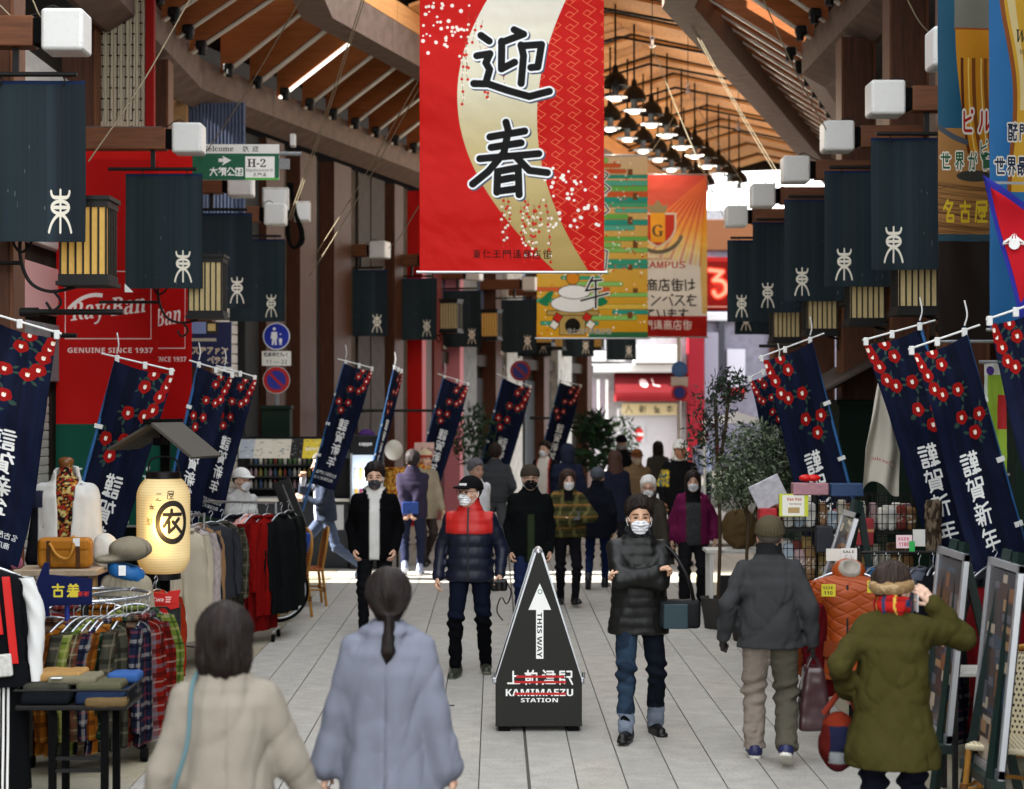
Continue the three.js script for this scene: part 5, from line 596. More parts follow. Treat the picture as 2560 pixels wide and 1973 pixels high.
person({ label: 'person in an open dark jacket over a white sweater near the far flags', d: 30, x: 1164, h: 1.7, face: -0.5, hair: ['short', '#1c1512'], mask: '#e4e6ea', trouser: '#1a1b20', coat: { color: (x, y, z) => (z > 0.03 && Math.abs(x) < 0.1 ? '#cfc9bd' : z > 0.03 && Math.abs(x) < 0.125 ? '#a32a1c' : '#17171a'), hem: 0.45, fat: 1.15, sleeve: 1.15 } });
person({ label: 'person with raised hood in a dark blue parka, seen from behind', d: 27.5, x: 1211, h: 1.7, back: 1, face: AWAY + 0.15, hat: ['hood', '#262a3a'], hair: ['short', '#17120f'], trouser: '#16171d', coat: { color: '#1d2133', hem: 0.36, fat: 1.35, sleeve: 1.3, wrinkle: 0.016 } });
person({ label: 'person in a grey quilted down jacket and grey trousers, seen from behind', d: 26.8, x: 1056, h: 1.72, back: 1, face: AWAY - 0.1, hair: ['short', '#1b1613'], hands: [[-0.2, 1.0, 0.15], [0.2, 1.0, 0.15]], trouser: '#4a4d50', coat: { color: '#35373a', hem: 0.5, fat: 1.18, sleeve: 1.2, puff: 0.016, pitch: 0.1, collar: 0.02 } });
person({ label: 'grey haired person in a white top behind the red and navy puffer jacket', d: 22.5, x: 1012, h: 1.62, face: 0.6, hair: ['short', '#55545a'], skin: '#b08870', trouser: '#2a2a30', coat: { color: '#d5d6da', hem: 0.47, fat: 1.1, sleeve: 1.15 } });
person({ label: 'person in a white cap, white mask and white padded top beside the clothes rack', d: 19.5, x: 512, h: 1.62, fem: 1, face: 0.75, turn: 0.1, hat: ['cap', '#dcdcd8'], hair: ['short', '#1a1513'], mask: '#e8e9ec', trouser: '#222', coat: { color: '#b9b9b6', hem: 0.46, fat: 1.25, sleeve: 1.25, wrinkle: 0.016, hoodDown: 1 } });
person({ label: 'person in a beige coat with patterned orange scarf beside the display fridge', d: 26, x: 905, h: 1.66, fem: 1, face: 0.5, hat: ['beanie', '#b9a988', '#a33a2c'], hair: ['short', '#3a2e26'], trouser: '#3a3230', scarf: (x, y, z) => (N3.noise(x * 30, y * 30, z * 30) > 0 ? '#b83226' : '#c9a63c'), coat: { color: '#8f8470', hem: 0.4, fat: 1.15, sleeve: 1.15 } });
person({ label: 'far person in a blue and white jacket near the sign post', d: 40, x: 1496, h: 1.7, face: 0.3, hair: ['short', '#17120f'], trouser: '#22283a', coat: { color: (x, y) => (N3.noise(x * 14, y * 24, 1) > 0 ? '#7d93c4' : '#cfd3e0'), hem: 0.46, fat: 1.1 } });
// ---------- camellia flags ----------
const flagTex = canvasTex(320, 1150, (x, w, h) => {
  x.fillStyle = '#0a1128'; x.fillRect(0, 0, w, h); seed = 8; for (let i = 0; i < 30; i++) { x.fillStyle = `rgba(${pick(['18,28,62', '4,7,16'])},.18)`; x.fillRect(rnd(w), 0, rnd(10, 60), h); }
  const leaf = (a, b, r, s = 30) => { x.save(); x.translate(a, b); x.rotate(r); x.fillStyle = '#2c4038'; x.beginPath(); x.moveTo(0, 0); x.quadraticCurveTo(s * 0.5, -s * 0.42, s, 0); x.quadraticCurveTo(s * 0.5, s * 0.42, 0, 0); x.fill(); x.restore(); };
  const flower = (a, b, r = 33) => { x.fillStyle = '#8f100e'; x.beginPath(); for (let i = 0; i <= 40; i++) { const t = i / 40 * 6.283, q = r * (1 + 0.05 * Math.sin(t * 5)); x.lineTo(a + q * Math.cos(t), b + q * Math.sin(t)); } x.fill(); x.strokeStyle = '#6d0b0b'; x.lineWidth = 1.6; for (let i = 0; i < 3; i++) { x.beginPath(); x.arc(a, b, r * (0.45 + i * 0.18), i, i + 1.6); x.stroke(); } x.fillStyle = '#e8dfcf'; x.beginPath(); x.moveTo(a - 9, b - 10); x.lineTo(a - 3, b - 5); x.lineTo(a + 2, b - 11); x.lineTo(a + 9, b - 6); x.lineTo(a + 8, b + 8); x.quadraticCurveTo(a, b + 16, a - 8, b + 8); x.fill(); x.fillStyle = '#c9a24a'; x.fillRect(a - 6, b - 11, 3, 4); };
  const F = [[108, 8], [20, 62], [136, 76], [40, 112], [54, 178], [92, 212], [184, 212], [10, 30], [168, 340], [266, 350], [222, 424]];
  for (const [a, b] of F) for (let k = 0; k < 5; k++) { const r = rnd(6.28); leaf(a + 30 * Math.cos(r), b + 30 * Math.sin(r), r + rnd(-0.4, 0.4), rnd(24, 38)); }
  for (const [a, b] of F) flower(a, b); jp(x, '謹賀新年', 104, 505, 104, { color: '#e4e4e0', w: 1.75, vertical: true, gap: 1.13 });
  jp(x, '名古屋東仁王門通', 34, 1010, 32, { color: '#d5d5d2', w: 1.7, gap: 1.03 }); jp(x, '商店街新通公人王', 62, 1060, 30, { color: '#d5d5d2', w: 1.7, gap: 1.03 });
}, { repeat: false });
const flagMat = printed(flagTex, 0.8, { bumpMap: fabricH, bumpScale: 0.0005 }), poleBlue = std('#2d5f93', 0.35), whiteStrap = std('#d9d9d6', 0.7);
function flag(d, pole, tip, dir, label, o = {}) {      // pole: where pole and cross bar meet, tip: end of the cross bar, dir: lower point of the pole (all read off the photograph)
  const A = Q(...pole, d), B = Q(...tip, d), L = B.clone().sub(A), wd = L.length(), D = Q(...dir, d).sub(A).normalize(), len = o.len ?? wd * 4.45, t = thing('camellia_flag', label, 'flag', A, 'navy new year flags with red camellias'), u0 = L.clone().multiplyScalar(1 / wd), ph = rnd(9), zz = o.z ?? 0, sg = tip[0] > pole[0];
  const side = L.clone(); side.z += zz * wd; const down = D.clone(); down.x += (o.sway ?? 0); down.normalize();
  mesh('cloth', cloth(16, 40, (u, v) => { const s = sg ? u : 1 - u, p = side.clone().multiplyScalar(s * (1 - 0.02 * v)).addScaledVector(down, 0.03 + v * len); p.z += 0.05 * Math.sin(s * 5 + ph + v * 3) * (0.3 + v) + 0.03 * Math.sin(v * 7 + ph) + 0.05 * fbm(s * 3 + ph, v * 5, ph) + 0.02 * Math.sin((s * 3 - v * 9) + ph) * Math.exp(-v * 2); p.x += 0.02 * Math.sin(v * 4 + ph) * s; p.y -= 0.03 * Math.sin(s * Math.PI) * Math.exp(-v * 6); return p; }, 0.003), (() => { if (!sg) return flagMat; return flagMatM; })(), t);
  mesh('pole', bar(V(0, 0.02, -0.02), D.clone().multiplyScalar(o.pole ?? len * 1.25), 0.014, 8), poleBlue, t); mesh('cross_bar', bar(L.clone().multiplyScalar(-(o.over ?? 0.28)), L.clone().multiplyScalar(1.03), 0.008, 6), whiteStrap, t);
  for (const f of [0, 0.5, 0.97]) mesh('loop', rbox(0.035, 0.06, 0.03, 0.006, ...L.clone().multiplyScalar(f).add(V(0, -0.015, 0)).toArray(), 1), whiteStrap, t);
  for (const f of [0.28, 0.52, 0.78]) { const p = down.clone().multiplyScalar(f * len), q = D.clone().multiplyScalar(f * len); mesh('strap', beam(p.clone().addScaledVector(L, 0.08), q.clone().addScaledVector(L, -0.06), 0.03, 0.035), whiteStrap, t); }
  mesh('tie', tube([V(0, 0.03, 0), V(0.015, 0.1, 0.01), V(0.0, 0.2, 0.0)], 0.006, 10, 5), whiteStrap, t);
}
const flagMatM = (() => { const tx = flagTex.clone(); tx.wrapS = THREE.RepeatWrapping; tx.repeat.x = -1; tx.offset.x = 1; const m = flagMat.clone(); m.map = tx; return m; })();
flag(11.6, [-40, 662], [128, 711], [-110, 1080], 'camellia flag cut by the frame edge above the white striped jacket', { len: 1.5 });
flag(14.8, [251, 762], [370, 790], [178, 1030], 'camellia flag on a blue pole in front of the red and green banner');
flag(17.4, [425, 775], [498, 797], [352, 1090], 'camellia flag behind the paper lantern, partly covered by its twin');
flag(18.6, [480, 785], [546, 804], [440, 970], 'camellia flag beside the white capped person');
flag(22.5, [737, 770], [795, 785], [690, 935], 'camellia flag above the display fridge');
flag(25, [842, 782], [857, 790], [808, 935], 'narrow camellia flag turned edge on before the red post', { len: 1.6, z: -1.5 });
flag(28, [948, 802], [1000, 818], [905, 960], 'camellia flag in front of the far green leaves');
flag(31, [1075, 803], [1133, 824], [1030, 975], 'far camellia flag behind the grey down jacket');
flag(33, [1196, 812], [1240, 822], [1150, 985], 'farthest camellia flag beside the striped curtain');
flag(16.4, [1729, 722], [1622, 762], [1815, 1045], 'camellia flag next to the potted olive tree');
flag(17.8, [1660, 775], [1598, 806], [1700, 1000], 'camellia flag mostly hidden behind the olive tree leaves', { len: 1.3 });
flag(13.2, [1964, 692], [1845, 725], [2090, 1120], 'camellia flag beside the white apron');
flag(12.0, [2060, 704], [1943, 744], [2185, 1150], 'large camellia flag with its lettering in full above the easels');
flag(11.0, [2230, 640], [2110, 680], [2340, 1100], 'camellia flag behind the red pennant');

// ---------- tall shop banners on the left, posters on the right ----------
const shopTex = (off) => canvasTex(360, 1160, (x, w, h) => {
  x.fillStyle = '#b30d0b'; x.fillRect(0, 0, w, h); x.fillStyle = '#c8140f'; x.fillRect(0, 0, w, 90); x.fillStyle = '#0d4b3c'; x.fillRect(0, h * 0.745, w, h);
  x.strokeStyle = '#e9d9d2'; x.lineWidth = 3; x.strokeRect(w * 0.09 + off, h * 0.36, w * 0.84, h * 0.17); x.save(); x.translate(w * 0.14 + off, h * 0.485); x.rotate(-0.1); x.fillStyle = '#ece4de'; x.strokeStyle = '#ece4de'; x.font = 'italic bold 74px serif'; x.fillText('Ray·Ban', 0, 0, w * 0.74); x.lineWidth = 12; x.beginPath(); x.moveTo(-4, -34); x.quadraticCurveTo(60, -80, 120, -62); x.stroke(); x.restore();
  latin(x, 'GENUINE SINCE 1937', w * 0.11 + off, h * 0.566, 22, '#e9d9d2', 'bold', 'sans-serif', w * 0.84); x.save(); x.fillStyle = '#d9e2da'; x.font = 'italic 120px serif'; x.fillText('Kikui', w * 0.1 + off, h * 0.93, w * 0.8); x.restore();
}, { repeat: false });
function tallBanner(name, label, x0, x1, y0, y1, d, tex, mat, tint) { const a = Q(x0, y0, d), b = Q(x1, y1, d), w = b.x - a.x, h = a.y - b.y, t = thing(name, label, 'banner', V((a.x + b.x) / 2, b.y, -d)); mesh('sheet', cloth(12, 30, (u, v) => V((u - 0.5) * w, h * (1 - v), 0.012 * Math.sin(u * 5 + v * 2) + 0.02 * fbm(u * 3, v * 8, d)), 0.004), mat ?? printed(tex, 0.6, tint ? { color: new THREE.Color(tint) } : {}), t); mesh('top_rod', bar(V(-w / 2 - 0.04, h + 0.01, 0), V(w / 2 + 0.04, h + 0.01, 0), 0.015), M.steel, t); mesh('lower_rod', bar(V(-w / 2 - 0.02, -0.01, 0), V(w / 2 + 0.02, -0.01, 0), 0.012), M.steel, t); return t; }
tallBanner('shop_banner', 'tall red and green shop banner with white script lettering', 122, 338, 275, 1120, 19.2, shopTex(0));
tallBanner('shop_banner', 'second red and green shop banner standing just behind the first', 250, 410, 318, 1120, 20.6, shopTex(-8));
const beerA = canvasTex(300, 1000, (x, w, h) => {
  x.fillStyle = '#1f5a7a'; x.fillRect(0, 0, w, h); x.fillStyle = '#7a7c72'; x.fillRect(80, 0, w, h * 0.12); x.fillStyle = '#9a4a1a'; x.fillRect(80, h * 0.115, w, 8);
  x.fillStyle = '#a87a44'; x.fillRect(0, h * 0.4, w, h * 0.3); seed = 4; for (let i = 0; i < 60; i++) { x.strokeStyle = `rgba(70,44,20,${rnd(0.1, 0.4)})`; x.lineWidth = rnd(1, 5); const y = h * rnd(0.55, 0.72); x.beginPath(); x.moveTo(0, y); x.bezierCurveTo(w * 0.3, y + rnd(-12, 16), w * 0.7, y + rnd(-4, 24), w, y + rnd(0, 30)); x.stroke(); }
  x.fillStyle = '#21160c'; x.fillRect(0, h * 0.72, w, h); x.fillStyle = '#c98a1c'; x.beginPath(); x.moveTo(85, h * 0.12); x.lineTo(w, h * 0.12); x.lineTo(w, h * 0.46); x.lineTo(160, h * 0.47); x.quadraticCurveTo(90, h * 0.3, 85, h * 0.12); x.fill();
  for (const [a, c, l] of [[118, '#5c2a0a', 14], [150, '#f0c860', 8], [176, '#7a4410', 18], [214, '#f6d888', 6], [236, '#8a5212', 20], [268, '#4a2208', 16]]) { x.strokeStyle = c; x.lineWidth = l; x.beginPath(); x.moveTo(a, h * 0.2); x.bezierCurveTo(a - 4, h * 0.3, a + 10, h * 0.4, a + 36, h * 0.47); x.stroke(); }
  x.strokeStyle = '#4a5560'; x.lineWidth = 16; x.beginPath(); x.moveTo(0, h * 0.395); x.quadraticCurveTo(70, h * 0.43, 150, h * 0.44); x.stroke(); x.fillStyle = '#3a3a34'; x.beginPath(); x.ellipse(180, h * 0.535, 90, 16, 0, 0, 7); x.fill();
  for (const [wd, c] of [[6, '#f3efe6'], [2.3, '#b3201a']]) jp(x, 'ピル', 118, h * 0.35, 60, { color: c, w: wd, gap: 1.4 }); for (const [wd, c] of [[5, '#f3efe6'], [1.8, '#23603c']]) { jp(x, 'ピル', 205, h * 0.435, 44, { color: c, w: wd, gap: 1.4 }); jp(x, '世界が驚', 14, h * 0.47, 48, { color: c, w: wd, gap: 1.4 }); } jp(x, '名古屋', 24, h * 0.605, 62, { color: '#e0c22a', w: 2.2, gap: 1.3 });
}, { repeat: false });
const beerB = canvasTex(300, 1000, (x, w, h) => {
  x.fillStyle = '#3079bb'; x.fillRect(0, 0, w, h); x.fillStyle = '#9a5a2a'; x.beginPath(); x.moveTo(46, 0); x.bezierCurveTo(60, h * 0.14, 120, h * 0.2, 116, h * 0.36); x.bezierCurveTo(110, h * 0.46, 86, h * 0.52, 86, h * 0.6); x.lineTo(w, h * 0.6); x.lineTo(w, 0); x.fill();
  x.fillStyle = '#e0b23a'; x.beginPath(); x.moveTo(66, 0); x.bezierCurveTo(84, h * 0.14, 142, h * 0.2, 138, h * 0.36); x.bezierCurveTo(132, h * 0.46, 108, h * 0.52, 108, h * 0.6); x.lineTo(w, h * 0.6); x.lineTo(w, 0); x.fill(); x.fillStyle = '#efdca0'; x.beginPath(); x.moveTo(80, 0); x.bezierCurveTo(104, h * 0.14, 160, h * 0.2, 152, h * 0.36); x.lineTo(176, h * 0.36); x.bezierCurveTo(186, h * 0.2, 140, h * 0.14, 120, 0); x.fill();
  x.fillStyle = '#e9dfc4'; x.beginPath(); x.arc(228, 48, 42, 0, 7); x.fill(); x.fillStyle = '#4a4432'; x.font = 'italic bold 52px serif'; x.fillText('Weihen', 124, 160); x.font = 'bold 20px serif'; x.fillText('VOM 1040', 150, 196); for (const [wd, c] of [[5, '#f5f2ea'], [1.8, '#1f2c4a']]) { jp(x, '酵門仁', 92, h * 0.4, 50, { color: c, w: wd, gap: 1.15 }); jp(x, '世界最古', 26, h * 0.5, 52, { color: c, w: wd, gap: 1.1 }); }
  x.fillStyle = '#b9bfc6'; x.fillRect(20, h * 0.57, w, 8);
}, { repeat: false });
tallBanner('beer_poster', 'brown beer poster with gold glass and red and yellow lettering', 2003, 2135, -30, 725, 12.9, beerA, undefined, '#b8b4b0');
tallBanner('beer_poster', 'blue beer poster with tall golden glass of beer', 2113, 2245, -30, 700, 12.2, beerB, undefined, '#b8b4b0');
{ // red pennant with blue border
  const d = 11.2, P0 = Q(2100, 372, d), P1 = Q(2250, 470, d), P2 = Q(2180, 690, d), t = thing('pennant_flag', 'red pennant with blue border and white emblem', 'flag', P0);
  const tri = (a, b, c, z, n, m) => mesh(n, cloth(12, 12, (u, v) => { const p = a.clone().lerp(b.clone().lerp(c, v), u).sub(P0); p.z += z + 0.02 * Math.sin(u * 6 + v * 3); return p; }, 0.003), m, t);
  const mid = P0.clone().add(P1).add(P2).multiplyScalar(1 / 3), sh = (p, k) => p.clone().lerp(mid, k); tri(P0, P1, P2, 0, 'border', std('#2a2c86', 0.8)); tri(sh(P0, 0.2), sh(P1, 0.2), sh(P2, 0.22), 0.008, 'field', std('#ad1420', 0.8));
  const em = []; for (let i = 0; i < 9; i++) { const a = i / 8 * Math.PI, c = Q(2164, 520, d).sub(P0); em.push(new THREE.ConeGeometry(0.012, 0.05, 3).rotateZ(-(a - Math.PI / 2)).translate(c.x + 0.045 * Math.cos(a), c.y + 0.045 * Math.sin(a), 0.03)); } mesh('emblem', [...em, cyl(0.035, 0.004, 0, 0, 0, 20).rotateX(Math.PI / 2).translate(...Q(2164, 520, d).sub(P0).add(V(0, 0, 0.03)).toArray())], M.white, t);
}

// ---------- signs ----------
function signBoard(name, label, cx, cy, w, h, d, draw, tw = 256, th, o = {}) { const c = Q(cx, cy, d), W = w * S * d / K, H2 = h * S * d / K; th = th ?? Math.round(tw * h / w); const t = thing(name, label, o.cat ?? 'sign', c, o.group, o.ry ?? 0); mesh('board', panel(V(0, 0, 0), W, H2, o.dep ?? 0.03), printed(canvasTex(tw, th, draw, { repeat: false }), 0.5), t); return [t, W, H2]; }
{ const [t, W] = signBoard('direction_sign', 'green and white direction sign reading Welcome and H-2', 503, 346, 184, 76, 20.6, (x, w, h) => { x.fillStyle = '#0e5a3c'; x.fillRect(0, 0, w, h); x.fillStyle = '#e2e2dc'; x.fillRect(0, 0, w, h * 0.26); latin(x, 'Welcome', w * 0.09, h * 0.2, h * 0.2, '#1a1a1a', 'bold', 'serif'); jp(x, '欢迎', w * 0.58, h * 0.05, h * 0.17, { color: '#333', gap: 1.6 }); x.fillStyle = '#e8e8e4'; x.beginPath(); x.moveTo(w * 0.3, h * 0.4); x.lineTo(w * 0.36, h * 0.4); x.lineTo(w * 0.34, h * 0.32); x.lineTo(w * 0.45, h * 0.45); x.lineTo(w * 0.34, h * 0.6); x.lineTo(w * 0.36, h * 0.5); x.lineTo(w * 0.3, h * 0.5); x.fill(); jp(x, '大須公園', w * 0.2, h * 0.66, h * 0.23, { color: '#f0f0ec', w: 2.4, gap: 1.04 }); x.fillStyle = '#f0f0ea'; x.fillRect(w * 0.61, h * 0.34, w * 0.34, h * 0.6); latin(x, 'H-2', w * 0.63, h * 0.64, h * 0.32, '#151515', 'bold', 'serif'); latin(x, 'Higashiniomon St.', w * 0.62, h * 0.76, h * 0.1, '#333', 'normal', 'serif', w * 0.32); jp(x, '王門通', w * 0.7, h * 0.8, h * 0.11, { color: '#444', gap: 1.2 }); x.fillStyle = '#4fae44'; x.fillRect(w * 0.61, h * 0.94, w * 0.39, h * 0.06); }, 512);
  mesh('mount', [bar(V(W / 2, 0.1, -0.02), V(W / 2 + 0.25, 0.1, -0.05), 0.025), box(0.12, 0.12, 0.05, W / 2 + 0.06, -0.02, -0.02)], M.grey, t); }
{ const d = 26.5, p = Q(591, 720, d), t = thing('road_sign_post', 'sign post with blue pedestrian sign, time plate and round no parking sign', 'sign post', [p.x, 0, -d]), disc = (y, draw, n, lab) => { const r = 29 * S * d / K, g = new THREE.CylinderGeometry(r, r, 0.015, 40, 1).rotateX(Math.PI / 2), yy = Q(591, y, d).y; const m = mesh(n, g.translate(0, yy, 0.05), M.grey, t); const f = new THREE.CircleGeometry(r * 0.995, 40).translate(0, yy, 0.0595); mesh('face', f, printed(canvasTex(192, 192, draw, { repeat: false }), 0.4), m); };
  mesh('post', cyl(0.035, 2.2, 0, 3.35, 0.01, 12), M.grey, t); one('green_cabinet', 'dark green cabinet that the road sign post stands on', 'cabinet', [rbox(0.42, 2.24, 0.36, 0.015, 0, 1.12, 0), rbox(0.46, 0.06, 0.4, 0.01, 0, 2.27, 0)], M.green, undefined, [p.x, 0, -d]);
  disc(718, (x, w) => { x.fillStyle = '#d8d8dc'; x.fillRect(0, 0, w, w); x.fillStyle = '#1c2fa0'; x.beginPath(); x.arc(w / 2, w / 2, w * 0.46, 0, 7); x.fill(); x.fillStyle = '#eee'; const man = (a, s) => { x.beginPath(); x.arc(a, w * 0.5 - s * 0.36 + (0.8 - s / w) * w * 0.16, s * 0.075, 0, 7); x.fill(); x.beginPath(); const y0 = w * 0.82; x.moveTo(a - s * 0.13, y0 - s * 0.62); x.lineTo(a + s * 0.13, y0 - s * 0.62); x.lineTo(a + s * 0.15, y0 - s * 0.3); x.lineTo(a + s * 0.1, y0 - s * 0.3); x.lineTo(a + s * 0.12, y0); x.lineTo(a + s * 0.03, y0); x.lineTo(a, y0 - s * 0.26); x.lineTo(a - s * 0.04, y0); x.lineTo(a - s * 0.12, y0); x.lineTo(a - s * 0.1, y0 - s * 0.3); x.lineTo(a - s * 0.17, y0 - s * 0.3); x.fill(); }; man(w * 0.42, w * 0.78); man(w * 0.65, w * 0.4); }, 'pedestrian_sign');
  disc(811, (x, w) => { x.fillStyle = '#d0d0d0'; x.fillRect(0, 0, w, w); x.fillStyle = '#b01c18'; x.beginPath(); x.arc(w / 2, w / 2, w * 0.48, 0, 7); x.fill(); x.fillStyle = '#2a3090'; x.beginPath(); x.arc(w / 2, w / 2, w * 0.35, 0, 7); x.fill(); x.strokeStyle = '#b01c18'; x.lineWidth = w * 0.1; x.beginPath(); x.moveTo(w * 0.26, w * 0.26); x.lineTo(w * 0.74, w * 0.74); x.stroke(); }, 'no_parking_sign');
  mesh('time_plate', panel(V(0, Q(591, 765, d).y, 0.06), 62 * S * d / K, 31 * S * d / K, 0.01), printed(canvasTex(256, 128, (x, w, h) => { x.fillStyle = '#e4e2da'; x.fillRect(0, 0, w, h); jp(x, '軽車両を除く', 16, 12, 36, { color: '#1b1b1b', w: 1.8, gap: 1.03 }); latin(x, '11 — 22', 34, 110, 46, '#1b1b1b', 'normal', 'sans-serif', 190); }, { repeat: false }), 0.5), t); }
// meter boxes and cables near the crossing
{ const bx = (n, l, x, y, w, h, d) => { const t = thing(n, l, 'box', Q(x, y, d), 'grey boxes on the crossing corner'), W = w * S * d / K, H2 = h * S * d / K; mesh('case', rbox(W, H2, 0.15, 0.02), M.offwhite, t); mesh('lid', rbox(W * 0.86, H2 * 0.8, 0.02, 0.008, 0, 0, 0.08), M.white, t); };
  bx('meter_box', 'grey meter box above the cube lamp', 588, 425, 56, 48, 25.6); bx('meter_box', 'small white switch box beside hanging black cables', 645, 452, 34, 44, 26.2); bx('meter_box', 'white vent box above the white tiled pier', 625, 300, 12, 28, 26);
  const g = []; seed = 5; for (let i = 0; i < 7; i++) g.push(tube([Q(612 + i * 2, 390, 26), Q(625 + rnd(8), 450, 26), Q(640 + rnd(10), 500 + rnd(20), 26), Q(622 + rnd(8), 530, 26), Q(610 + rnd(8), 500, 26), Q(618, 440 + rnd(20), 26)], 0.014, 30, 5)); one('cable_bundle', 'bundle of looped black cables beside the meter boxes', 'cable', g, M.blackMatte); }
// triangular floor sign THIS WAY
{ const d = gd(1560), p = Q(1149, 1560, d), w = 182 * S * d / K, hgt = (1560 - 1180) * S * d / K, base = (1560 - 1440) * S * d / K * 0.93, t = thing('floor_sign', 'black tapering floor sign with white arrow reading THIS WAY', 'sign', [p.x, 0, -d - 0.15]), top = 0.018, dep = 0.3;
  const sh = new THREE.Shape([[-w / 2, 0.04], [w / 2, 0.04], [w / 2, base], [top, hgt], [-top, hgt], [-w / 2, base]].map(([a, b]) => new THREE.Vector2(a, b)));
  mesh('body', new THREE.ExtrudeGeometry(sh, { depth: dep, bevelEnabled: true, bevelSize: 0.004, bevelThickness: 0.004, bevelSegments: 1 }).translate(0, 0, -dep / 2), std('#16150f', 0.55), t);
  for (const s of [-1, 1]) for (const z of [-1, 1]) mesh('edge_trim', beam(V(s * (w / 2 + 0.004), base - 0.02, z * dep / 2), V(s * (top + 0.006), hgt + 0.004, z * dep / 2), 0.014, 0.016), M.alu, t);
  for (const x of [-0.4, 0.4]) mesh('foot', box(0.08, 0.05, dep * 0.9, x * w, 0.02, 0), M.blackMatte, t);
  mesh('tape_wrap', sdfMesh((x, y, z) => ell(x, y, z, [0, hgt, 0], [0.03, 0.035, dep * 0.52]) + wavy(x, y, z, 40, 0.012), [-0.06, hgt - 0.06, -dep * 0.7], [0.06, hgt + 0.06, dep * 0.7], 0.008, () => '#c4c4c6'), new THREE.MeshStandardMaterial({ vertexColors: true, roughness: 0.3, metalness: 0.5 }), t);
  for (const s of [-1, 1]) mesh('latch', [rbox(0.03, 0.05, 0.05, 0.008, s * (w / 2 + 0.01), base - 0.03, 0.02), cyl(0.012, 0.04, s * (w / 2 + 0.02), base + 0.01, 0.02, 10)], M.steel, t);
  const tex = canvasTex(512, 1040, (x, W, H2) => { x.fillStyle = '#16150f'; x.fillRect(0, 0, W, H2); x.fillStyle = '#e8e8e4'; const cx = 262; x.beginPath(); x.moveTo(cx, 175); x.lineTo(cx + 68, 330); x.lineTo(cx + 22, 330); x.lineTo(cx + 22, 615); x.lineTo(cx - 22, 615); x.lineTo(cx - 22, 330); x.lineTo(cx - 68, 330); x.closePath(); x.fill(); x.save(); x.translate(cx - 15, 345); x.rotate(Math.PI / 2); latin(x, 'THIS WAY', 0, 0, 40, '#111', 'bold', 'sans-serif', 262); x.restore(); x.strokeStyle = '#3a6a50'; x.lineWidth = 4; x.beginPath(); x.arc(cx + 2, 224, 12, 0, 7); x.stroke();
    jp(x, '上前津駅', 66, 684, 84, { color: '#e8e8e4', w: 2, gap: 1.24 }); latin(x, 'KAMIMAEZU', 52, 832, 58, '#ecece8', 'bold', 'sans-serif', 416); latin(x, 'STATION', 146, 868, 34, '#ecece8', 'bold', 'sans-serif', 230); x.fillStyle = '#b3161a'; for (const [y, a, b] of [[712, 120, 410], [744, 110, 420], [812, 110, 420]]) x.fillRect(a, y, b - a, 14); }, { repeat: false });
  const g = new THREE.ShapeGeometry(sh), uv = g.attributes.uv, ps = g.attributes.position; for (let i = 0; i < uv.count; i++) uv.setXY(i, (ps.getX(i) + w / 2) / w, ps.getY(i) / hgt); mesh('print', g.translate(0, 0, dep / 2 + 0.008), printed(tex, 0.5), t); }
// ---------- garments ----------
const plaidTex = (base, st) => canvasTex(128, 128, (x, w) => { x.fillStyle = base; x.fillRect(0, 0, w, w); for (const [p, t, c, a] of st) { x.globalAlpha = a ?? 0.6; x.fillStyle = c; x.fillRect(p * w, 0, t * w, w); x.fillRect(0, p * w, w, t * w); } x.globalAlpha = 1; });
const PL = [['#7a6a52', [[0, 0.2, '#3a3026'], [0.3, 0.08, '#c9b98a'], [0.55, 0.15, '#8a4a3a'], [0.8, 0.06, '#d8d0b8']]], ['#4a1f1a', [[0, 0.35, '#b9a58c'], [0.45, 0.2, '#1d1512'], [0.75, 0.1, '#7a2a20']]], ['#8fa84a', [[0, 0.12, '#e0e2b8'], [0.3, 0.1, '#3a5a2a'], [0.6, 0.12, '#d8d890']]], ['#2f5238', [[0.05, 0.1, '#a8b8ac'], [0.35, 0.2, '#182a1e'], [0.7, 0.06, '#c8d4cc']]], ['#a3241c', [[0.05, 0.16, '#8fa0b8'], [0.4, 0.2, '#5a1512'], [0.75, 0.08, '#dcd4d0']]], ['#b06a22', [[0.1, 0.1, '#e0b060'], [0.5, 0.2, '#5a3012']]], ['#2a3350', [[0.1, 0.1, '#b0485a'], [0.45, 0.16, '#d8d8d4'], [0.7, 0.1, '#101626']]], ['#5a5c52', [[0.1, 0.2, '#2a2c26'], [0.5, 0.1, '#a8a08a']]]].map(([b, s]) => fab('#a39d96', { map: (() => { const t = plaidTex(b, s); t.repeat.set(7, 7); return t; })() }));
const quiltH = noiseTex(128, 128, (u, v) => Math.min(1, 0.25 + 0.9 * Math.pow(Math.abs(Math.sin((u + v) * Math.PI * 2) * Math.sin((u - v) * Math.PI * 2)), 0.35)));
const quiltMat = (c) => std(c, 0.5, { bumpMap: (() => { const t = quiltH.clone(); t.repeat.set(6, 6); t.needsUpdate = true; return t; })(), bumpScale: 0.008 });
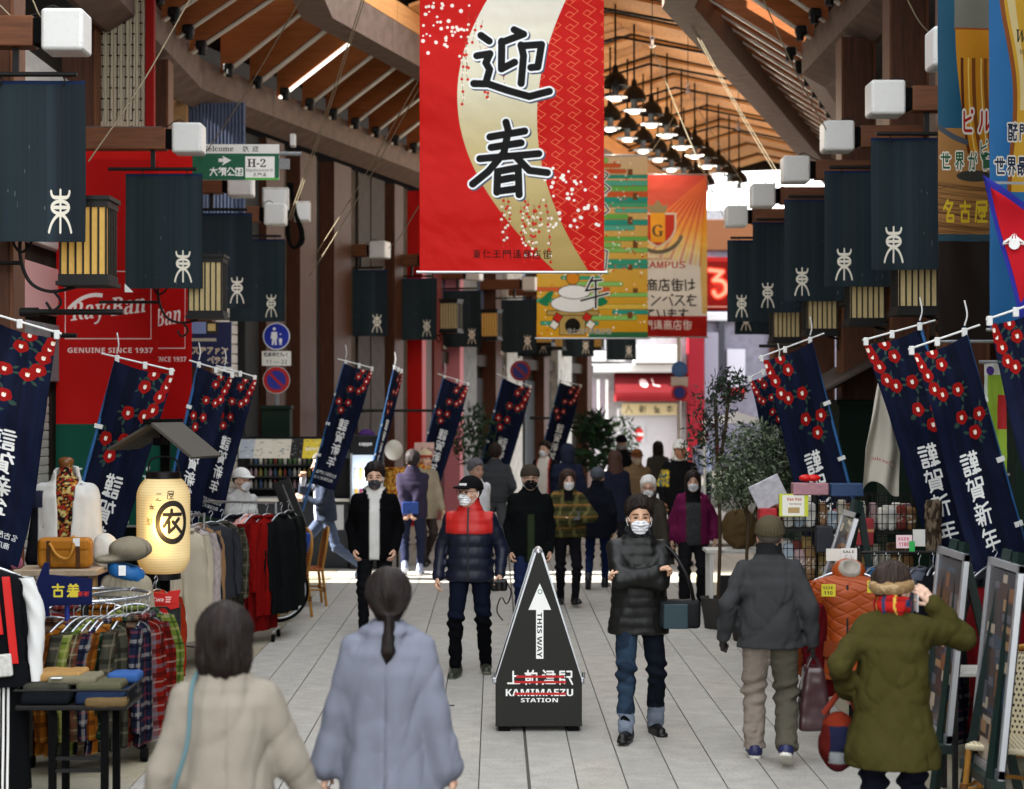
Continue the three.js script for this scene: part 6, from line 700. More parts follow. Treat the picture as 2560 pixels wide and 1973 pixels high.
function tubeCloth(rings, n, noise) {                  // rings: [centre, rx, rz, turn]; skin around them, uv in metres
  const pos = [], uv = [], idx = []; let v = 0; rings.forEach(([c, rx, rz], j) => { if (j) v += c.distanceTo(rings[j - 1][0]); for (let i = 0; i <= n; i++) { const a = i / n * Math.PI * 2, ca = Math.cos(a), sa = Math.sin(a), e = 1 + noise(a, j / rings.length); pos.push(c.x + Math.sign(ca) * Math.pow(Math.abs(ca), 0.8) * rx * e, c.y, c.z + Math.sign(sa) * Math.pow(Math.abs(sa), 0.8) * rz * e); uv.push(a / 6.283 * (rx + rz) * 3, -v); } });
  for (let j = 0; j < rings.length - 1; j++) for (let i = 0; i < n; i++) { const A = j * (n + 1) + i, B = A + n + 1; idx.push(A, A + 1, B, B, A + 1, B + 1); }
  const g = new THREE.BufferGeometry(); g.setAttribute('position', new THREE.Float32BufferAttribute(pos, 3)); g.setAttribute('uv', new THREE.Float32BufferAttribute(uv, 2)); g.setIndex(idx); g.computeVertexNormals(); return g;
}
const garmentGeo = {};
function garmentParts(kind) {
  if (garmentGeo[kind]) return garmentGeo[kind]; const [w, L, sl, th, pf] = { shirt: [0.46, 0.74, 0.6, 0.05, 0], coat: [0.5, 0.95, 0.66, 0.085, 0], long: [0.46, 1.02, 0.66, 0.07, 0], puffer: [0.48, 0.72, 0.6, 0.1, 1], jacket: [0.54, 0.68, 0.6, 0.09, 0] }[kind], ph = rnd(9);
  const prof = [[0, 0.075, 0.3], [0.02, 0.1, 0.5], [0.05, w * 0.36, 0.7], [0.09, w * 0.46, 0.85], [0.16, w * 0.47, 1], [0.3, w * 0.46, 1], [0.45, w * 0.455, 0.95], [0.6, w * 0.465, 0.95], [0.75, w * 0.48, 1], [0.9, w * 0.5, 1.05], [1, w * 0.505, 1]];
  const rings = []; for (let k = 0; k <= 40; k++) { const f = k / 40, i = Math.max(1, prof.findIndex((p) => p[0] >= f)), a = prof[i - 1], b = prof[i] ?? a, t = (f - a[0]) / (b[0] - a[0] || 1); const rip = pf ? 1 + 0.22 * Math.sqrt(Math.abs(Math.sin(f * 30))) - 0.1 : 1; rings.push([V(0, -f * L, 0.01 * Math.sin(f * 4 + ph)), a[1] + (b[1] - a[1]) * t, (a[2] + (b[2] - a[2]) * t) * th * rip]); }
  const body = tubeCloth(rings, 36, (a, v) => (pf ? 0 : 0.2 * Math.min(1, v * 2) * Math.sin(a * 7 + ph + v * 2) + 0.14 * v * Math.sin(a * 12 + 2) + 0.2 * fbm(a * 1.5, v * 6, ph)));
  const sleeve = (s) => { const r = []; for (let k = 0; k <= 22; k++) { const f = k / 22, rip = pf ? 1 + 0.2 * Math.sqrt(Math.abs(Math.sin(f * 26))) : 1; r.push([V(s * (w * 0.43 + 0.085 * Math.sin(Math.min(1, f * 2.2) * 1.57) - 0.02 * f), -0.055 - f * sl, 0.02 * f), (0.055 - 0.014 * f) * rip, (th * 0.75) * (1 - 0.35 * f) * rip]); } return tubeCloth(r, 14, (a, v) => 0.08 * Math.sin(a * 4 + v * 20 + ph)); };
  return (garmentGeo[kind] = { body, sl: [sleeve(-1), sleeve(1)], hanger: merge([tube([V(-w * 0.4, -0.05, 0), V(-0.1, 0.0, 0), V(0, 0.02, 0), V(0.1, 0, 0), V(w * 0.4, -0.05, 0)], 0.009, 20, 6), tube([V(0, 0.02, 0), V(0, 0.07, 0), V(0.025, 0.1, 0), V(0.0, 0.125, 0), V(-0.022, 0.105, 0)], 0.0035, 14, 5)]), collar: merge([new THREE.TorusGeometry(0.068, 0.02, 8, 20).rotateX(Math.PI / 2).scale(1, 0.8, 0.7).translate(0, 0.0, 0)]) });
}
function garment(kind, mat, p, turn, label, group, name = 'hanging_garment', cat = 'clothes', scale = 1) {
  const g = garmentParts(kind), t = thing(name, label, cat, p, group, turn); t.scale.setScalar(scale);
  mesh('bodice', g.body, mat, t); mesh('sleeve', g.sl[0], mat, t); mesh('sleeve', g.sl[1], mat, t); mesh('collar', g.collar, mat, t); mesh('hanger', g.hanger, M.steel, t); return t;
}
// ----- round rack of checked shirts, left -----
{ const c = V((215 * 11.9 - CX * 11.9) / K, 0, -11.9), t = thing('round_rack', 'round black garment rack on castors holding the checked shirts', 'rack', c);
  mesh('ring', new THREE.TorusGeometry(0.42, 0.012, 8, 48).rotateX(Math.PI / 2).translate(0, 1.05, 0), M.steel, t); mesh('stem', cyl(0.025, 1.06, 0, 0.53, 0), M.iron, t);
  for (let i = 0; i < 4; i++) { const a = i * Math.PI / 2 + 0.5, e = V(Math.cos(a) * 0.5, 0.09, Math.sin(a) * 0.5); mesh('foot', tube([V(0, 0.16, 0), V(e.x * 0.5, 0.17, e.z * 0.5), e], 0.026, 12, 8), M.black, t); mesh('spoke', bar(V(0, 1.05, 0), V(Math.cos(a) * 0.42, 1.05, Math.sin(a) * 0.42), 0.008), M.steel, t); const w = mesh('castor', cyl(0.045, 0.04, e.x, 0.045, e.z, 16).clone(), M.blackMatte, t); w.geometry = new THREE.CylinderGeometry(0.045, 0.045, 0.04, 16).rotateZ(Math.PI / 2).translate(e.x, 0.046, e.z); }
  const fr = ['with a pale collar in front of the rack', 'with large cream squares beside the blue pole', 'rust coloured at the shirt rack', 'lime green at the shirt rack', 'orange edged at the shirt rack', 'navy and pink at the shirt rack', 'dark green at the shirt rack', 'red and blue at the end of the shirt rack'];
  const seq = [[0, -0.85, 0.12], [1, -0.3, 0.05], [5, 0.06, 1.0], [7, 0.2, 1.1], [2, 0.34, 1.1], [0, 0.46, 1.15], [6, 0.56, 1.2], [5, 0.68, 1.15], [3, 0.84, 1.05], [1, 1.0, 1.2], [4, 1.15, 1.05], [7, 0.9, 1.3], [6, 1.4, 1.5], [3, 1.9, 1.6], [2, 2.5, 0.5], [5, 3.1, 0.2], [4, -2.6, 0.6]];
  seq.forEach(([m, a, tr], i) => { const x = c.x + Math.sin(a) * 0.42, z = c.z + Math.cos(a) * 0.42; garment('shirt', PL[m], V(x, 0.93, z), tr, ['checked shirt ' + fr[[0, 1, 2, 6, 3, 0, 5, 4, 6, 1, 7, 6, 5, 6, 3, 2, 7][i]], ''][0] + (i === 13 ? ' at the far side of the ring' : i > 10 ? ', hidden round the back' : i === 5 ? ', second of its pattern' : i === 9 ? ', behind the dark green one' : i === 3 ? ' next to the rust one' : ''), 'checked shirts on the round rack', 'checked_shirt', 'shirt', 1.1); });
  // arrow sign on its blue pole
  const s = thing('arrow_sign', 'dark blue arrow shaped sign with yellow letters on a blue pole', 'sign', [c.x, 0, c.z + 0.52]), sc = 388, sh = new THREE.Shape([[-0.2, 0], [-0.135, 0.17], [-0.105, 0.17], [-0.105, 0.095], [0.165, 0.07], [0.165, -0.095], [-0.105, -0.1], [-0.105, -0.17], [-0.135, -0.17]].map(([a, b]) => new THREE.Vector2(a, b)));
  mesh('pole', cyl(0.016, 1.05, 0.0, 0.53, -0.03, 10), std('#1c2d78', 0.4), s); const g = new THREE.ExtrudeGeometry(sh, { depth: 0.015, bevelEnabled: false }).translate(0, 1.14, 0); mesh('board', g, std('#0c1540', 0.6), s);
  mesh('print', new THREE.PlaneGeometry(0.26, 0.15).translate(0.03, 1.13, 0.0185), printed(canvasTex(256, 148, (x, w, h) => { x.fillStyle = '#0c1540'; x.fillRect(0, 0, w, h); jp(x, '古着', 14, 26, 84, { color: '#c9b83a', w: 2.2, gap: 1.12 }); for (let i = 0; i < 3; i++) jp(x, '新', 178 + (i % 2) * 36, 74 + (i > 1 ? 0 : 0), 32, { color: '#b02a22', w: 2 }); }, { repeat: false }), 0.6), s);
}
// ----- table of folded trousers -----
{ const d = 10.55, x = (203 - CX) * d / K, t = thing('wire_table', 'black wire table full of folded trousers beside the shirt rack', 'table', [x, 0, -d]);
  for (const [sx, sz] of [[-1, -1], [1, -1], [-1, 1], [1, 1]]) mesh('leg', box(0.04, 0.56, 0.04, sx * 0.15 + 0.03, 0.28, sz * 0.16), M.blackMatte, t); mesh('tray', rbox(0.64, 0.03, 0.46, 0.008, 0, 0.57, 0), M.iron, t); for (const g of [...[-1, 1].map((s) => bar(V(s * 0.32, 0.67, -0.23), V(s * 0.32, 0.67, 0.23), 0.008)), bar(V(-0.32, 0.67, 0.23), V(0.32, 0.67, 0.23), 0.008), bar(V(-0.32, 0.67, -0.23), V(0.32, 0.67, -0.23), 0.008)]) mesh('rail', g, M.iron, t);
  for (let i = 0; i < 9; i++) mesh('wire', bar(V(0.32, 0.585, -0.2 + i * 0.05), V(0.32, 0.67, -0.2 + i * 0.05), 0.004, 5), M.iron, t); mesh('cross_rail', [box(0.34, 0.02, 0.02, 0.03, 0.27, 0.16), box(0.34, 0.02, 0.02, 0.03, 0.2, 0.16)], M.iron, t);
  const fold = (cx, cy, cz, w, l, h, col, lab) => { const g = sdfMesh((X, Y, Z) => Math.hypot(Math.max(Math.abs(X) - w / 2 + h * 0.5, 0), Math.max(Math.abs(Y) - h * 0.1, 0), Math.max(Math.abs(Z) - l / 2 + h * 0.5, 0)) - h * 0.4 + wavy(X, Y * 2, Z, 12, 0.012), [-w / 2 - 0.03, -h, -l / 2 - 0.03], [w / 2 + 0.03, h, l / 2 + 0.03], 0.011, () => col); one('folded_trousers', lab, 'trousers', g, clothMat, 'folded trousers on the wire table', [x + cx, cy, -d + cz]); };
  fold(-0.15, 0.62, 0.06, 0.3, 0.36, 0.07, '#15181c', 'folded black trousers low in the stack on the wire table'); fold(0.16, 0.62, 0.05, 0.3, 0.36, 0.07, '#1f2c44', 'folded dark denim trousers on the wire table'); fold(-0.16, 0.67, 0.04, 0.28, 0.3, 0.06, '#3a3a32', 'folded charcoal trousers on the wire table'); fold(0.14, 0.675, 0.02, 0.28, 0.3, 0.06, '#55533f', 'folded olive trousers on top of the denim'); fold(-0.12, 0.72, -0.04, 0.3, 0.28, 0.06, '#9a7748', 'folded tan trousers on top of the pile'); fold(0.24, 0.7, -0.12, 0.2, 0.2, 0.06, '#34548a', 'folded bright blue jeans at the back of the wire table'); fold(0.2, 0.6, 0.19, 0.26, 0.12, 0.06, '#6a573a', 'rolled khaki trousers at the front of the wire table'); fold(-0.02, 0.71, 0.02, 0.3, 0.26, 0.05, '#6f6a56', 'folded grey green trousers under the tan pair');
  one('price_tag', 'white price tag lying on the folded trousers', 'price tag', rbox(0.06, 0.004, 0.035, 0.001), M.white, undefined, [x - 0.1, 0.73, -d + 0.15]); }
// ----- far left edge: track clothes, sign strip -----
{ const d = 10.5, X = (p) => (p - CX) * d / K; garment('jacket', fab('#d9d9d8'), V(X(-90), 1.36, -d), 0.35, 'white track jacket hanging at the edge of the stall', undefined, 'track_jacket', 'jacket');
  const t = thing('track_pants', 'black track trousers with three white stripes hanging beside the wire table', 'trousers', [X(22), 0.06, -d]); mesh('leg', tubeCloth(Array.from({ length: 16 }, (_, k) => [V(0, 0.66 - k * 0.043, 0), 0.11 + 0.002 * k, 0.06]), 24, (a, v) => 0.04 * Math.sin(a * 5 + v * 9)), fab('#0e0f11'), t); for (let i = 0; i < 3; i++) mesh('stripe', cloth(1, 16, (u, v) => V(-0.035 + i * 0.027 + u * 0.014 - v * 0.006, 0.65 - v * 0.63, 0.068 + 0.002 * Math.sin(v * 9)), 0.002), M.white, t); 
  const j = thing('sport_jacket', 'black sport jacket with red and white shoulder panels at the stall edge', 'jacket', [X(-28), 1.36, -d + 0.12], undefined, 0.4); const g = garmentParts('jacket'); mesh('bodice', g.body, fab('#121316'), j); for (const i of [0, 1]) { const s = mesh('sleeve', g.sl[i], fab('#d8d8d6'), j); } mesh('red_stripe', cloth(2, 14, (u, v) => V(0.1 + u * 0.045 + 0.05 * v, -0.04 - v * 0.5, 0.1), 0.003), M.red, j); mesh('red_stripe', cloth(2, 14, (u, v) => V(0.04 + u * 0.03 + 0.04 * v, -0.03 - v * 0.34, 0.1), 0.003), M.red, j); mesh('collar', g.collar, fab('#121316'), j); mesh('hanger', g.hanger, M.steel, j);
  one('white_pouch', 'square white cloth pouch hanging against black clothes', 'pouch', rbox(0.12, 0.13, 0.03, 0.012).rotateZ(0.1), M.offwhite, undefined, [X(27), 0.81, -d + 0.16]);
  const [s] = signBoard('strip_sign', 'narrow upright sign board with red lettering beside the shirt rack', 66, 1350, 30, 175, 11, (x, w, h) => { x.fillStyle = '#d6cfb8'; x.fillRect(0, 0, w, h); x.fillStyle = '#b3231c'; for (let i = 0; i < 4; i++) { x.fillRect(w * 0.2, h * (0.06 + i * 0.11), w * 0.18, h * 0.09); x.fillRect(w * 0.55, h * (0.04 + i * 0.11), w * 0.25, h * 0.05); x.fillRect(w * 0.6, h * (0.1 + i * 0.11), w * 0.12, h * 0.04); } x.fillStyle = '#2a2a28'; x.fillRect(w * 0.2, h * 0.56, w * 0.26, h * 0.4); x.fillRect(w * 0.6, h * 0.56, w * 0.25, h * 0.4); x.fillStyle = '#d6cfb8'; x.beginPath(); x.moveTo(w * 0.3, h * 0.95); x.lineTo(w * 0.5, h * 0.95); x.lineTo(w * 0.42, h * 0.6); x.fill(); }, 128); mesh('stand', bar(V(0, -0.2, -0.02), V(0, -0.9 + 0.15, -0.02), 0.015), M.iron, s); }
// ----- trestle shelf, mannequin, bag, caps -----
{ const d = 13.6, X = (p) => (p * 1 - CX) * d / K, t = thing('trestle_shelf', 'pale plank shelf on trestles under the tan leather bag', 'shelf', [X(160), 0, -d]); mesh('plank', wbox(0.62, 0.05, 0.4, 0, 1.06, 0.05), std('#b9a58c', 0.7, { map: grime }), t); for (const s of [-1, 1]) mesh('trestle', [beam(V(s * 0.2, 0, -0.16), V(s * 0.24, 1.04, 0), 0.045, 0.045), beam(V(s * 0.2, 0, 0.26), V(s * 0.24, 1.04, 0.08), 0.045, 0.045), box(0.03, 0.04, 0.3, s * 0.22, 0.5, 0.04)], std('#a98e66', 0.7), t); mesh('lower_shelf', wbox(0.6, 0.03, 0.4, 0, 0.5, 0.05), M.darkgrey, t);
  const m = thing('mannequin', 'mannequin torso with wooden neck cap in an open white jacket and floral shirt', 'mannequin', [X(140), 1.09, -d - 0.35]); const F = (x, y, z) => { const T = [[0, 0.15, 0.1], [0.2, 0.15, 0.1], [0.42, 0.18, 0.11], [0.56, 0.17, 0.1], [0.63, 0.1, 0.075], [0.68, 0.055, 0.055], [0.74, 0.05, 0.05]], r = lerpTable(T, y); return Math.max((Math.hypot(x / r[1], z / r[2]) - 1) * Math.min(r[1], r[2]), y - 0.75, -y); }; mesh('torso', sdfMesh(F, [-0.22, -0.03, -0.15], [0.22, 0.8, 0.15], 0.012, (x, y, z) => { const n = N3.noise(x * 34, y * 34, z * 34), q = N3.noise(x * 50 + 9, y * 50, z * 50); return q > 0.25 ? '#a86a2a' : n > 0.2 ? '#8a2a20' : n < -0.25 ? '#b9a86a' : '#171514'; }), clothMat, m); mesh('neck_cap', lathe([[0, 0.81], [0.04, 0.81], [0.062, 0.785], [0.055, 0.755], [0.05, 0.74]], 20), std('#6a4422', 0.25), m);
  const J = (x, y, z) => { const T = [[0, 0.23, 0.15], [0.3, 0.21, 0.14], [0.5, 0.215, 0.13], [0.58, 0.17, 0.11], [0.64, 0.1, 0.09], [0.7, 0.085, 0.085]], r = lerpTable(T, y), e = (Math.hypot(x / r[1], z / r[2]) - 1) * Math.min(r[1], r[2]); let q = Math.max(Math.abs(e) - 0.012, y - 0.72 + z * 0.3, -y); q = Math.max(q, -(Math.max(Math.abs(x - 0.02) - 0.03 - y * 0.07, -z))); for (const s of [-1, 1]) q = smin(q, cone(x, y, z, [s * 0.18, 0.54, 0], [s * 0.25, 0.02, 0.02], 0.07, 0.06), 0.03); return q + wavy(x, y * 0.5, z, 9, 0.02); }; mesh('white_jacket', sdfMesh(J, [-0.36, -0.08, -0.22], [0.36, 0.78, 0.22], 0.012, (x, y, z) => (x < -0.19 && y < 0.42 ? '#16171c' : x < -0.15 && y > 0.42 && y < 0.56 ? '#2a2d40' : '#c4c4c0')), clothMat, m);
  const b = thing('leather_bag', 'tan yellow leather satchel with buckles on the plank shelf', 'bag', [X(176), 1.085, -d + 0.12]); mesh('body', rbox(0.4, 0.22, 0.14, 0.04, 0, 0.115, 0, 3), std('#b0721c', 0.45, { map: grime }), b); mesh('flap', rbox(0.38, 0.1, 0.15, 0.03, 0, 0.18, 0.004, 2), std('#a86a18', 0.45), b); for (const s of [-1, 1]) mesh('strap', rbox(0.03, 0.2, 0.16, 0.005, s * 0.11, 0.11, 0.002), std('#4a2c14', 0.5), b); mesh('handle', tube([V(-0.1, 0.19, 0.08), V(-0.03, 0.1, 0.11), V(0.04, 0.08, 0.11), V(0.08, 0.16, 0.1), V(0.07, 0.24, 0.03)], 0.012, 24, 8), std('#b07826', 0.5), b); mesh('tag', rbox(0.05, 0.06, 0.004, 0.001, 0.1, 0.2, 0.085), M.white, b);
  one('white_cushion', 'rounded white cloth bag behind the leather satchel', 'bag', sdfMesh((x, y, z) => ell(x, y, z, [0, 0, 0], [0.1, 0.14, 0.09]) + wavy(x, y, z, 10, 0.02), [-0.14, -0.18, -0.14], [0.14, 0.18, 0.14], 0.012, () => '#c9c6bd'), clothMat, undefined, [X(262), 1.2, -d - 0.05]); 
  const c = thing('cap_stand', 'bust with a grey newsboy cap, blue scarf and beige blouse', 'mannequin', [(318 - CX) * 12.6 / K, 0.1, -12.6]); mesh('stand', [cyl(0.02, 0.6, 0, 0.3, 0), cyl(0.13, 0.02, 0, 0.01, 0, 24)], M.iron, c); mesh('blouse', sdfMesh((x, y, z) => { const T = [[0.5, 0.17, 0.13], [0.62, 0.11, 0.09], [0.85, 0.16, 0.11], [1.0, 0.13, 0.09], [1.06, 0.05, 0.05]], r = lerpTable(T, y); let e = (Math.hypot(x / r[1], z / r[2]) - 1) * Math.min(r[1], r[2]); e = smin(e, cone(x, y, z, [0.12, 0.95, 0], [0.17, 0.62, 0.03], 0.06, 0.05), 0.04); e = smin(e, cone(x, y, z, [-0.12, 0.95, 0], [-0.16, 0.66, 0.02], 0.06, 0.05), 0.04); return Math.max(e + 0.008 * Math.sin(Math.atan2(x, z) * 16) * Math.max(0, 1 - y * 0.6), y - 1.06, 0.5 - y); }, [-0.28, 0.45, -0.18], [0.28, 1.12, 0.18], 0.011, () => '#8a8270'), clothMat, c); mesh('scarf', sdfMesh((x, y, z) => Math.hypot(Math.hypot(x, z * 1.2) - 0.1, (y - 1.04 + x * 0.25) * 0.7) - 0.035 + wavy(x, y, z, 12, 0.02), [-0.2, 0.9, -0.2], [0.2, 1.16, 0.2], 0.01, () => '#1c5a94'), shinyCloth, c); mesh('cap', sdfMesh((x, y, z) => smin(ell(x, y, z, [0.03, 1.2, 0], [0.15, 0.085, 0.14]), ell(x, y, z, [-0.12, 1.13, 0.05], [0.09, 0.03, 0.1]), 0.04) + wavy(x, y, z, 10, 0.014), [-0.26, 1.05, -0.2], [0.24, 1.34, 0.2], 0.01, (x, y, z) => (Math.abs(Math.sin(Math.atan2(x - 0.03, z) * 3)) < 0.08 ? '#5a5344' : '#7d7565')), clothMat, c); mesh('tag', rbox(0.05, 0.07, 0.003, 0.001, 0.0, 1.06, 0.14), M.white, c);
  one('navy_cap', 'navy cap lying beyond the sport jacket at the stall edge', 'cap', sdfMesh((x, y, z) => Math.max(ell(x, y, z, [0, 0, 0], [0.11, 0.1, 0.12]), -y - 0.03), [-0.15, -0.06, -0.15], [0.15, 0.14, 0.15], 0.012, (x) => (x > 0.06 ? '#9a5a6a' : '#151a2e')), clothMat, undefined, [(20 - CX) * 12.5 / K, 1.2, -12.5]); }
// ----- poster and paper lantern -----
signBoard('shop_poster', 'small white poster with red flower logo beside the paper lantern', 234, 1088, 82, 57, 15.5, (x, w, h) => { x.fillStyle = '#c9c3b4'; x.fillRect(0, 0, w, h); x.fillStyle = '#b01c1c'; x.beginPath(); x.arc(w * 0.2, h * 0.26, h * 0.22, 0, 7); x.fill(); x.fillStyle = '#e8ddd0'; for (let i = 0; i < 5; i++) { x.beginPath(); x.arc(w * 0.2 + 14 * Math.cos(i * 1.257), h * 0.28 + 14 * Math.sin(i * 1.257), 8, 0, 7); x.fill(); } latin(x, 'Japan.', w * 0.44, h * 0.2, h * 0.15, '#3a3a3a'); latin(x, 'Tax-free', w * 0.47, h * 0.34, h * 0.11, '#8a857a', 'normal'); latin(x, 'Shop', w * 0.54, h * 0.47, h * 0.11, '#8a857a', 'normal'); latin(x, 'KOROMO', w * 0.56, h * 0.64, h * 0.14, '#a84a40', 'normal'); x.fillStyle = '#26221f'; x.beginPath(); x.moveTo(w * 0.02, h * 0.5); x.bezierCurveTo(w * 0.3, h * 0.4, w * 0.5, h * 0.6, w * 0.52, h * 0.95); x.bezierCurveTo(w * 0.4, h * 0.98, w * 0.3, h * 0.7, w * 0.02, h * 0.62); x.fill(); x.strokeStyle = '#b01c1c'; x.lineWidth = 5; x.beginPath(); x.arc(w * 0.85, h * 0.8, h * 0.12, 0, 7); x.stroke(); jp(x, '衣', w * 0.8, h * 0.7, h * 0.19, { color: '#b01c1c', w: 2 }); }, 256, undefined, { cat: 'poster' });
{ const d = 14, s = K / d, c = V((410 - CX) / s, 0, -d), t = thing('paper_lantern', 'tall glowing cream paper lantern under a small black wooden roof', 'lantern', c); const yT = EYE - (1196 - CY) / s, yB = EYE - (1432 - CY) / s, hh = yT - yB, R = 0.204;
  const prof = []; for (let i = 0; i <= 72; i++) { const f = i / 72, e = Math.min(1, Math.pow(Math.sin(Math.min(1, f * 5.2) * Math.PI / 2), 0.7)) * Math.min(1, Math.pow(Math.sin(Math.min(1, (1 - f) * 5.2) * Math.PI / 2), 0.7)); prof.push([R * (0.64 + 0.36 * e) + 0.0022 * (i % 2), yB + f * hh]); }
  const tex = canvasTex(1024, 512, (x, w, h) => { x.fillStyle = '#e9d9a6'; x.fillRect(0, 0, w, h); x.strokeStyle = 'rgba(150,120,60,.35)'; x.lineWidth = 1.5; for (let i = 0; i < 36; i++) { x.beginPath(); x.moveTo(0, i * h / 36); x.lineTo(w, i * h / 36); x.stroke(); } const cx = w * 0.585; x.strokeStyle = '#14110c'; x.lineWidth = 30; x.beginPath(); x.ellipse(cx, h * 0.45, 92, 102, 0, 0, 7); x.stroke(); jp(x, '衣', cx - 62, h * 0.45 - 66, 126, { color: '#14110c', w: 2.4 }); jp(x, '屋', cx - 34, h * 0.12, 46, { color: '#1c170f', w: 1.5 }); jp(x, '忠', cx - 104, h * 0.14, 44, { color: '#1c170f', w: 1.5 }); jp(x, '参', cx - 146, h * 0.26, 40, { color: '#1c170f', w: 1.5 }); jp(x, '御', cx - 166, h * 0.4, 42, { color: '#1c170f', w: 1.5 }); }, { repeat: false });
  const L = new THREE.LatheGeometry(prof.map(([a, b]) => new THREE.Vector2(a, b)), 48); const pm = mesh('paper', L, new THREE.MeshPhysicalMaterial({ map: tex, emissive: new THREE.Color('#ffc25a'), emissiveMap: tex, emissiveIntensity: 0.045, roughness: 0.8 }), t); pm.rotation.y = Math.PI;
  const bulb = new THREE.PointLight(new THREE.Color('#ffca78'), 0.06, 0, 2); bulb.position.set(0.02, (yT + yB) / 2, 0.27); bulb.castShadow = true; t.add(bulb);
  mesh('top_ring', cyl(0.135, 0.05, 0, yT + 0.025, 0, 32), M.black, t); mesh('bottom_ring', cyl(0.135, 0.05, 0, yB - 0.02, 0, 32), M.black, t); mesh('handle', tube([V(-0.12, yT + 0.03, 0), V(-0.1, yT + 0.14, 0), V(0, yT + 0.17, 0), V(0.1, yT + 0.14, 0), V(0.12, yT + 0.03, 0)], 0.008, 20, 6), M.iron, t);
  mesh('post', [box(0.07, 2.1, 0.06, -0.04, 1.05, -0.3), box(0.5, 0.05, 0.4, -0.04, 0.025, -0.25), box(0.06, 0.06, 0.42, -0.04, 2.02, -0.14)], M.blackMatte, t); const rt = EYE - (1078 - CY) / s, roof = mesh('roof', [beam(V(-0.36, rt - 0.14, -0.05), V(0.0, rt + 0.06, -0.05), 0.56, 0.02), beam(V(0.34, rt - 0.2, -0.05), V(0.0, rt + 0.06, -0.05), 0.56, 0.02)].map((g) => g), std('#4a4640', 0.7), t); mesh('ridge', beam(V(-0.02, rt + 0.075, -0.36), V(-0.02, rt + 0.075, 0.27), 0.05, 0.04), M.blackMatte, roof); for (let i = 0; i < 3; i++) mesh('roof_batten', beam(V(-0.33, rt - 0.11, -0.28 + i * 0.23), V(0.0, rt + 0.075, -0.28 + i * 0.23), 0.012, 0.012), M.blackMatte, roof);
  roof.rotation.y = -0.25; }
// ----- drink menu board -----
{ const d = 12.9, s = K / d, t = thing('menu_board', 'black menu board with white bottle drawing and red top panel', 'sign', [(414 - CX) / s, 0, -d]); const tex = canvasTex(160, 512, (x, w, h) => { x.fillStyle = '#2b2b2c'; x.fillRect(0, 0, w, h); x.fillStyle = '#a31a18'; x.beginPath(); x.arc(w * 0.42, 40, 34, 0, 7); x.fill(); x.save(); x.fillStyle = '#e8e0d8'; x.font = 'italic bold 22px serif'; x.fillText('Coca-Cola', 26, 46, 82); x.restore(); x.fillStyle = '#cbbfae'; x.fillRect(30, 92, 90, 44); x.fillStyle = '#b0a08c'; x.fillRect(36, 98, 36, 30); x.strokeStyle = '#dcdcd8'; x.lineWidth = 4; x.beginPath(); x.moveTo(74, 160); x.lineTo(108, 160); x.lineTo(106, 250); x.bezierCurveTo(120, 300, 134, 330, 130, 420); x.lineTo(128, 500); x.moveTo(76, 160); x.lineTo(78, 250); x.bezierCurveTo(62, 300, 46, 330, 50, 420); x.lineTo(52, 500); x.stroke(); x.fillStyle = '#dcdcd8'; x.fillRect(78, 200, 28, 60); x.font = 'italic bold 54px serif'; x.fillText('Coca', 36, 420, 104); }, { repeat: false });
  mesh('board', panel(V(0, 0.5, 0), 0.19, 0.72, 0.025), printed(tex, 0.6), t); mesh('frame', [box(0.014, 0.76, 0.035, -0.102, 0.5, -0.012), box(0.014, 0.76, 0.035, 0.102, 0.5, -0.012), box(0.016, 0.5, 0.03, -0.095, 0.25, -0.02), box(0.016, 0.5, 0.03, 0.095, 0.25, -0.02)], M.iron, t); const sh = new THREE.Shape([[-0.1, -0.05], [0.02, -0.05], [0.05, -0.075], [0.105, -0.06], [0.1, 0], [0.115, 0.06], [0.04, 0.05], [0.03, 0.035], [-0.1, 0.04]].map(([a, b]) => new THREE.Vector2(a, b))); mesh('top_panel', new THREE.ExtrudeGeometry(sh, { depth: 0.01, bevelEnabled: true, bevelSize: 0.004, bevelThickness: 0.002 }).translate(-0.005, 0.92, 0.002), std('#b5201c', 0.4), t); mesh('top_lettering', new THREE.PlaneGeometry(0.16, 0.06).translate(-0.005, 0.915, 0.0185), printed(canvasTex(192, 72, (x, w, h) => { x.fillStyle = '#b5201c'; x.fillRect(0, 0, w, h); x.fillStyle = '#efe6e0'; x.font = 'italic bold 44px serif'; x.fillText('Coca', 4, 52, 90); x.font = 'bold 17px sans-serif'; ['MENU', 'SHOP', 'BASE'].forEach((s2, i) => x.fillText(s2, 112, 24 + i * 19, 70)); }, { repeat: false }), 0.5), t); }
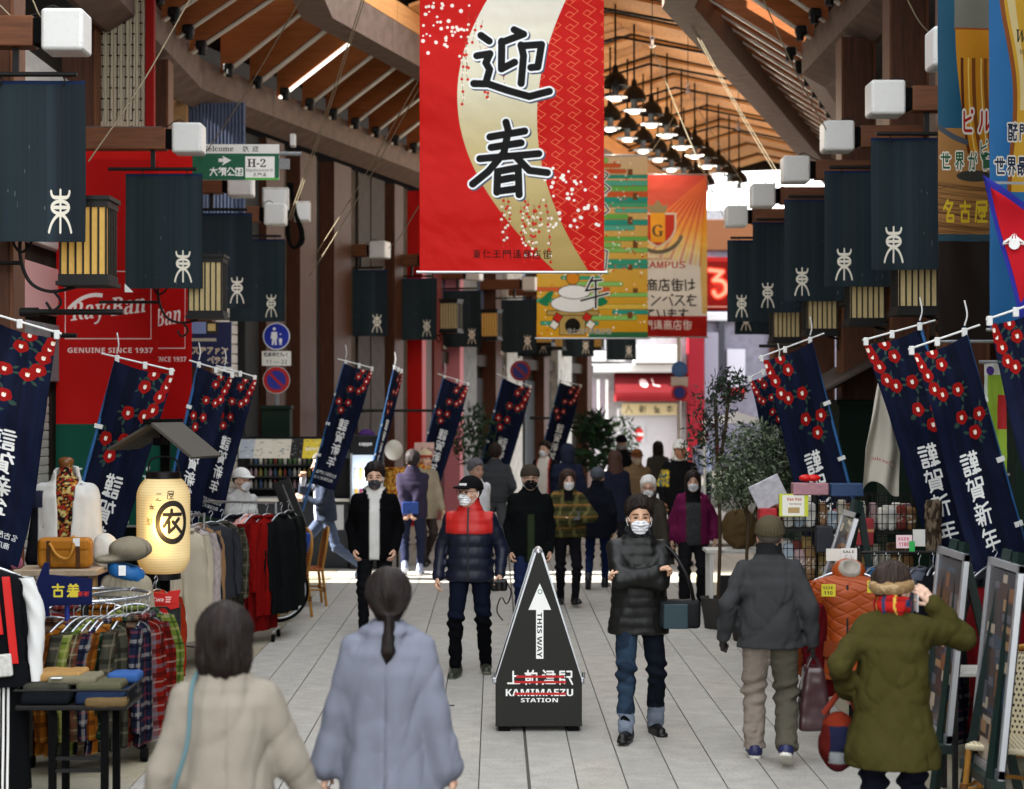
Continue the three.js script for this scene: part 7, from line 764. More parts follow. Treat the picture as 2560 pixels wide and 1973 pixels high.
// ----- clothes rails on the left -----
{ const rail = (lab, a, b, h, legs = true) => { const t = thing('clothes_rail', lab, 'rack', V(a.x, 0, a.z)); const A = V(0, h, 0), B = V(b.x - a.x, h, b.z - a.z); mesh('bar', bar(A, B, 0.013), M.steel, t); for (const p of [A, B]) { mesh('upright', bar(V(p.x, 0.1, p.z), V(p.x, h + 0.02, p.z), 0.013), M.steel, t); const f = mesh('foot', bar(V(p.x, 0.1, p.z - 0.22), V(p.x, 0.1, p.z + 0.22), 0.012), M.steel, t); for (const s of [-1, 1]) mesh('castor', new THREE.CylinderGeometry(0.035, 0.035, 0.03, 14).rotateZ(Math.PI / 2).translate(p.x, 0.036, p.z + s * 0.21), M.blackMatte, f); } mesh('lower_bar', bar(V(0, 0.14, 0), V(B.x, 0.14, B.z), 0.01), M.steel, t); };
  rail('chrome clothes rail on castors carrying the red coats', V(-3.05, 0, -18.1), V(-2.16, 0, -17.75), 1.34); rail('chrome clothes rail of pale coats next to the paper lantern', V(-3.2, 0, -16.4), V(-2.6, 0, -16.1), 1.32);
  const G = 'coats on the left clothes rails', P = (px, d, y = 1.22) => V((px - CX) * d / K, y, -d);
  [['coat', quiltMat('#a59a98'), 482, 15.9, 1.0, 'pale lilac quilted coat next to the paper lantern'], ['coat', fab('#8a6a4c'), 498, 16.2, 1.05, 'tan camel coat next to the quilted coat'], ['coat', fab('#b5ab98'), 468, 15.6, 1.1, 'cream coat half behind the paper lantern'], ['jacket', fab('#2c2e33'), 528, 16.4, 0.9, 'dark jacket with white fleece collar'], ['coat', PL[7], 556, 16.6, 1.0, 'grey checked coat on the clothes rail'], ['coat', fab('#15171a'), 582, 17.6, 1.1, 'black coat beside the checked coat'], ['coat', fab('#1c1e20'), 604, 17.7, 1.1, 'second black coat beside the pink puffer'], ['puffer', std('#c08a80', 0.5), 622, 17.7, 1.2, 'salmon pink down jacket on the clothes rail'], ['long', fab('#5c0909'), 640, 17.5, 1.12, 'dark red long coat on the clothes rail'], ['coat', fab('#700d0b'), 668, 17.6, 1.15, 'bright red hooded coat beside the long red one'], ['coat', fab('#0f1112'), 704, 17.75, 1.2, 'long black coat at the end of the clothes rail'], ['coat', fab('#171a18'), 722, 18.2, 1.25, 'black coat hidden behind the long black one']].forEach(([k, m, px, d, tr, l]) => garment(k, m, P(px, d), tr, l, G, 'hanging_coat', 'coat', k === 'long' ? 1.08 : 1)); garment('jacket', fab('#8a2a14'), P(392, 13.3, 0.92), 1.2, 'rust red jacket behind the menu board', G, 'hanging_coat', 'coat'); }
// ----- bicycle -----
{ const d = 18.9, c = V((575 - CX) * d / K, 0, -d), t = thing('bicycle', 'bicycle parked behind the rail of red coats', 'bicycle', c, undefined, 0.42); const wheel = (x) => { const w = mesh('wheel', new THREE.TorusGeometry(0.315, 0.018, 8, 40).translate(x, 0.335, 0), M.blackMatte, t); mesh('rim', new THREE.TorusGeometry(0.292, 0.011, 6, 40).translate(x, 0.335, 0), M.alu, w); const sp = []; for (let i = 0; i < 18; i++) { const a = i / 18 * 6.283; sp.push(bar(V(x, 0.335, 0), V(x + 0.29 * Math.cos(a), 0.335 + 0.29 * Math.sin(a), 0), 0.0018, 4)); } mesh('spokes', [...sp, cyl(0.02, 0.08, 0, 0, 0, 10).rotateX(Math.PI / 2).translate(x, 0.335, 0)], M.steel, w); };
  wheel(-0.54); wheel(0.54); const fm = std('#22262a', 0.35), pt = { b: V(-0.08, 0.3, 0), s: V(-0.22, 0.8, 0), h: V(0.36, 0.82, 0), r: V(-0.54, 0.335, 0), f: V(0.54, 0.335, 0) }; mesh('frame', [bar(pt.b, pt.s, 0.017), bar(pt.b, pt.h.clone().add(V(0.02, -0.08, 0)), 0.019), bar(pt.s.clone().add(V(0.02, -0.1, 0)), pt.h, 0.016), bar(pt.r, pt.b, 0.012), bar(pt.r, pt.s, 0.01)], fm, t); mesh('fork', bar(pt.h.clone().add(V(-0.02, 0.12, 0)), pt.f, 0.014), fm, t); mesh('handlebar', tube([V(0.22, 0.98, -0.27), V(0.33, 1.0, -0.2), V(0.34, 0.96, 0), V(0.33, 1.0, 0.2), V(0.22, 0.98, 0.27)], 0.012, 24, 8), M.steel, t); mesh('saddle', sph(0.13, -0.24, 0.9, 0, 1, 0.35, 0.6, 16), M.black, t); mesh('basket', rbox(0.3, 0.22, 0.32, 0.02, 0.56, 0.85, 0), std('#3a3a38', 0.6), t); mesh('mudguard', new THREE.TorusGeometry(0.345, 0.014, 4, 24, 2.2).rotateZ(0.6).translate(-0.54, 0.335, 0), M.alu, t); }
// ----- rattan chairs, blue cover and board, left of the crossing -----
const rattan = std('#a9762c', 0.45, { map: grime }), rattanDark = std('#6a4018', 0.5);
function rattanChair(label, p, turn, weave, seatH = 0.46, sc = 1) { const t = thing('rattan_chair', label, 'chair', p, 'rattan bistro chairs', turn); t.scale.setScalar(sc); for (const [x, z] of [[-1, 1], [1, 1]]) mesh('leg', bar(V(x * 0.23, 0, z * 0.22), V(x * 0.2, seatH, z * 0.19), 0.017), rattan, t); for (const x of [-1, 1]) mesh('leg', bar(V(x * 0.22, 0, -0.24), V(x * 0.2, seatH, -0.19), 0.017), rattan, t); mesh('seat', rbox(0.44, 0.035, 0.42, 0.015, 0, seatH, 0), weave, t); mesh('back_frame', tube([V(-0.2, seatH, -0.19), V(-0.22, seatH + 0.3, -0.24), V(-0.15, seatH + 0.46, -0.27), V(0, seatH + 0.5, -0.28), V(0.15, seatH + 0.46, -0.27), V(0.22, seatH + 0.3, -0.24), V(0.2, seatH, -0.19)], 0.016, 40, 8), rattan, t); mesh('back_weave', cloth(10, 10, (u, v) => { const yy = seatH + 0.46 * (1 - v) + 0.01, wd = 0.2 * Math.sqrt(Math.max(0.05, 1 - Math.pow(Math.max(0, (yy - seatH - 0.25) / 0.25), 2.4))); return V((u - 0.5) * 2 * wd, yy, -0.19 - (yy - seatH) * 0.17 - 0.02 * Math.cos((u - 0.5) * 3)); }, 0.012), weave, t); mesh('stretcher', [bar(V(-0.22, 0.2, 0.2), V(0.22, 0.2, 0.2), 0.011), bar(V(-0.215, 0.2, -0.22), V(0.215, 0.2, -0.22), 0.011), bar(V(-0.22, 0.2, -0.21), V(-0.22, 0.2, 0.21), 0.011), bar(V(0.22, 0.2, -0.21), V(0.22, 0.2, 0.21), 0.011)], rattan, t); mesh('binding', [[-1, 1], [1, 1], [-1, -1], [1, -1]].map(([x, z]) => cyl(0.023, 0.05, x * 0.22, 0.2, z * 0.21, 10)), rattanDark, t); return t; }
const weaveTex = (a, b) => { const t = canvasTex(128, 128, (x) => { x.fillStyle = a; x.fillRect(0, 0, 128, 128); x.fillStyle = b; for (let j = 0; j < 8; j++) for (let i = 0; i < 8; i++) x.fillRect(i * 16 + (j % 2) * 8, j * 16, 7, 8); }); t.repeat.set(2, 2); return t; }, weaveA = std('#fff', 0.6, { map: weaveTex('#cfc3a4', '#2a2018') }), weaveB = std('#fff', 0.6, { map: weaveTex('#2a3a86', '#dcdcd8') }), weaveC = std('#fff', 0.6, { map: weaveTex('#7a2018', '#c9a24a') });
rattanChair('rattan chair with gold arched frame beside the black board', V(-2.2, 0, -20.8), -1.35, weaveC, 0.44, 0.95); rattanChair('rattan chair half behind the bicycle wheel', V(-2.32, 0, -19.6), -0.8, weaveC); rattanChair('rattan chair under the pale coats behind the bicycle', V(-2.8, 0, -20), 0.4, weaveA);
one('blue_cover', 'blue plastic cover hanging over the chair backs', 'cover', sdfMesh((x, y, z) => Math.max(ell(x, y, z, [0, 0.06, 0], [0.16, 0.24, 0.12]), y - 0.12) + wavy(x, y, z, 9, 0.03), [-0.2, -0.24, -0.16], [0.2, 0.16, 0.16], 0.012, () => '#233f86'), shinyCloth, undefined, Q(632, 1160, 19.2));
one('leaning_board', 'black board with white edge leaning over the chairs', 'board', [beam(Q(600, 1035, 20), Q(645, 1145, 20), 0.12, 0.04)].map((g) => g), M.black); one('leaning_board', 'tall black menu stand behind the red coats', 'board', rbox(0.2, 0.62, 0.04, 0.006).rotateZ(0.36), M.black, undefined, Q(620, 1080, 20.3));
// ----- drink kiosk and fridge at the crossing -----
{ const d = 25.4, s = K / d, c = V((735 - CX) / s, 0, -d - 0.4), t = thing('drink_kiosk', 'dark drink kiosk with a strip of posters along its top', 'kiosk', c); mesh('counter', rbox(1.55, 0.95, 0.7, 0.02, 0, 0.475, 0), std('#23272e', 0.5), t); mesh('back', box(1.55, 0.9, 0.05, 0, 1.4, -0.32), std('#17181a', 0.6), t); for (const g of [box(0.05, 0.9, 0.66, -0.75, 1.4, 0), box(0.45, 0.9, 0.6, 0.55, 1.4, 0)]) mesh('side', g, std('#1a1b1d', 0.6), t);
  mesh('poster_strip', panel(V(0, 1.69, 0.36), 1.56, 0.27, 0.04), printed(canvasTex(1024, 180, (x, w, h) => { x.fillStyle = '#c9c6bc'; x.fillRect(0, 0, w, h); const P2 = [[0, 0.13, '#a8b4c4'], [0.13, 0.29, '#d2cfc6'], [0.29, 0.46, '#cfcbc0'], [0.46, 0.57, '#1b1b1b'], [0.57, 0.74, '#d8c23a'], [0.74, 0.88, '#b8203c'], [0.88, 1, '#4a5a5a']]; seed = 3; for (const [a, b, c2] of P2) { x.fillStyle = c2; x.beginPath(); x.moveTo(a * w, h); x.lineTo(a * w + 20, 0); x.lineTo(b * w + 20, 0); x.lineTo(b * w, h); x.fill(); for (let k = 0; k < 16; k++) { x.fillStyle = pick(['#6a6a66', '#8a9aa8', '#e4e2da', '#3a4a6a']); x.globalAlpha = 0.45; x.fillRect((a + (b - a) * rnd()) * w, rnd(h * 0.85), rnd(8, 40), rnd(4, 18)); } x.globalAlpha = 1; } latin(x, 'MENU', w * 0.6, h * 0.6, 44, '#e8e4d8'); latin(x, 'COFFEE', w * 0.755, h * 0.93, 30, '#eadfe0'); }, { repeat: false }), 0.5), t);
  for (let i = 0; i < 3; i++) mesh('shelf', box(0.98, 0.02, 0.2, -0.25, 1.1 + i * 0.17, -0.2), M.darkgrey, t); mesh('notice', panel(V(0.6, 0.72, 0.36), 0.2, 0.35, 0.01), std('#b9bcc2', 0.6), t); mesh('worktop', rbox(1.6, 0.04, 0.74, 0.01, 0, 0.965, 0.02), M.offwhite, t);
  for (let r = 0; r < 3; r++) for (let i = 0; i < 13; i++) { const col = pick(['#a8954a', '#8a4a3e', '#c9c9c4', '#4a6280', '#5f7a55', '#a88a90', '#d4d0c4', '#7a756a']); one('drink_bottle', `small drink bottle on the ${['lower', 'middle', 'upper'][r]} kiosk shelf`, 'bottle', lathe([[0, 0], [0.024, 0], [0.025, 0.075], [0.012, 0.095], [0.012, 0.115], [0, 0.118]], 10), std(col, 0.3), 'bottles on the kiosk shelves', [c.x - 0.68 + i * 0.07, 1.112 + r * 0.17, c.z - 0.17]); }
  const f = thing('display_fridge', 'tall black drinks fridge with lit glass door beside the kiosk', 'fridge', [(916 - CX) / s, 0, -d + 0.1]); mesh('cabinet', rbox(0.46, 1.88, 0.5, 0.02, 0, 0.94, -0.25), M.black, f); mesh('header', panel(V(0, 1.76, 0.01), 0.4, 0.13, 0.02), printed(canvasTex(256, 84, (x, w, h) => { x.fillStyle = '#0d0d0e'; x.fillRect(0, 0, w, h); latin(x, 'cappe', 66, 56, 44, '#f0f0ee', 'bold', 'sans-serif', 120); }, { repeat: false }), 0.4), f); mesh('door', box(0.38, 1.25, 0.015, 0, 0.98, 0.005), std('#aab4be', 0.3, { emissive: new THREE.Color('#dfeaf4'), emissiveIntensity: 0.05 }), f); mesh('door_frame', [box(0.03, 1.3, 0.03, -0.2, 0.98, 0.012), box(0.03, 1.3, 0.03, 0.2, 0.98, 0.012)], M.steel, f); for (let i = 0; i < 4; i++) for (let k = 0; k < 5; k++) mesh('carton', rbox(0.05, 0.15, 0.02, 0.006, -0.13 + k * 0.065, 0.5 + i * 0.28, 0.025), std(pick(['#a84a3a', '#d8c8a8', '#7a3a4a', '#c9a24a', '#e0e0dc']), 0.5), f); const fl = new THREE.PointLight(new THREE.Color('#e8f2ff'), 0.1, 0, 2); fl.position.set(0, 1.3, 0.2); f.add(fl);
  const hat = thing('display_hat', 'purple and orange bucket hat on a stand above the fridge', 'hat', Q(782, 940, 25.6)); mesh('crown', sph(0.13, 0, 0.05, 0, 1, 0.9, 1, 16), std('#4a2f66', 0.9), hat); mesh('brim', lathe([[0.12, 0.0], [0.2, -0.06], [0.21, -0.06], [0.13, 0.02]], 28), std('#b8562a', 0.9), hat); mesh('stand', cyl(0.02, 0.4, 0, -0.24, 0), M.iron, hat);
  const fd = thing('floral_dress', 'orange floral garment on a stand beside the fridge', 'clothes', Q(848, 1060, 25.6)); mesh('cloth', sdfMesh((x, y, z) => Math.max((Math.hypot(x / 0.2, z / 0.12) - 1) * 0.12 + 0.01 * Math.sin(Math.atan2(x, z) * 9), Math.abs(y) - 0.42), [-0.26, -0.48, -0.18], [0.26, 0.48, 0.18], 0.02, (x, y, z) => (N3.noise(x * 22, y * 22, z * 22) > 0.1 ? '#b8782a' : N3.noise(x * 40, y * 40, 3) > 0 ? '#7a3a18' : '#c9a24a')), clothMat, fd); mesh('stand', cyl(0.02, 1.3, 0, -0.9, 0), M.iron, fd); one('knit_hat', 'pale knit hat on a stand behind the floral garment', 'hat', sph(0.13, 0, 0, 0, 1, 1.1, 1, 16), std('#b5b0a4', 0.95), undefined, Q(840, 960, 25.3)); signBoard('price_sign', 'pinkish card sign beside the display hats', 905, 960, 42, 32, 26, (x, w, h) => { x.fillStyle = '#c4a094'; x.fillRect(0, 0, w, h); jp(x, '人気', 60, 60, 100, { color: '#4a3a38', w: 1.5 }); }); }

signBoard('shop_sign', 'dark blue shop sign with cream katakana above the camellia flags', 452, 735, 84, 96, 21.3, (x, w, h) => { x.fillStyle = '#141c44'; x.fillRect(0, 0, w, h); x.fillStyle = '#7a8cb4'; x.fillRect(0, 0, w * 0.36, h * 0.26); x.fillStyle = '#2a2418'; x.fillRect(w * 0.36, 0, w * 0.3, h * 0.26); x.fillStyle = '#c9b070'; x.fillRect(w * 0.4, h * 0.04, w * 0.2, h * 0.16); x.fillStyle = '#a8a28c'; x.fillRect(0, h * 0.36, w * 0.62, h * 0.07); for (const [wd, c] of [[4, '#e8dfc8'], [1.9, '#8a6a3a']]) { jp(x, 'ステファン', 4, h * 0.56, w * 0.17, { color: c, w: wd, gap: 1.08 }); jp(x, 'パラス', w * 0.4, h * 0.78, w * 0.16, { color: c, w: wd, gap: 1.1 }); } }, 256);
// ---------- right side stalls ----------
{ const d = 14.4, s = K / d, X = (p) => (p - CX) / s, Y = (p) => EYE - (p - CY) / s; // wire cages of packets
  const cage = (lab, x0, x1, y0, y1, z) => { const t = thing('wire_cage', lab, 'cage', V((x0 + x1) / 2, y0, z), 'black wire cages of snacks'); const w = x1 - x0, h = y1 - y0, dp = 0.36; for (const sd of [-1, 1]) { const nx = Math.round(w / 0.05), ny = Math.round(h / 0.07), g = []; for (let i = 0; i <= nx; i++) g.push(box(0.006, h, 0.006, -w / 2 + i * w / nx, h / 2, sd * dp / 2)); for (let j = 0; j <= ny; j++) g.push(box(w, 0.006, 0.006, 0, j * h / ny, sd * dp / 2)); mesh('mesh_panel', g, M.iron, t); } for (const sx of [-1, 1]) { const g = []; for (let i = 0; i <= 6; i++) g.push(box(0.006, h, 0.006, sx * w / 2, h / 2, -dp / 2 + i * dp / 6)); mesh('mesh_panel', g, M.iron, t); } mesh('tray', rbox(w, 0.015, dp, 0.004, 0, 0, 0), M.iron, t); return [w, h]; };
  const tiers = [[1900, 2035, 1452, 1325], [1900, 2035, 1322, 1228], [2040, 2160, 1330, 1236], [2165, 2285, 1330, 1236], [2040, 2285, 1460, 1340]], tl = ['lower left cage', 'cage under the yellow edged card', 'cage behind the leaning frame', 'cage beside the bark log', 'low cage behind the orange jacket']; const cols = ['#c9c4b4', '#8a6844', '#d8d6d0', '#8a3a30', '#b89a5a', '#9aa8b4', '#a88a8c', '#6a7a5a', '#e0dcd0', '#84603a', '#cfc8b8', '#c4bca8'];
  tiers.forEach(([a, b, y0, y1], i) => { const z = -d - (i > 3 ? 0.1 : 0), [w, h] = cage('black wire cage of snack packets, ' + tl[i], X(a), X(b), Y(y0), Y(y1), z); const n = Math.round(w / 0.085); for (let k = 0; k < n; k++) for (let r = 0; r < 2; r++) { const c = pick(cols), ww = w / n * 0.95, hh = h * rnd(0.5, 0.85), g = r ? rbox(ww, hh, 0.07, 0.014) : sdfMesh((x, y, q) => Math.hypot(Math.max(Math.abs(x) - ww / 2 + 0.02, 0), Math.max(Math.abs(y) - hh / 2 + 0.02, 0), Math.max(Math.abs(q) - 0.015, 0)) - 0.02 + wavy(x, y, q, 14, 0.02), [-ww / 2 - 0.02, -hh / 2 - 0.02, -0.06], [ww / 2 + 0.02, hh / 2 + 0.02, 0.06], 0.012, (x, y) => (Math.abs(y) < hh * 0.16 ? pick(['#d8d2c4', c, c]) : c)); one('snack_packet', `snack packet in the ${tl[i]}`, 'packet', g, r ? std(c, 0.4) : shinyCloth, 'packets in the ' + tl[i], [X(a) + (k + 0.5) * w / n, Y(y0) + 0.015 + hh / 2, z + (r ? -0.08 : 0.09)]); } });
  signBoard('offer_card', 'white card with yellow edge and red heading on the cage', 1694, 1078, 62, 48, 14.1, (x, w, h) => { x.fillStyle = '#b9bf3a'; x.fillRect(0, 0, w, h); x.fillStyle = '#dcd8cc'; x.fillRect(w * 0.1, h * 0.05, w * 0.76, h * 0.92); latin(x, 'Hao Hao', w * 0.26, h * 0.3, h * 0.2, '#a83228', 'bold', 'sans-serif', w * 0.52); latin(x, 'Tom Chua Cay', w * 0.34, h * 0.48, h * 0.12, '#7a4a3a', 'bold', 'sans-serif', w * 0.42); x.fillStyle = '#a88a5a'; x.fillRect(w * 0.3, h * 0.6, w * 0.4, h * 0.25); }, 192, undefined, { cat: 'card' });
  const bxs = [['pink_box', 'pink transparent boxes with red bow on top of the cage', 1728, 1043, 76, 26, '#a87a82'], ['blue_box', 'grey and blue carton on top of the cage', 1806, 1045, 70, 28, '#2c4468'], ['sorbet_card', 'grey rounded price board leaning by the tree', 1640, 1052, 70, 60, '#a8a6ac'], ['red_bow', 'red ribbon rosette in front of the cage', 1637, 1105, 38, 42, '#a81c22'], ['red_case', 'red and tan striped snack case on a hook', 1836, 1134, 52, 58, '#9a2f34'], ['dark_case', 'dark square case beside the leaning frame', 1758, 1150, 36, 56, '#2a2c33']]; for (const [n, l, x, y, w, h, c] of bxs) { const dd = 14.15, k = dd / K * S; const t = one(n, l, 'box', rbox(w * k, h * k, n === 'sorbet_card' ? 0.02 : 0.12, 0.01), std(c, 0.45, { map: grime }), undefined, Q(x, y, dd)); if (n === 'sorbet_card') t.rotation.z = 0.45; if (n === 'pink_box') mesh('bow', [sph(0.04, -0.03, 0.085, 0, 1.4, 0.7, 1), sph(0.04, 0.03, 0.085, 0, 1.4, 0.7, 1)], M.red, t); if (n === 'red_case') mesh('stripe', box(w * k * 1.01, 0.02, 0.122, 0, 0.01, 0), std('#b08a5a', 0.6), t); }
  one('bark_log', 'upright piece of rough bark beside the camellia flag', 'log', sdfMesh((x, y, z) => Math.max(Math.hypot(x, z) - 0.055 + 0.02 * N3.noise(Math.atan2(x, z) * 6, y * 4, 1) + wavy(x, y, z, 30, 0.02), Math.abs(y) - 0.2), [-0.1, -0.24, -0.1], [0.1, 0.24, 0.1], 0.009, (x, y, z) => (N3.noise(x * 40, y * 12, z * 40) > 0 ? '#6a5c4c' : '#3a2f26')), clothMat, undefined, Q(1993, 1125, 13.2)); }
{ // orange quilted jacket and the rail behind it
  const G = 'clothes on the right rail', P = (px, d, y) => V((px - CX) * d / K, y, -d); const t = garment('jacket', quiltMat('#964010'), P(2122, 12.2, 1.16), -0.25, 'orange quilted hooded jacket hanging at the front of the rail', G, 'orange_jacket', 'jacket', 1.05); mesh('hood', sdfMesh((x, y, z) => Math.max(ell(x, y, z, [0, 0.01, -0.02], [0.11, 0.085, 0.085]), -ell(x, y, z, [0.03, 0.07, 0.08], [0.07, 0.06, 0.08])) + wavy(x, y, z, 10, 0.016), [-0.16, -0.1, -0.13], [0.16, 0.18, 0.14], 0.01, (x, y, z) => (z > 0.0 && Math.abs(x) < 0.08 && y < 0.1 && ell(x, y, z, [0.02, 0.06, 0.09], [0.09, 0.085, 0.1]) < 0 ? '#8a8378' : '#964010')), shinyCloth, t); mesh('zip', box(0.012, 0.55, 0.012, 0, -0.34, 0.094), M.black, t); for (const x of [-0.12, 0.12]) mesh('pocket', rbox(0.12, 0.1, 0.02, 0.006, x, -0.48, 0.09), quiltMat('#964010'), t);
  const r = thing('clothes_rail', 'black clothes rail with price cards behind the orange jacket', 'rack', P(2265, 12.6, 0)); mesh('bar', bar(V(-0.32, 1.27, 0), V(0.62, 1.27, 0), 0.012), M.iron, r); for (const x of [-0.32, 0.62]) mesh('upright', bar(V(x, 0, 0), V(x, 1.3, 0), 0.014), M.iron, r); mesh('base', [box(0.04, 0.03, 0.5, -0.32, 0.02, 0), box(0.04, 0.03, 0.5, 0.62, 0.02, 0)], M.iron, r);
  [['jacket', fab('#5a1218'), 2068, 12.35, 1.0, 1.0, 'dark red jacket with yellow price tag behind the orange one'], ['jacket', fab('#2a4a6a'), 2190, 12.6, 1.15, 0.9, 'blue denim jacket on the black rail'], ['jacket', fab('#16181b'), 2218, 12.6, 1.15, 1.1, 'black jacket next to the denim one'], ['coat', fab('#121316'), 2250, 12.6, 1.15, 1.0, 'black coat behind the fluffy headband'], ['jacket', fab('#4a4e58'), 2300, 12.6, 1.15, 0.9, 'slate grey jacket on the black rail'], ['coat', fab('#17181c'), 2335, 12.6, 1.15, 1.1, 'black coat at the end of the black rail'], ['long', fab('#101114'), 2370, 12.3, 1.2, 0.8, 'long black coat behind the first easel'], ['coat', fab('#1a1216'), 2405, 11.9, 1.2, 0.8, 'black leather coat between the easels'], ['coat', PL[6], 2440, 11.6, 1.1, 0.7, 'pink and dark gingham garment behind the second easel'], ['coat', fab('#5a0d12'), 2540, 11.2, 1.22, 0.3, 'maroon velvet coat behind the dotted cloth'], ['coat', fab('#15161a'), 2490, 11.6, 1.25, 0.6, 'black padded coat behind the maroon one']].forEach(([k, m, px, d, y, tr, l]) => garment(k, m, P(px, d, y), tr, l, G, 'hanging_coat', 'coat'));
  const card = (l, x, y, w, h, d, bg, fg, txt) => signBoard('price_card', l, x, y, w, h, d, (c, W, H2) => { c.fillStyle = bg; c.fillRect(0, 0, W, H2); latin(c, txt[0], W * 0.1, H2 * 0.4, H2 * 0.3, fg, 'bold', 'sans-serif', W * 0.75); latin(c, txt[1], W * 0.15, H2 * 0.85, H2 * 0.4, fg, 'bold', 'sans-serif', W * 0.65); }, 128, undefined, { cat: 'price card', dep: 0.006, group: 'price cards on the right stall' }); card('yellow price card on the dark red jacket', 1768, 1260, 30, 26, 12.0, '#c4b62a', '#3a2a14', ['サイズ'.length ? 'SIZE' : '', '110']); card('white price card above the orange jacket', 1812, 1183, 34, 26, 12.3, '#d2cfc8', '#2a2422', ['SALE', '']); card('plain white card above the orange jacket', 1780, 1184, 34, 26, 12.32, '#cdc9c0', '#cdc9c0', ['', '']); card('pink lettered price card on the black rail', 1930, 1156, 34, 28, 12.4, '#d8bcc0', '#b03a4a', ['SIZE', '1180']); card('small white card on the black rail', 1962, 1148, 26, 36, 12.5, '#c4c2bc', '#c4c2bc', ['', '']); card('bright green tag on the black rail', 1947, 1166, 12, 22, 12.38, '#2a9a4a', '#2a9a4a', ['', '']); card('yellow tag beside the headband', 1857, 1252, 12, 26, 11.9, '#c4b62a', '#6a5a14', ['', '']); }
// easels with framed pictures
{ const eTex = (sd) => canvasTex(192, 420, (x, w, h) => { seed = sd; x.fillStyle = '#3a3a3e'; x.fillRect(0, 0, w, h); for (let i = 0; i < 40; i++) { x.fillStyle = pick(['#7a5238', '#9a7a5a', '#4a3a34', '#b0a08c', '#5a5a62', '#3a4a5a']); x.fillRect(rnd(w * 0.8), rnd(h), rnd(20, 90), rnd(14, 60)); } }, { repeat: false });
  const easel = (lab, xb, d0, d1, y0, y1, lean, tex) => { const t = thing('easel_board', lab, 'easel', V(xb, 0, -(d0 + d1) / 2), 'picture easels on the right'); const L = d1 - d0, H2 = y1 - y0; const tilt = (g) => g.translate(0, -y0, 0).rotateZ(-lean).translate(0, y0, 0); const yc = (y0 + y1) / 2; mesh('picture', tilt(panel(V(0, 0, 0), L - 0.1, H2 - 0.1, 0.01).rotateY(-Math.PI / 2).translate(-0.008, yc, 0)), printed(tex, 0.25), t); mesh('frame', [box(0.03, H2, 0.04, 0, yc, -L / 2 + 0.02), box(0.03, H2, 0.04, 0, yc, L / 2 - 0.02), box(0.03, 0.04, L, 0, y1 - 0.02, 0), box(0.03, 0.05, L, 0, y0 + 0.02, 0)].map(tilt), M.alu, t); mesh('backing', tilt(box(0.012, H2 - 0.02, L - 0.02, 0.02, yc, 0)), M.black, t); const gm = std('#12231f', 0.5); for (const z of [-L / 2 + 0.05, L / 2 - 0.05]) mesh('leg', beam(V(-0.08, 0, z), V(0.04 + lean * H2, y1 + 0.05, z * 0.4), 0.04, 0.05), gm, t); mesh('rear_leg', beam(V(0.5, 0, 0), V(0.06 + lean * H2, y1, 0), 0.04, 0.05), gm, t); mesh('ledge', box(0.08, 0.05, L + 0.04, -0.02, y0 - 0.03, 0), gm, t); };
  easel('white framed picture easel beside the olive coat', 2.6, 10.3, 10.95, 0.36, 1.45, 0.1, eTex(21)); easel('white framed picture easel next to the rattan chair', 2.66, 9.45, 10.05, 0.33, 1.46, 0.1, eTex(5)); easel('narrow framed board leaning before the wire cages', 2.42, 13.0, 13.5, 0.85, 1.55, 0.3, eTex(9)); }
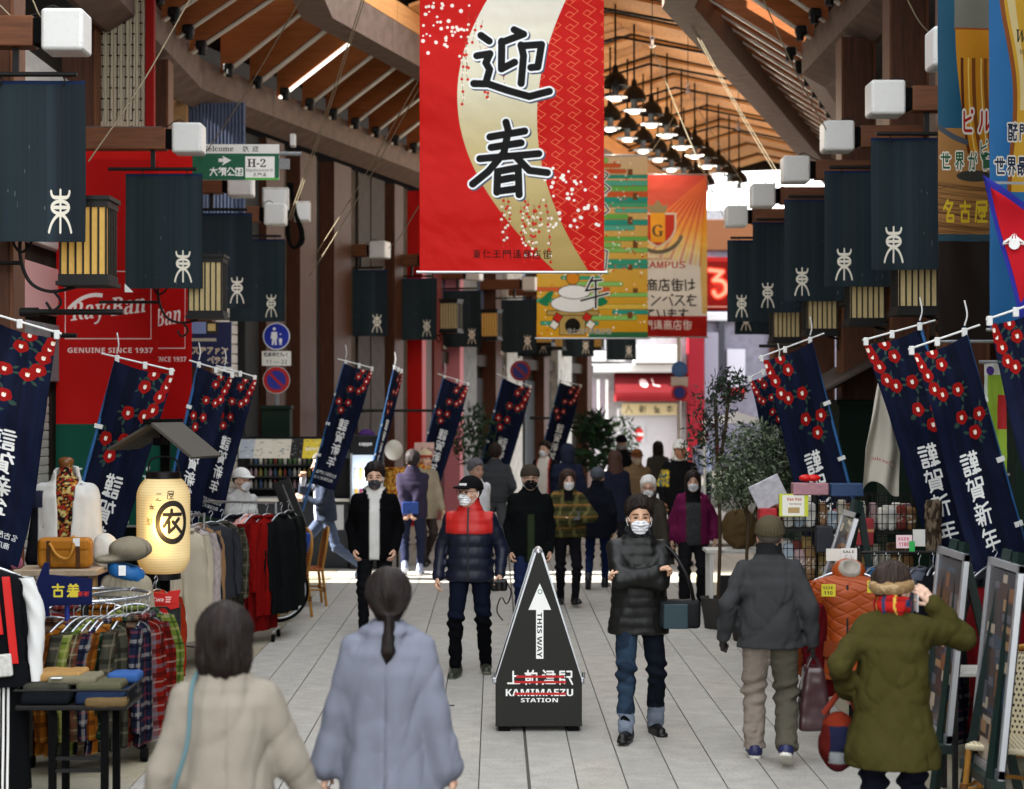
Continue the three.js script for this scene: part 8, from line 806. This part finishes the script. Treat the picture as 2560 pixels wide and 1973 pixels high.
{ const X = (p, d) => (p - CX) * d / K; rattanChair('tall rattan chair with cream woven back beside the second easel', V(X(2545, 9.9), 0, -9.9), -0.6, weaveA, 0.42, 1.02); rattanChair('rattan chair with blue dotted weave behind the cream one', V(X(2560, 10.9), 0, -10.9), -0.3, weaveB, 0.55, 1.08); const tb = thing('small_table', 'small dark table with white top between the easels', 'table', V(X(2430, 10.7), 0, -10.7)); mesh('top', rbox(0.3, 0.03, 0.3, 0.008, 0, 0.72, 0), M.offwhite, tb); for (const [a, b] of [[-1, -1], [1, -1], [-1, 1], [1, 1]]) mesh('leg', box(0.03, 0.71, 0.03, a * 0.13, 0.355, b * 0.13), M.iron, tb);
  const low = thing('display_shelf', 'low dark display shelf behind the easels', 'shelf', [3.2, 0, -12.4]); for (let i = 0; i < 4; i++) mesh('board', wbox(1.4, 0.03, 0.4, 0, 0.08 + i * 0.17, 0), M.darkgrey, low); for (const x of [-0.7, 0.7]) mesh('side', box(0.04, 0.66, 0.42, x, 0.33, 0), M.blackMatte, low);
  const ap = thing('white_apron', 'off white apron with red print hanging beside the camellia flag', 'apron', Q(1880, 805, 14)); mesh('cloth', cloth(16, 30, (u, v) => { const w = 0.03 + 0.2 * Math.min(1, v * 1.6); return V((u - 0.35) * w * 1.25 - v * 0.04, -v * 0.87 + 0.06 * v * v * Math.sin(u * 5), 0.05 * Math.sin(u * 9 + v * 3) * Math.min(1, v * 3)); }, 0.004), printed(canvasTex(128, 384, (x, w, h) => { x.fillStyle = '#b9b3a6'; x.fillRect(0, 0, w, h); x.fillStyle = '#a0564e'; x.font = 'bold 17px serif'; x.fillText('juicer', 30, h * 0.78); x.strokeStyle = '#a0564e'; x.lineWidth = 2; x.beginPath(); x.arc(96, h * 0.765, 12, 0, 7); x.stroke(); }, { repeat: false }), 0.9), ap); mesh('strap', tube([V(0, 0, 0), V(0.02, 0.08, 0), V(0.03, 0.14, 0)], 0.008, 8, 5), M.offwhite, ap);
  tallBanner('lime_banner', 'lime green banner with purple badge behind the large camellia flag', 2102, 2150, 775, 1010, 13.4, canvasTex(96, 384, (x, w, h) => { x.fillStyle = '#8fae3a'; x.fillRect(0, 0, w, h); x.fillStyle = '#d8d8d0'; x.fillRect(0, 0, w, 40); x.fillStyle = '#4a2f7a'; x.beginPath(); x.arc(24, 26, 16, 0, 7); x.fill(); x.fillStyle = '#a8282a'; x.fillRect(w * 0.6, 110, w * 0.4, 120); x.fillStyle = '#c9cfc0'; x.fillRect(0, 40, 12, h); }, { repeat: false })); }

// ---------- plants ----------
function plant(label, base, h, crowns, leaf, col, trunkPts, n, o = {}) { const t = thing(o.name ?? 'potted_tree', label, o.cat ?? 'tree', base); for (const pts of trunkPts) mesh('trunk', tube(pts.map((p) => V(...p)), o.tr ?? 0.018, 24, 6), std('#4a3d2e', 0.9), t); mesh('pot', lathe([[0, 0], [0.14, 0], [0.18, 0.3], [0.19, 0.32], [0.16, 0.32], [0.15, 0.28], [0, 0.28]], 24), std(o.pot ?? '#3a3836', 0.8), t);
  const pos = [], nor = [], colr = [], C = new THREE.Color(), q = new THREE.Quaternion(), e = new THREE.Euler(); const sh = [[0, 0, 0], [0.3, 0.16, 0.05], [1, 0, 0], [0.3, -0.16, 0.05]]; for (let i = 0; i < n; i++) { const [cx, cy, cz, rx, ry, rz] = crowns[i % crowns.length]; let x, y, z; do { x = rnd(-1, 1); y = rnd(-1, 1); z = rnd(-1, 1); } while (x * x + y * y + z * z > 1 || fbm(x * 2.2 + cx * 3, y * 2.2 + cy, z * 2.2, 2) < -0.08); e.set(rnd(6.3), rnd(6.3), rnd(6.3)); if (o.droop) { e.set(rnd(-0.6, 0.6), rnd(6.3), o.droop + rnd(-0.6, 0.6)); } q.setFromEuler(e); const L = leaf * rnd(0.6, 1.2), P = sh.map((s) => V(...s).multiplyScalar(L).applyQuaternion(q).add(V(cx + x * rx, cy + y * ry, cz + z * rz))); const nn = P[1].clone().sub(P[0]).cross(P[3].clone().sub(P[0])).normalize(); for (const k of [0, 1, 2, 0, 2, 3]) { pos.push(...P[k].toArray()); nor.push(nn.x, nn.y, nn.z); } C.set(pick(col)); for (let k = 0; k < 6; k++) colr.push(C.r, C.g, C.b); }
  const g = new THREE.BufferGeometry(); g.setAttribute('position', new THREE.Float32BufferAttribute(pos, 3)); g.setAttribute('normal', new THREE.Float32BufferAttribute(nor, 3)); g.setAttribute('color', new THREE.Float32BufferAttribute(colr, 3)); mesh('crown', g, new THREE.MeshStandardMaterial({ vertexColors: true, roughness: 0.85, side: THREE.DoubleSide }), t); return t; }
{ const d = 17.6, p = Q(1595, 0, d), p2 = Q(1532, 0, 18.6); const y = (v) => Q(0, v, d).y;
  plant('olive tree with grey green leaves in a pot before the camellia flag', V(p.x, 0, -d), 1, [[0.06, 1.68, 0, 0.46, 0.3, 0.4], [-0.08, 1.6, 0.1, 0.3, 0.3, 0.3], [0.25, 1.65, 0, 0.3, 0.32, 0.3], [0.1, 1.95, 0, 0.32, 0.2, 0.3], [-0.16, 1.5, 0.05, 0.24, 0.24, 0.26], [0.32, 1.5, 0, 0.22, 0.22, 0.22]], 0.068, ['#39472e', '#4e5c40', '#66725a', '#26331f', '#707a60'], [[[0, 0.28, 0], [-0.01, 0.8, 0.01], [0.0, 1.2, 0], [-0.08, 1.6, 0]], [[0, 1.1, 0], [0.14, 1.4, 0], [0.26, 1.7, 0]], [[0, 1.2, 0], [-0.1, 1.45, 0.05], [-0.22, 1.7, 0.1]]], 6000);
  plant('dark leaved bay tree with a few red leaves beside the olive tree', V(p2.x, 0, -18.6), 1, [[-0.05, 2.2, 0, 0.26, 0.36, 0.26], [0.12, 2.5, 0, 0.2, 0.2, 0.2], [-0.12, 1.9, 0, 0.28, 0.3, 0.28]], 0.085, ['#1a261a', '#22331f', '#2c4028', '#141d14', '#1d2a1c', '#1a261a', '#22331f', '#2c4028', '#141d14', '#1d2a1c', '#22331f', '#1a261a', '#2c4028', '#1d2a1c', '#22331f', '#1a261a', '#5a1c1a'], [[[0, 0.28, 0], [0.02, 1.0, 0], [0, 1.6, 0], [-0.03, 2.4, 0]], [[0, 1.6, 0], [0.08, 2.1, 0], [0.12, 2.55, 0]]], 1000, { tr: 0.02 });
  const tb = thing('white_table', 'narrow white table under the potted trees', 'table', [Q(1566, 0, 18.9).x, 0, -18.9]); mesh('top', rbox(0.62, 0.035, 0.4, 0.006, 0, 0.78, 0), M.offwhite, tb); for (const [a, b] of [[-1, 1], [1, 1], [-1, -1], [1, -1]]) mesh('leg', box(0.04, 0.76, 0.04, a * 0.26, 0.38, b * 0.16), M.offwhite, tb); one('brown_sack', 'tan brown paper sack on the white table', 'bag', sdfMesh((x, y, z) => ell(x, y, z, [0, 0, 0], [0.2, 0.22, 0.12]) + wavy(x, y, z, 9, 0.05), [-0.26, -0.26, -0.2], [0.26, 0.26, 0.2], 0.016, () => '#5c4a30'), clothMat, undefined, [Q(1580, 0, 18.9).x, 1.0, -18.9]); one('black_case', 'black board standing under the white table', 'board', rbox(0.25, 0.55, 0.04, 0.01), M.black, undefined, [Q(1562, 0, 18.5).x, 0.28, -18.5]);
  plant('palm like dracaena with long dark leaves at the far crossing', V(Q(1265, 0, 34).x, 0, -34), 1, [[0, 1.4, 0, 0.42, 0.45, 0.4], [0, 1.85, 0, 0.3, 0.3, 0.3]], 0.26, ['#14301a', '#1d4022', '#0f2414', '#27502c'], [[[0, 0.28, 0], [0, 1, 0], [0.02, 1.9, 0]]], 420, { name: 'potted_palm', cat: 'plant', droop: 0.5 });
  plant('lighter green leafy shrub behind the dracaena', V(Q(1325, 0, 38).x, 0, -38), 1, [[0, 1.5, 0, 0.4, 0.6, 0.4]], 0.14, ['#3a6a30', '#4a7d3a', '#2a5226'], [[[0, 0.28, 0], [0, 1, 0], [0.02, 1.6, 0]]], 600, { name: 'potted_palm', cat: 'plant' });
  plant('green shrub in a pot behind the camellia flags and grey down jacket', V(Q(1015, 0, 31).x, 0, -31), 1, [[0, 1.75, 0, 0.4, 0.6, 0.4]], 0.15, ['#1d3a1e', '#2a4f28', '#16301a'], [[[0, 0.28, 0], [0, 1, 0], [0.02, 1.6, 0]]], 600, { name: 'potted_palm', cat: 'plant' }); }

// ---------- beyond the arcade ----------
{ const d = 64, s = K / d, X = (p) => (p - CX) / s, Y = (p) => EYE - (p - CY) / s; const lilac = std('#7d7a88', 0.8, { map: grime }), whiteW = std('#a3a1a4', 0.8, { map: grime });
  const blk = (lab, x0, x1, top, z, m, dep = 6) => { const t = thing('far_building', lab, 'building', V((X(x0) + X(x1)) / 2, 0, -z), 'buildings beyond the arcade'); mesh('wall', triUV(box(X(x1) - X(x0), Y(top), dep, 0, Y(top) / 2, -dep / 2), 'x'), m, t); return t; };
  const a = blk('white shop building with the dark red awning at the street end', 1420, 1716, 770, d, whiteW), b = blk('lilac grey building with stacked boxes at the street end', 1752, 2140, 600, d + 0.6, lilac), rl = (x, ref) => X(x) - ref;
  const ax = (X(1420) + X(1716)) / 2, bx2 = (X(1752) + X(2140)) / 2; const aw = thing('red_awning', 'dark red shop awning with white lettering above a wooden name board', 'awning', V(X(1626), Y(1004), -d + 1)); const wA = X(1720) - X(1538), hA = Y(930) - Y(1004); mesh('slope', cloth(4, 4, (u, v) => V((u - 0.5) * wA, hA * (1 - v * 0.72), -0.9 + v * 0.9), 0.03), printed(canvasTex(512, 200, (x, w, h) => { x.fillStyle = '#5a1216'; x.fillRect(0, 0, w, h); x.save(); x.fillStyle = '#d8b8b4'; x.font = 'italic bold 74px serif'; x.beginPath(); x.ellipse(200, 110, 28, 40, -0.4, 0, 7); x.fill(); jp(x, 'とんし', 240, 70, 78, { color: '#d8b8b4', w: 2 }); x.restore(); }, { repeat: false }), 0.7), aw); mesh('valance', cloth(10, 2, (u, v) => V((u - 0.5) * wA, hA * (0.28 - v * 0.28), 0.01), 0.03), std('#6d1418', 0.7), aw); mesh('side', new THREE.ExtrudeGeometry(new THREE.Shape([[0, 0], [0.92, 0], [0.92, hA]].map(([p, q]) => new THREE.Vector2(p, q))), { depth: 0.02, bevelEnabled: false }).rotateY(Math.PI / 2).translate(-wA / 2, 0, 0), std('#6d1418', 0.7), aw);
  const nb = signBoard('name_board', 'pale wooden name board with brush lettering under the red awning', 1388, 873, 122, 25, d - 0.2, (x, w, h) => { x.fillStyle = '#c9b88f'; x.fillRect(0, 0, w, h); jp(x, '人新雀本店', 30, h * 0.16, h * 0.68, { color: '#3a2f22', w: 1.6, gap: 1.7 }); }, 512); 
  for (let i = 0; i < 24; i++) mesh('shutter_slat', rbox(X(1700) - X(1545), 0.085, 0.03, 0.01, (X(1545) + X(1700)) / 2 - ax, 0.06 + i * 0.09, 0.02, 1), std('#b4b2b6', 0.5), a); const lp = signBoard('lantern_print', 'red and white paper lantern picture on the far shutter', 1363, 927, 24, 34, d - 0.1, (x, w, h) => { x.fillStyle = '#b4b2b6'; x.fillRect(0, 0, w, h); x.fillStyle = '#b01c22'; x.beginPath(); x.ellipse(w / 2, h / 2, w * 0.42, h * 0.44, 0, 0, 7); x.fill(); x.fillStyle = '#e4dcd8'; x.fillRect(w * 0.1, h * 0.4, w * 0.8, h * 0.2); x.fillStyle = '#1a1a1a'; x.fillRect(w * 0.3, 0, w * 0.4, h * 0.06); x.fillRect(w * 0.3, h * 0.94, w * 0.4, h * 0.06); }, 96, undefined, { cat: 'picture' });
  for (let i = 0; i < 9; i++) one('striped_curtain', 'striped white and plum curtain strip beside the red awning', 'curtain', rbox(0.1, 1.45, 0.03, 0.008), i % 2 ? std('#8a7d88', 0.9) : M.white, 'striped curtain beside the red awning', [X(1432 + i * 10.5), Y(1000), -d + 0.25]);
  for (const [x0, x1, y0, y1, l, zz] of [[1445, 1690, 932, 912, 'white sunlit ledge above the red awning', 0.6], [1580, 1688, 910, 866, 'large white box above the red awning', 1.1], [1450, 1560, 905, 880, 'white ledge box beside the far noren', 0.5]]) { one('ledge_box', l, 'ledge', rbox(X(x1) - X(x0), Y(y1) - Y(y0), zz, 0.03), std('#c9c8c8', 0.7), 'white boxes above the red awning', [(X(x0) + X(x1)) / 2, (Y(y0) + Y(y1)) / 2, -d + zz / 2 + 0.05]); }
  one('red_column', 'tall red column catching the sun beside the red awning', 'column', rbox(X(1756) - X(1716), 7.2, 0.6, 0.02, 0, 3.6, 0), std('#7d1622', 0.6), undefined, [(X(1756) + X(1716)) / 2, 0, -d + 0.4]);
  for (const [x0, x1, y0, y1, m, n] of [[1765, 1800, 830, 1000, std('#8f8c9c', 0.8), 'wall_panel'], [1800, 1816, 800, 960, std('#33343c', 0.4), 'window'], [1822, 1868, 872, 968, std('#b9b6c2', 0.6), 'service_box'], [1822, 1868, 970, 985, std('#9a2026', 0.7), 'red_strip'], [1880, 1910, 700, 800, std('#a8242a', 0.6), 'red_panel'], [1765, 1890, 545, 622, std('#7a4f34', 0.7), 'timber_panel'], [1765, 1960, 640, 655, M.redDark, 'red_strip'], [1768, 1960, 676, 700, std('#9a989c', 0.7), 'fascia'], [1765, 1960, 780, 800, std('#c9c9cc', 0.6), 'fascia'], [1930, 1990, 820, 990, std('#5a3a3e', 0.7), 'wall_panel']]) { const cx = (X(x0) + X(x1)) / 2 - bx2, cy = (Y(y0) + Y(y1)) / 2; mesh(n, rbox(Math.abs(X(x1) - X(x0)), Math.abs(Y(y0) - Y(y1)), 0.25, 0.015, cx, cy, 0.1, 1), m, b); }
  const neon = signBoard('lit_shop_sign', 'glowing red shop sign with looping white letters beyond the right norens', 1535, 610, 80, 100, 40, (x, w, h) => { x.fillStyle = '#7a1012'; x.fillRect(0, 0, w, h); for (const [l, c] of [[46, '#e8604a'], [24, '#ffd8c8']]) { x.strokeStyle = c; x.lineWidth = l; x.lineCap = x.lineJoin = 'round'; x.beginPath(); x.moveTo(60, 50); x.lineTo(150, 60); x.lineTo(90, 120); x.quadraticCurveTo(190, 110, 170, 200); x.quadraticCurveTo(110, 260, 90, 200); x.stroke(); } x.fillStyle = '#c9c4c4'; x.fillRect(0, h - 24, w, 10); }, 256); neon[0].children[0].material.emissive = new THREE.Color('#ff6a50'); neon[0].children[0].material.emissiveMap = neon[0].children[0].material.map; neon[0].children[0].material.emissiveIntensity = 0.05; mesh('case', box(neon[1] + 0.05, neon[2] + 0.05, 0.3, 0, 0, -0.19), M.redDark, neon[0]); const nl = new THREE.PointLight(new THREE.Color('#ff7a60'), 0.1, 0, 2); nl.position.set(0, 0, 0.3); neon[0].add(nl);
  // far sign post
  const d2 = 38, t = thing('road_sign_post', 'far sign post with sunlit pedestrian and no parking discs by the red awning', 'sign post', [Q(1449, 0, d2).x, 0, -d2]); mesh('post', cyl(0.045, 3.9, 0, 1.95, 0, 12), M.white, t); const k = d2 / K * S, D2 = (y, c1, c2, n) => { const yy = Q(0, y, d2).y; mesh(n, new THREE.CylinderGeometry(17 * k, 17 * k, 0.02, 28).rotateX(Math.PI / 2).translate(0, yy, 0.06), std(c1, 0.5), t); mesh('disc_face', new THREE.CylinderGeometry(12 * k, 12 * k, 0.02, 28).rotateX(Math.PI / 2).translate(0, yy, 0.068), std(c2, 0.5), t); }; D2(788, '#4a7ac4', '#5a8ad0', 'pedestrian_sign'); D2(838, '#b8323a', '#3a4aa8', 'no_parking_sign'); mesh('time_plate', rbox(36 * k, 20 * k, 0.02, 0.004, 0, Q(0, 814, d2).y, 0.06), M.white, t);
  { const r = 22 * 33 / K * S, q = thing('no_parking_disc', 'round no parking sign on an iron arm behind the far flags', 'sign', Q(1110, 791, 33)); mesh('rim', new THREE.CylinderGeometry(r, r, 0.02, 28).rotateX(Math.PI / 2), std('#8a1a1a', 0.5), q); mesh('disc_face', new THREE.CylinderGeometry(r * 0.74, r * 0.74, 0.02, 28).rotateX(Math.PI / 2).translate(0, 0, 0.006), std('#22266e', 0.5), q); mesh('bar', box(r * 1.5, r * 0.22, 0.02, 0, 0, 0.012).rotateZ(-0.785), std('#8a1a1a', 0.5), q); }
  const pc = thing('stall_canopy', 'white stall canopy behind the potted trees', 'canopy', Q(1570, 890, 26)); mesh('cloth', new THREE.ConeGeometry(0.75, 0.16, 4, 1).rotateY(Math.PI / 4).scale(1, 1, 0.8), std('#d2d0cc', 0.8), pc); for (const x of [-0.45, 0.45]) mesh('pole', bar(V(x, -0.08, 0), V(x, -2.25, 0), 0.02), M.offwhite, pc);
  // far roof edge and white signs left of the green banner
  for (let i = 0; i < 3; i++) one('far_house', ['tall pale house front far beyond the arcade end', 'white sunlit house front behind the lilac building', 'grey house front far right beyond the arcade'][i], 'building', triUV(box(9, [9, 12, 10][i], 6, 0, [4.5, 6, 5][i], 0), 'x'), [whiteW, whiteW, lilac][i], 'buildings beyond the arcade', [[3, 0, -84], [13, 0, -92], [24, 0, -86]][i]); }
renderer.render(scene, camera);
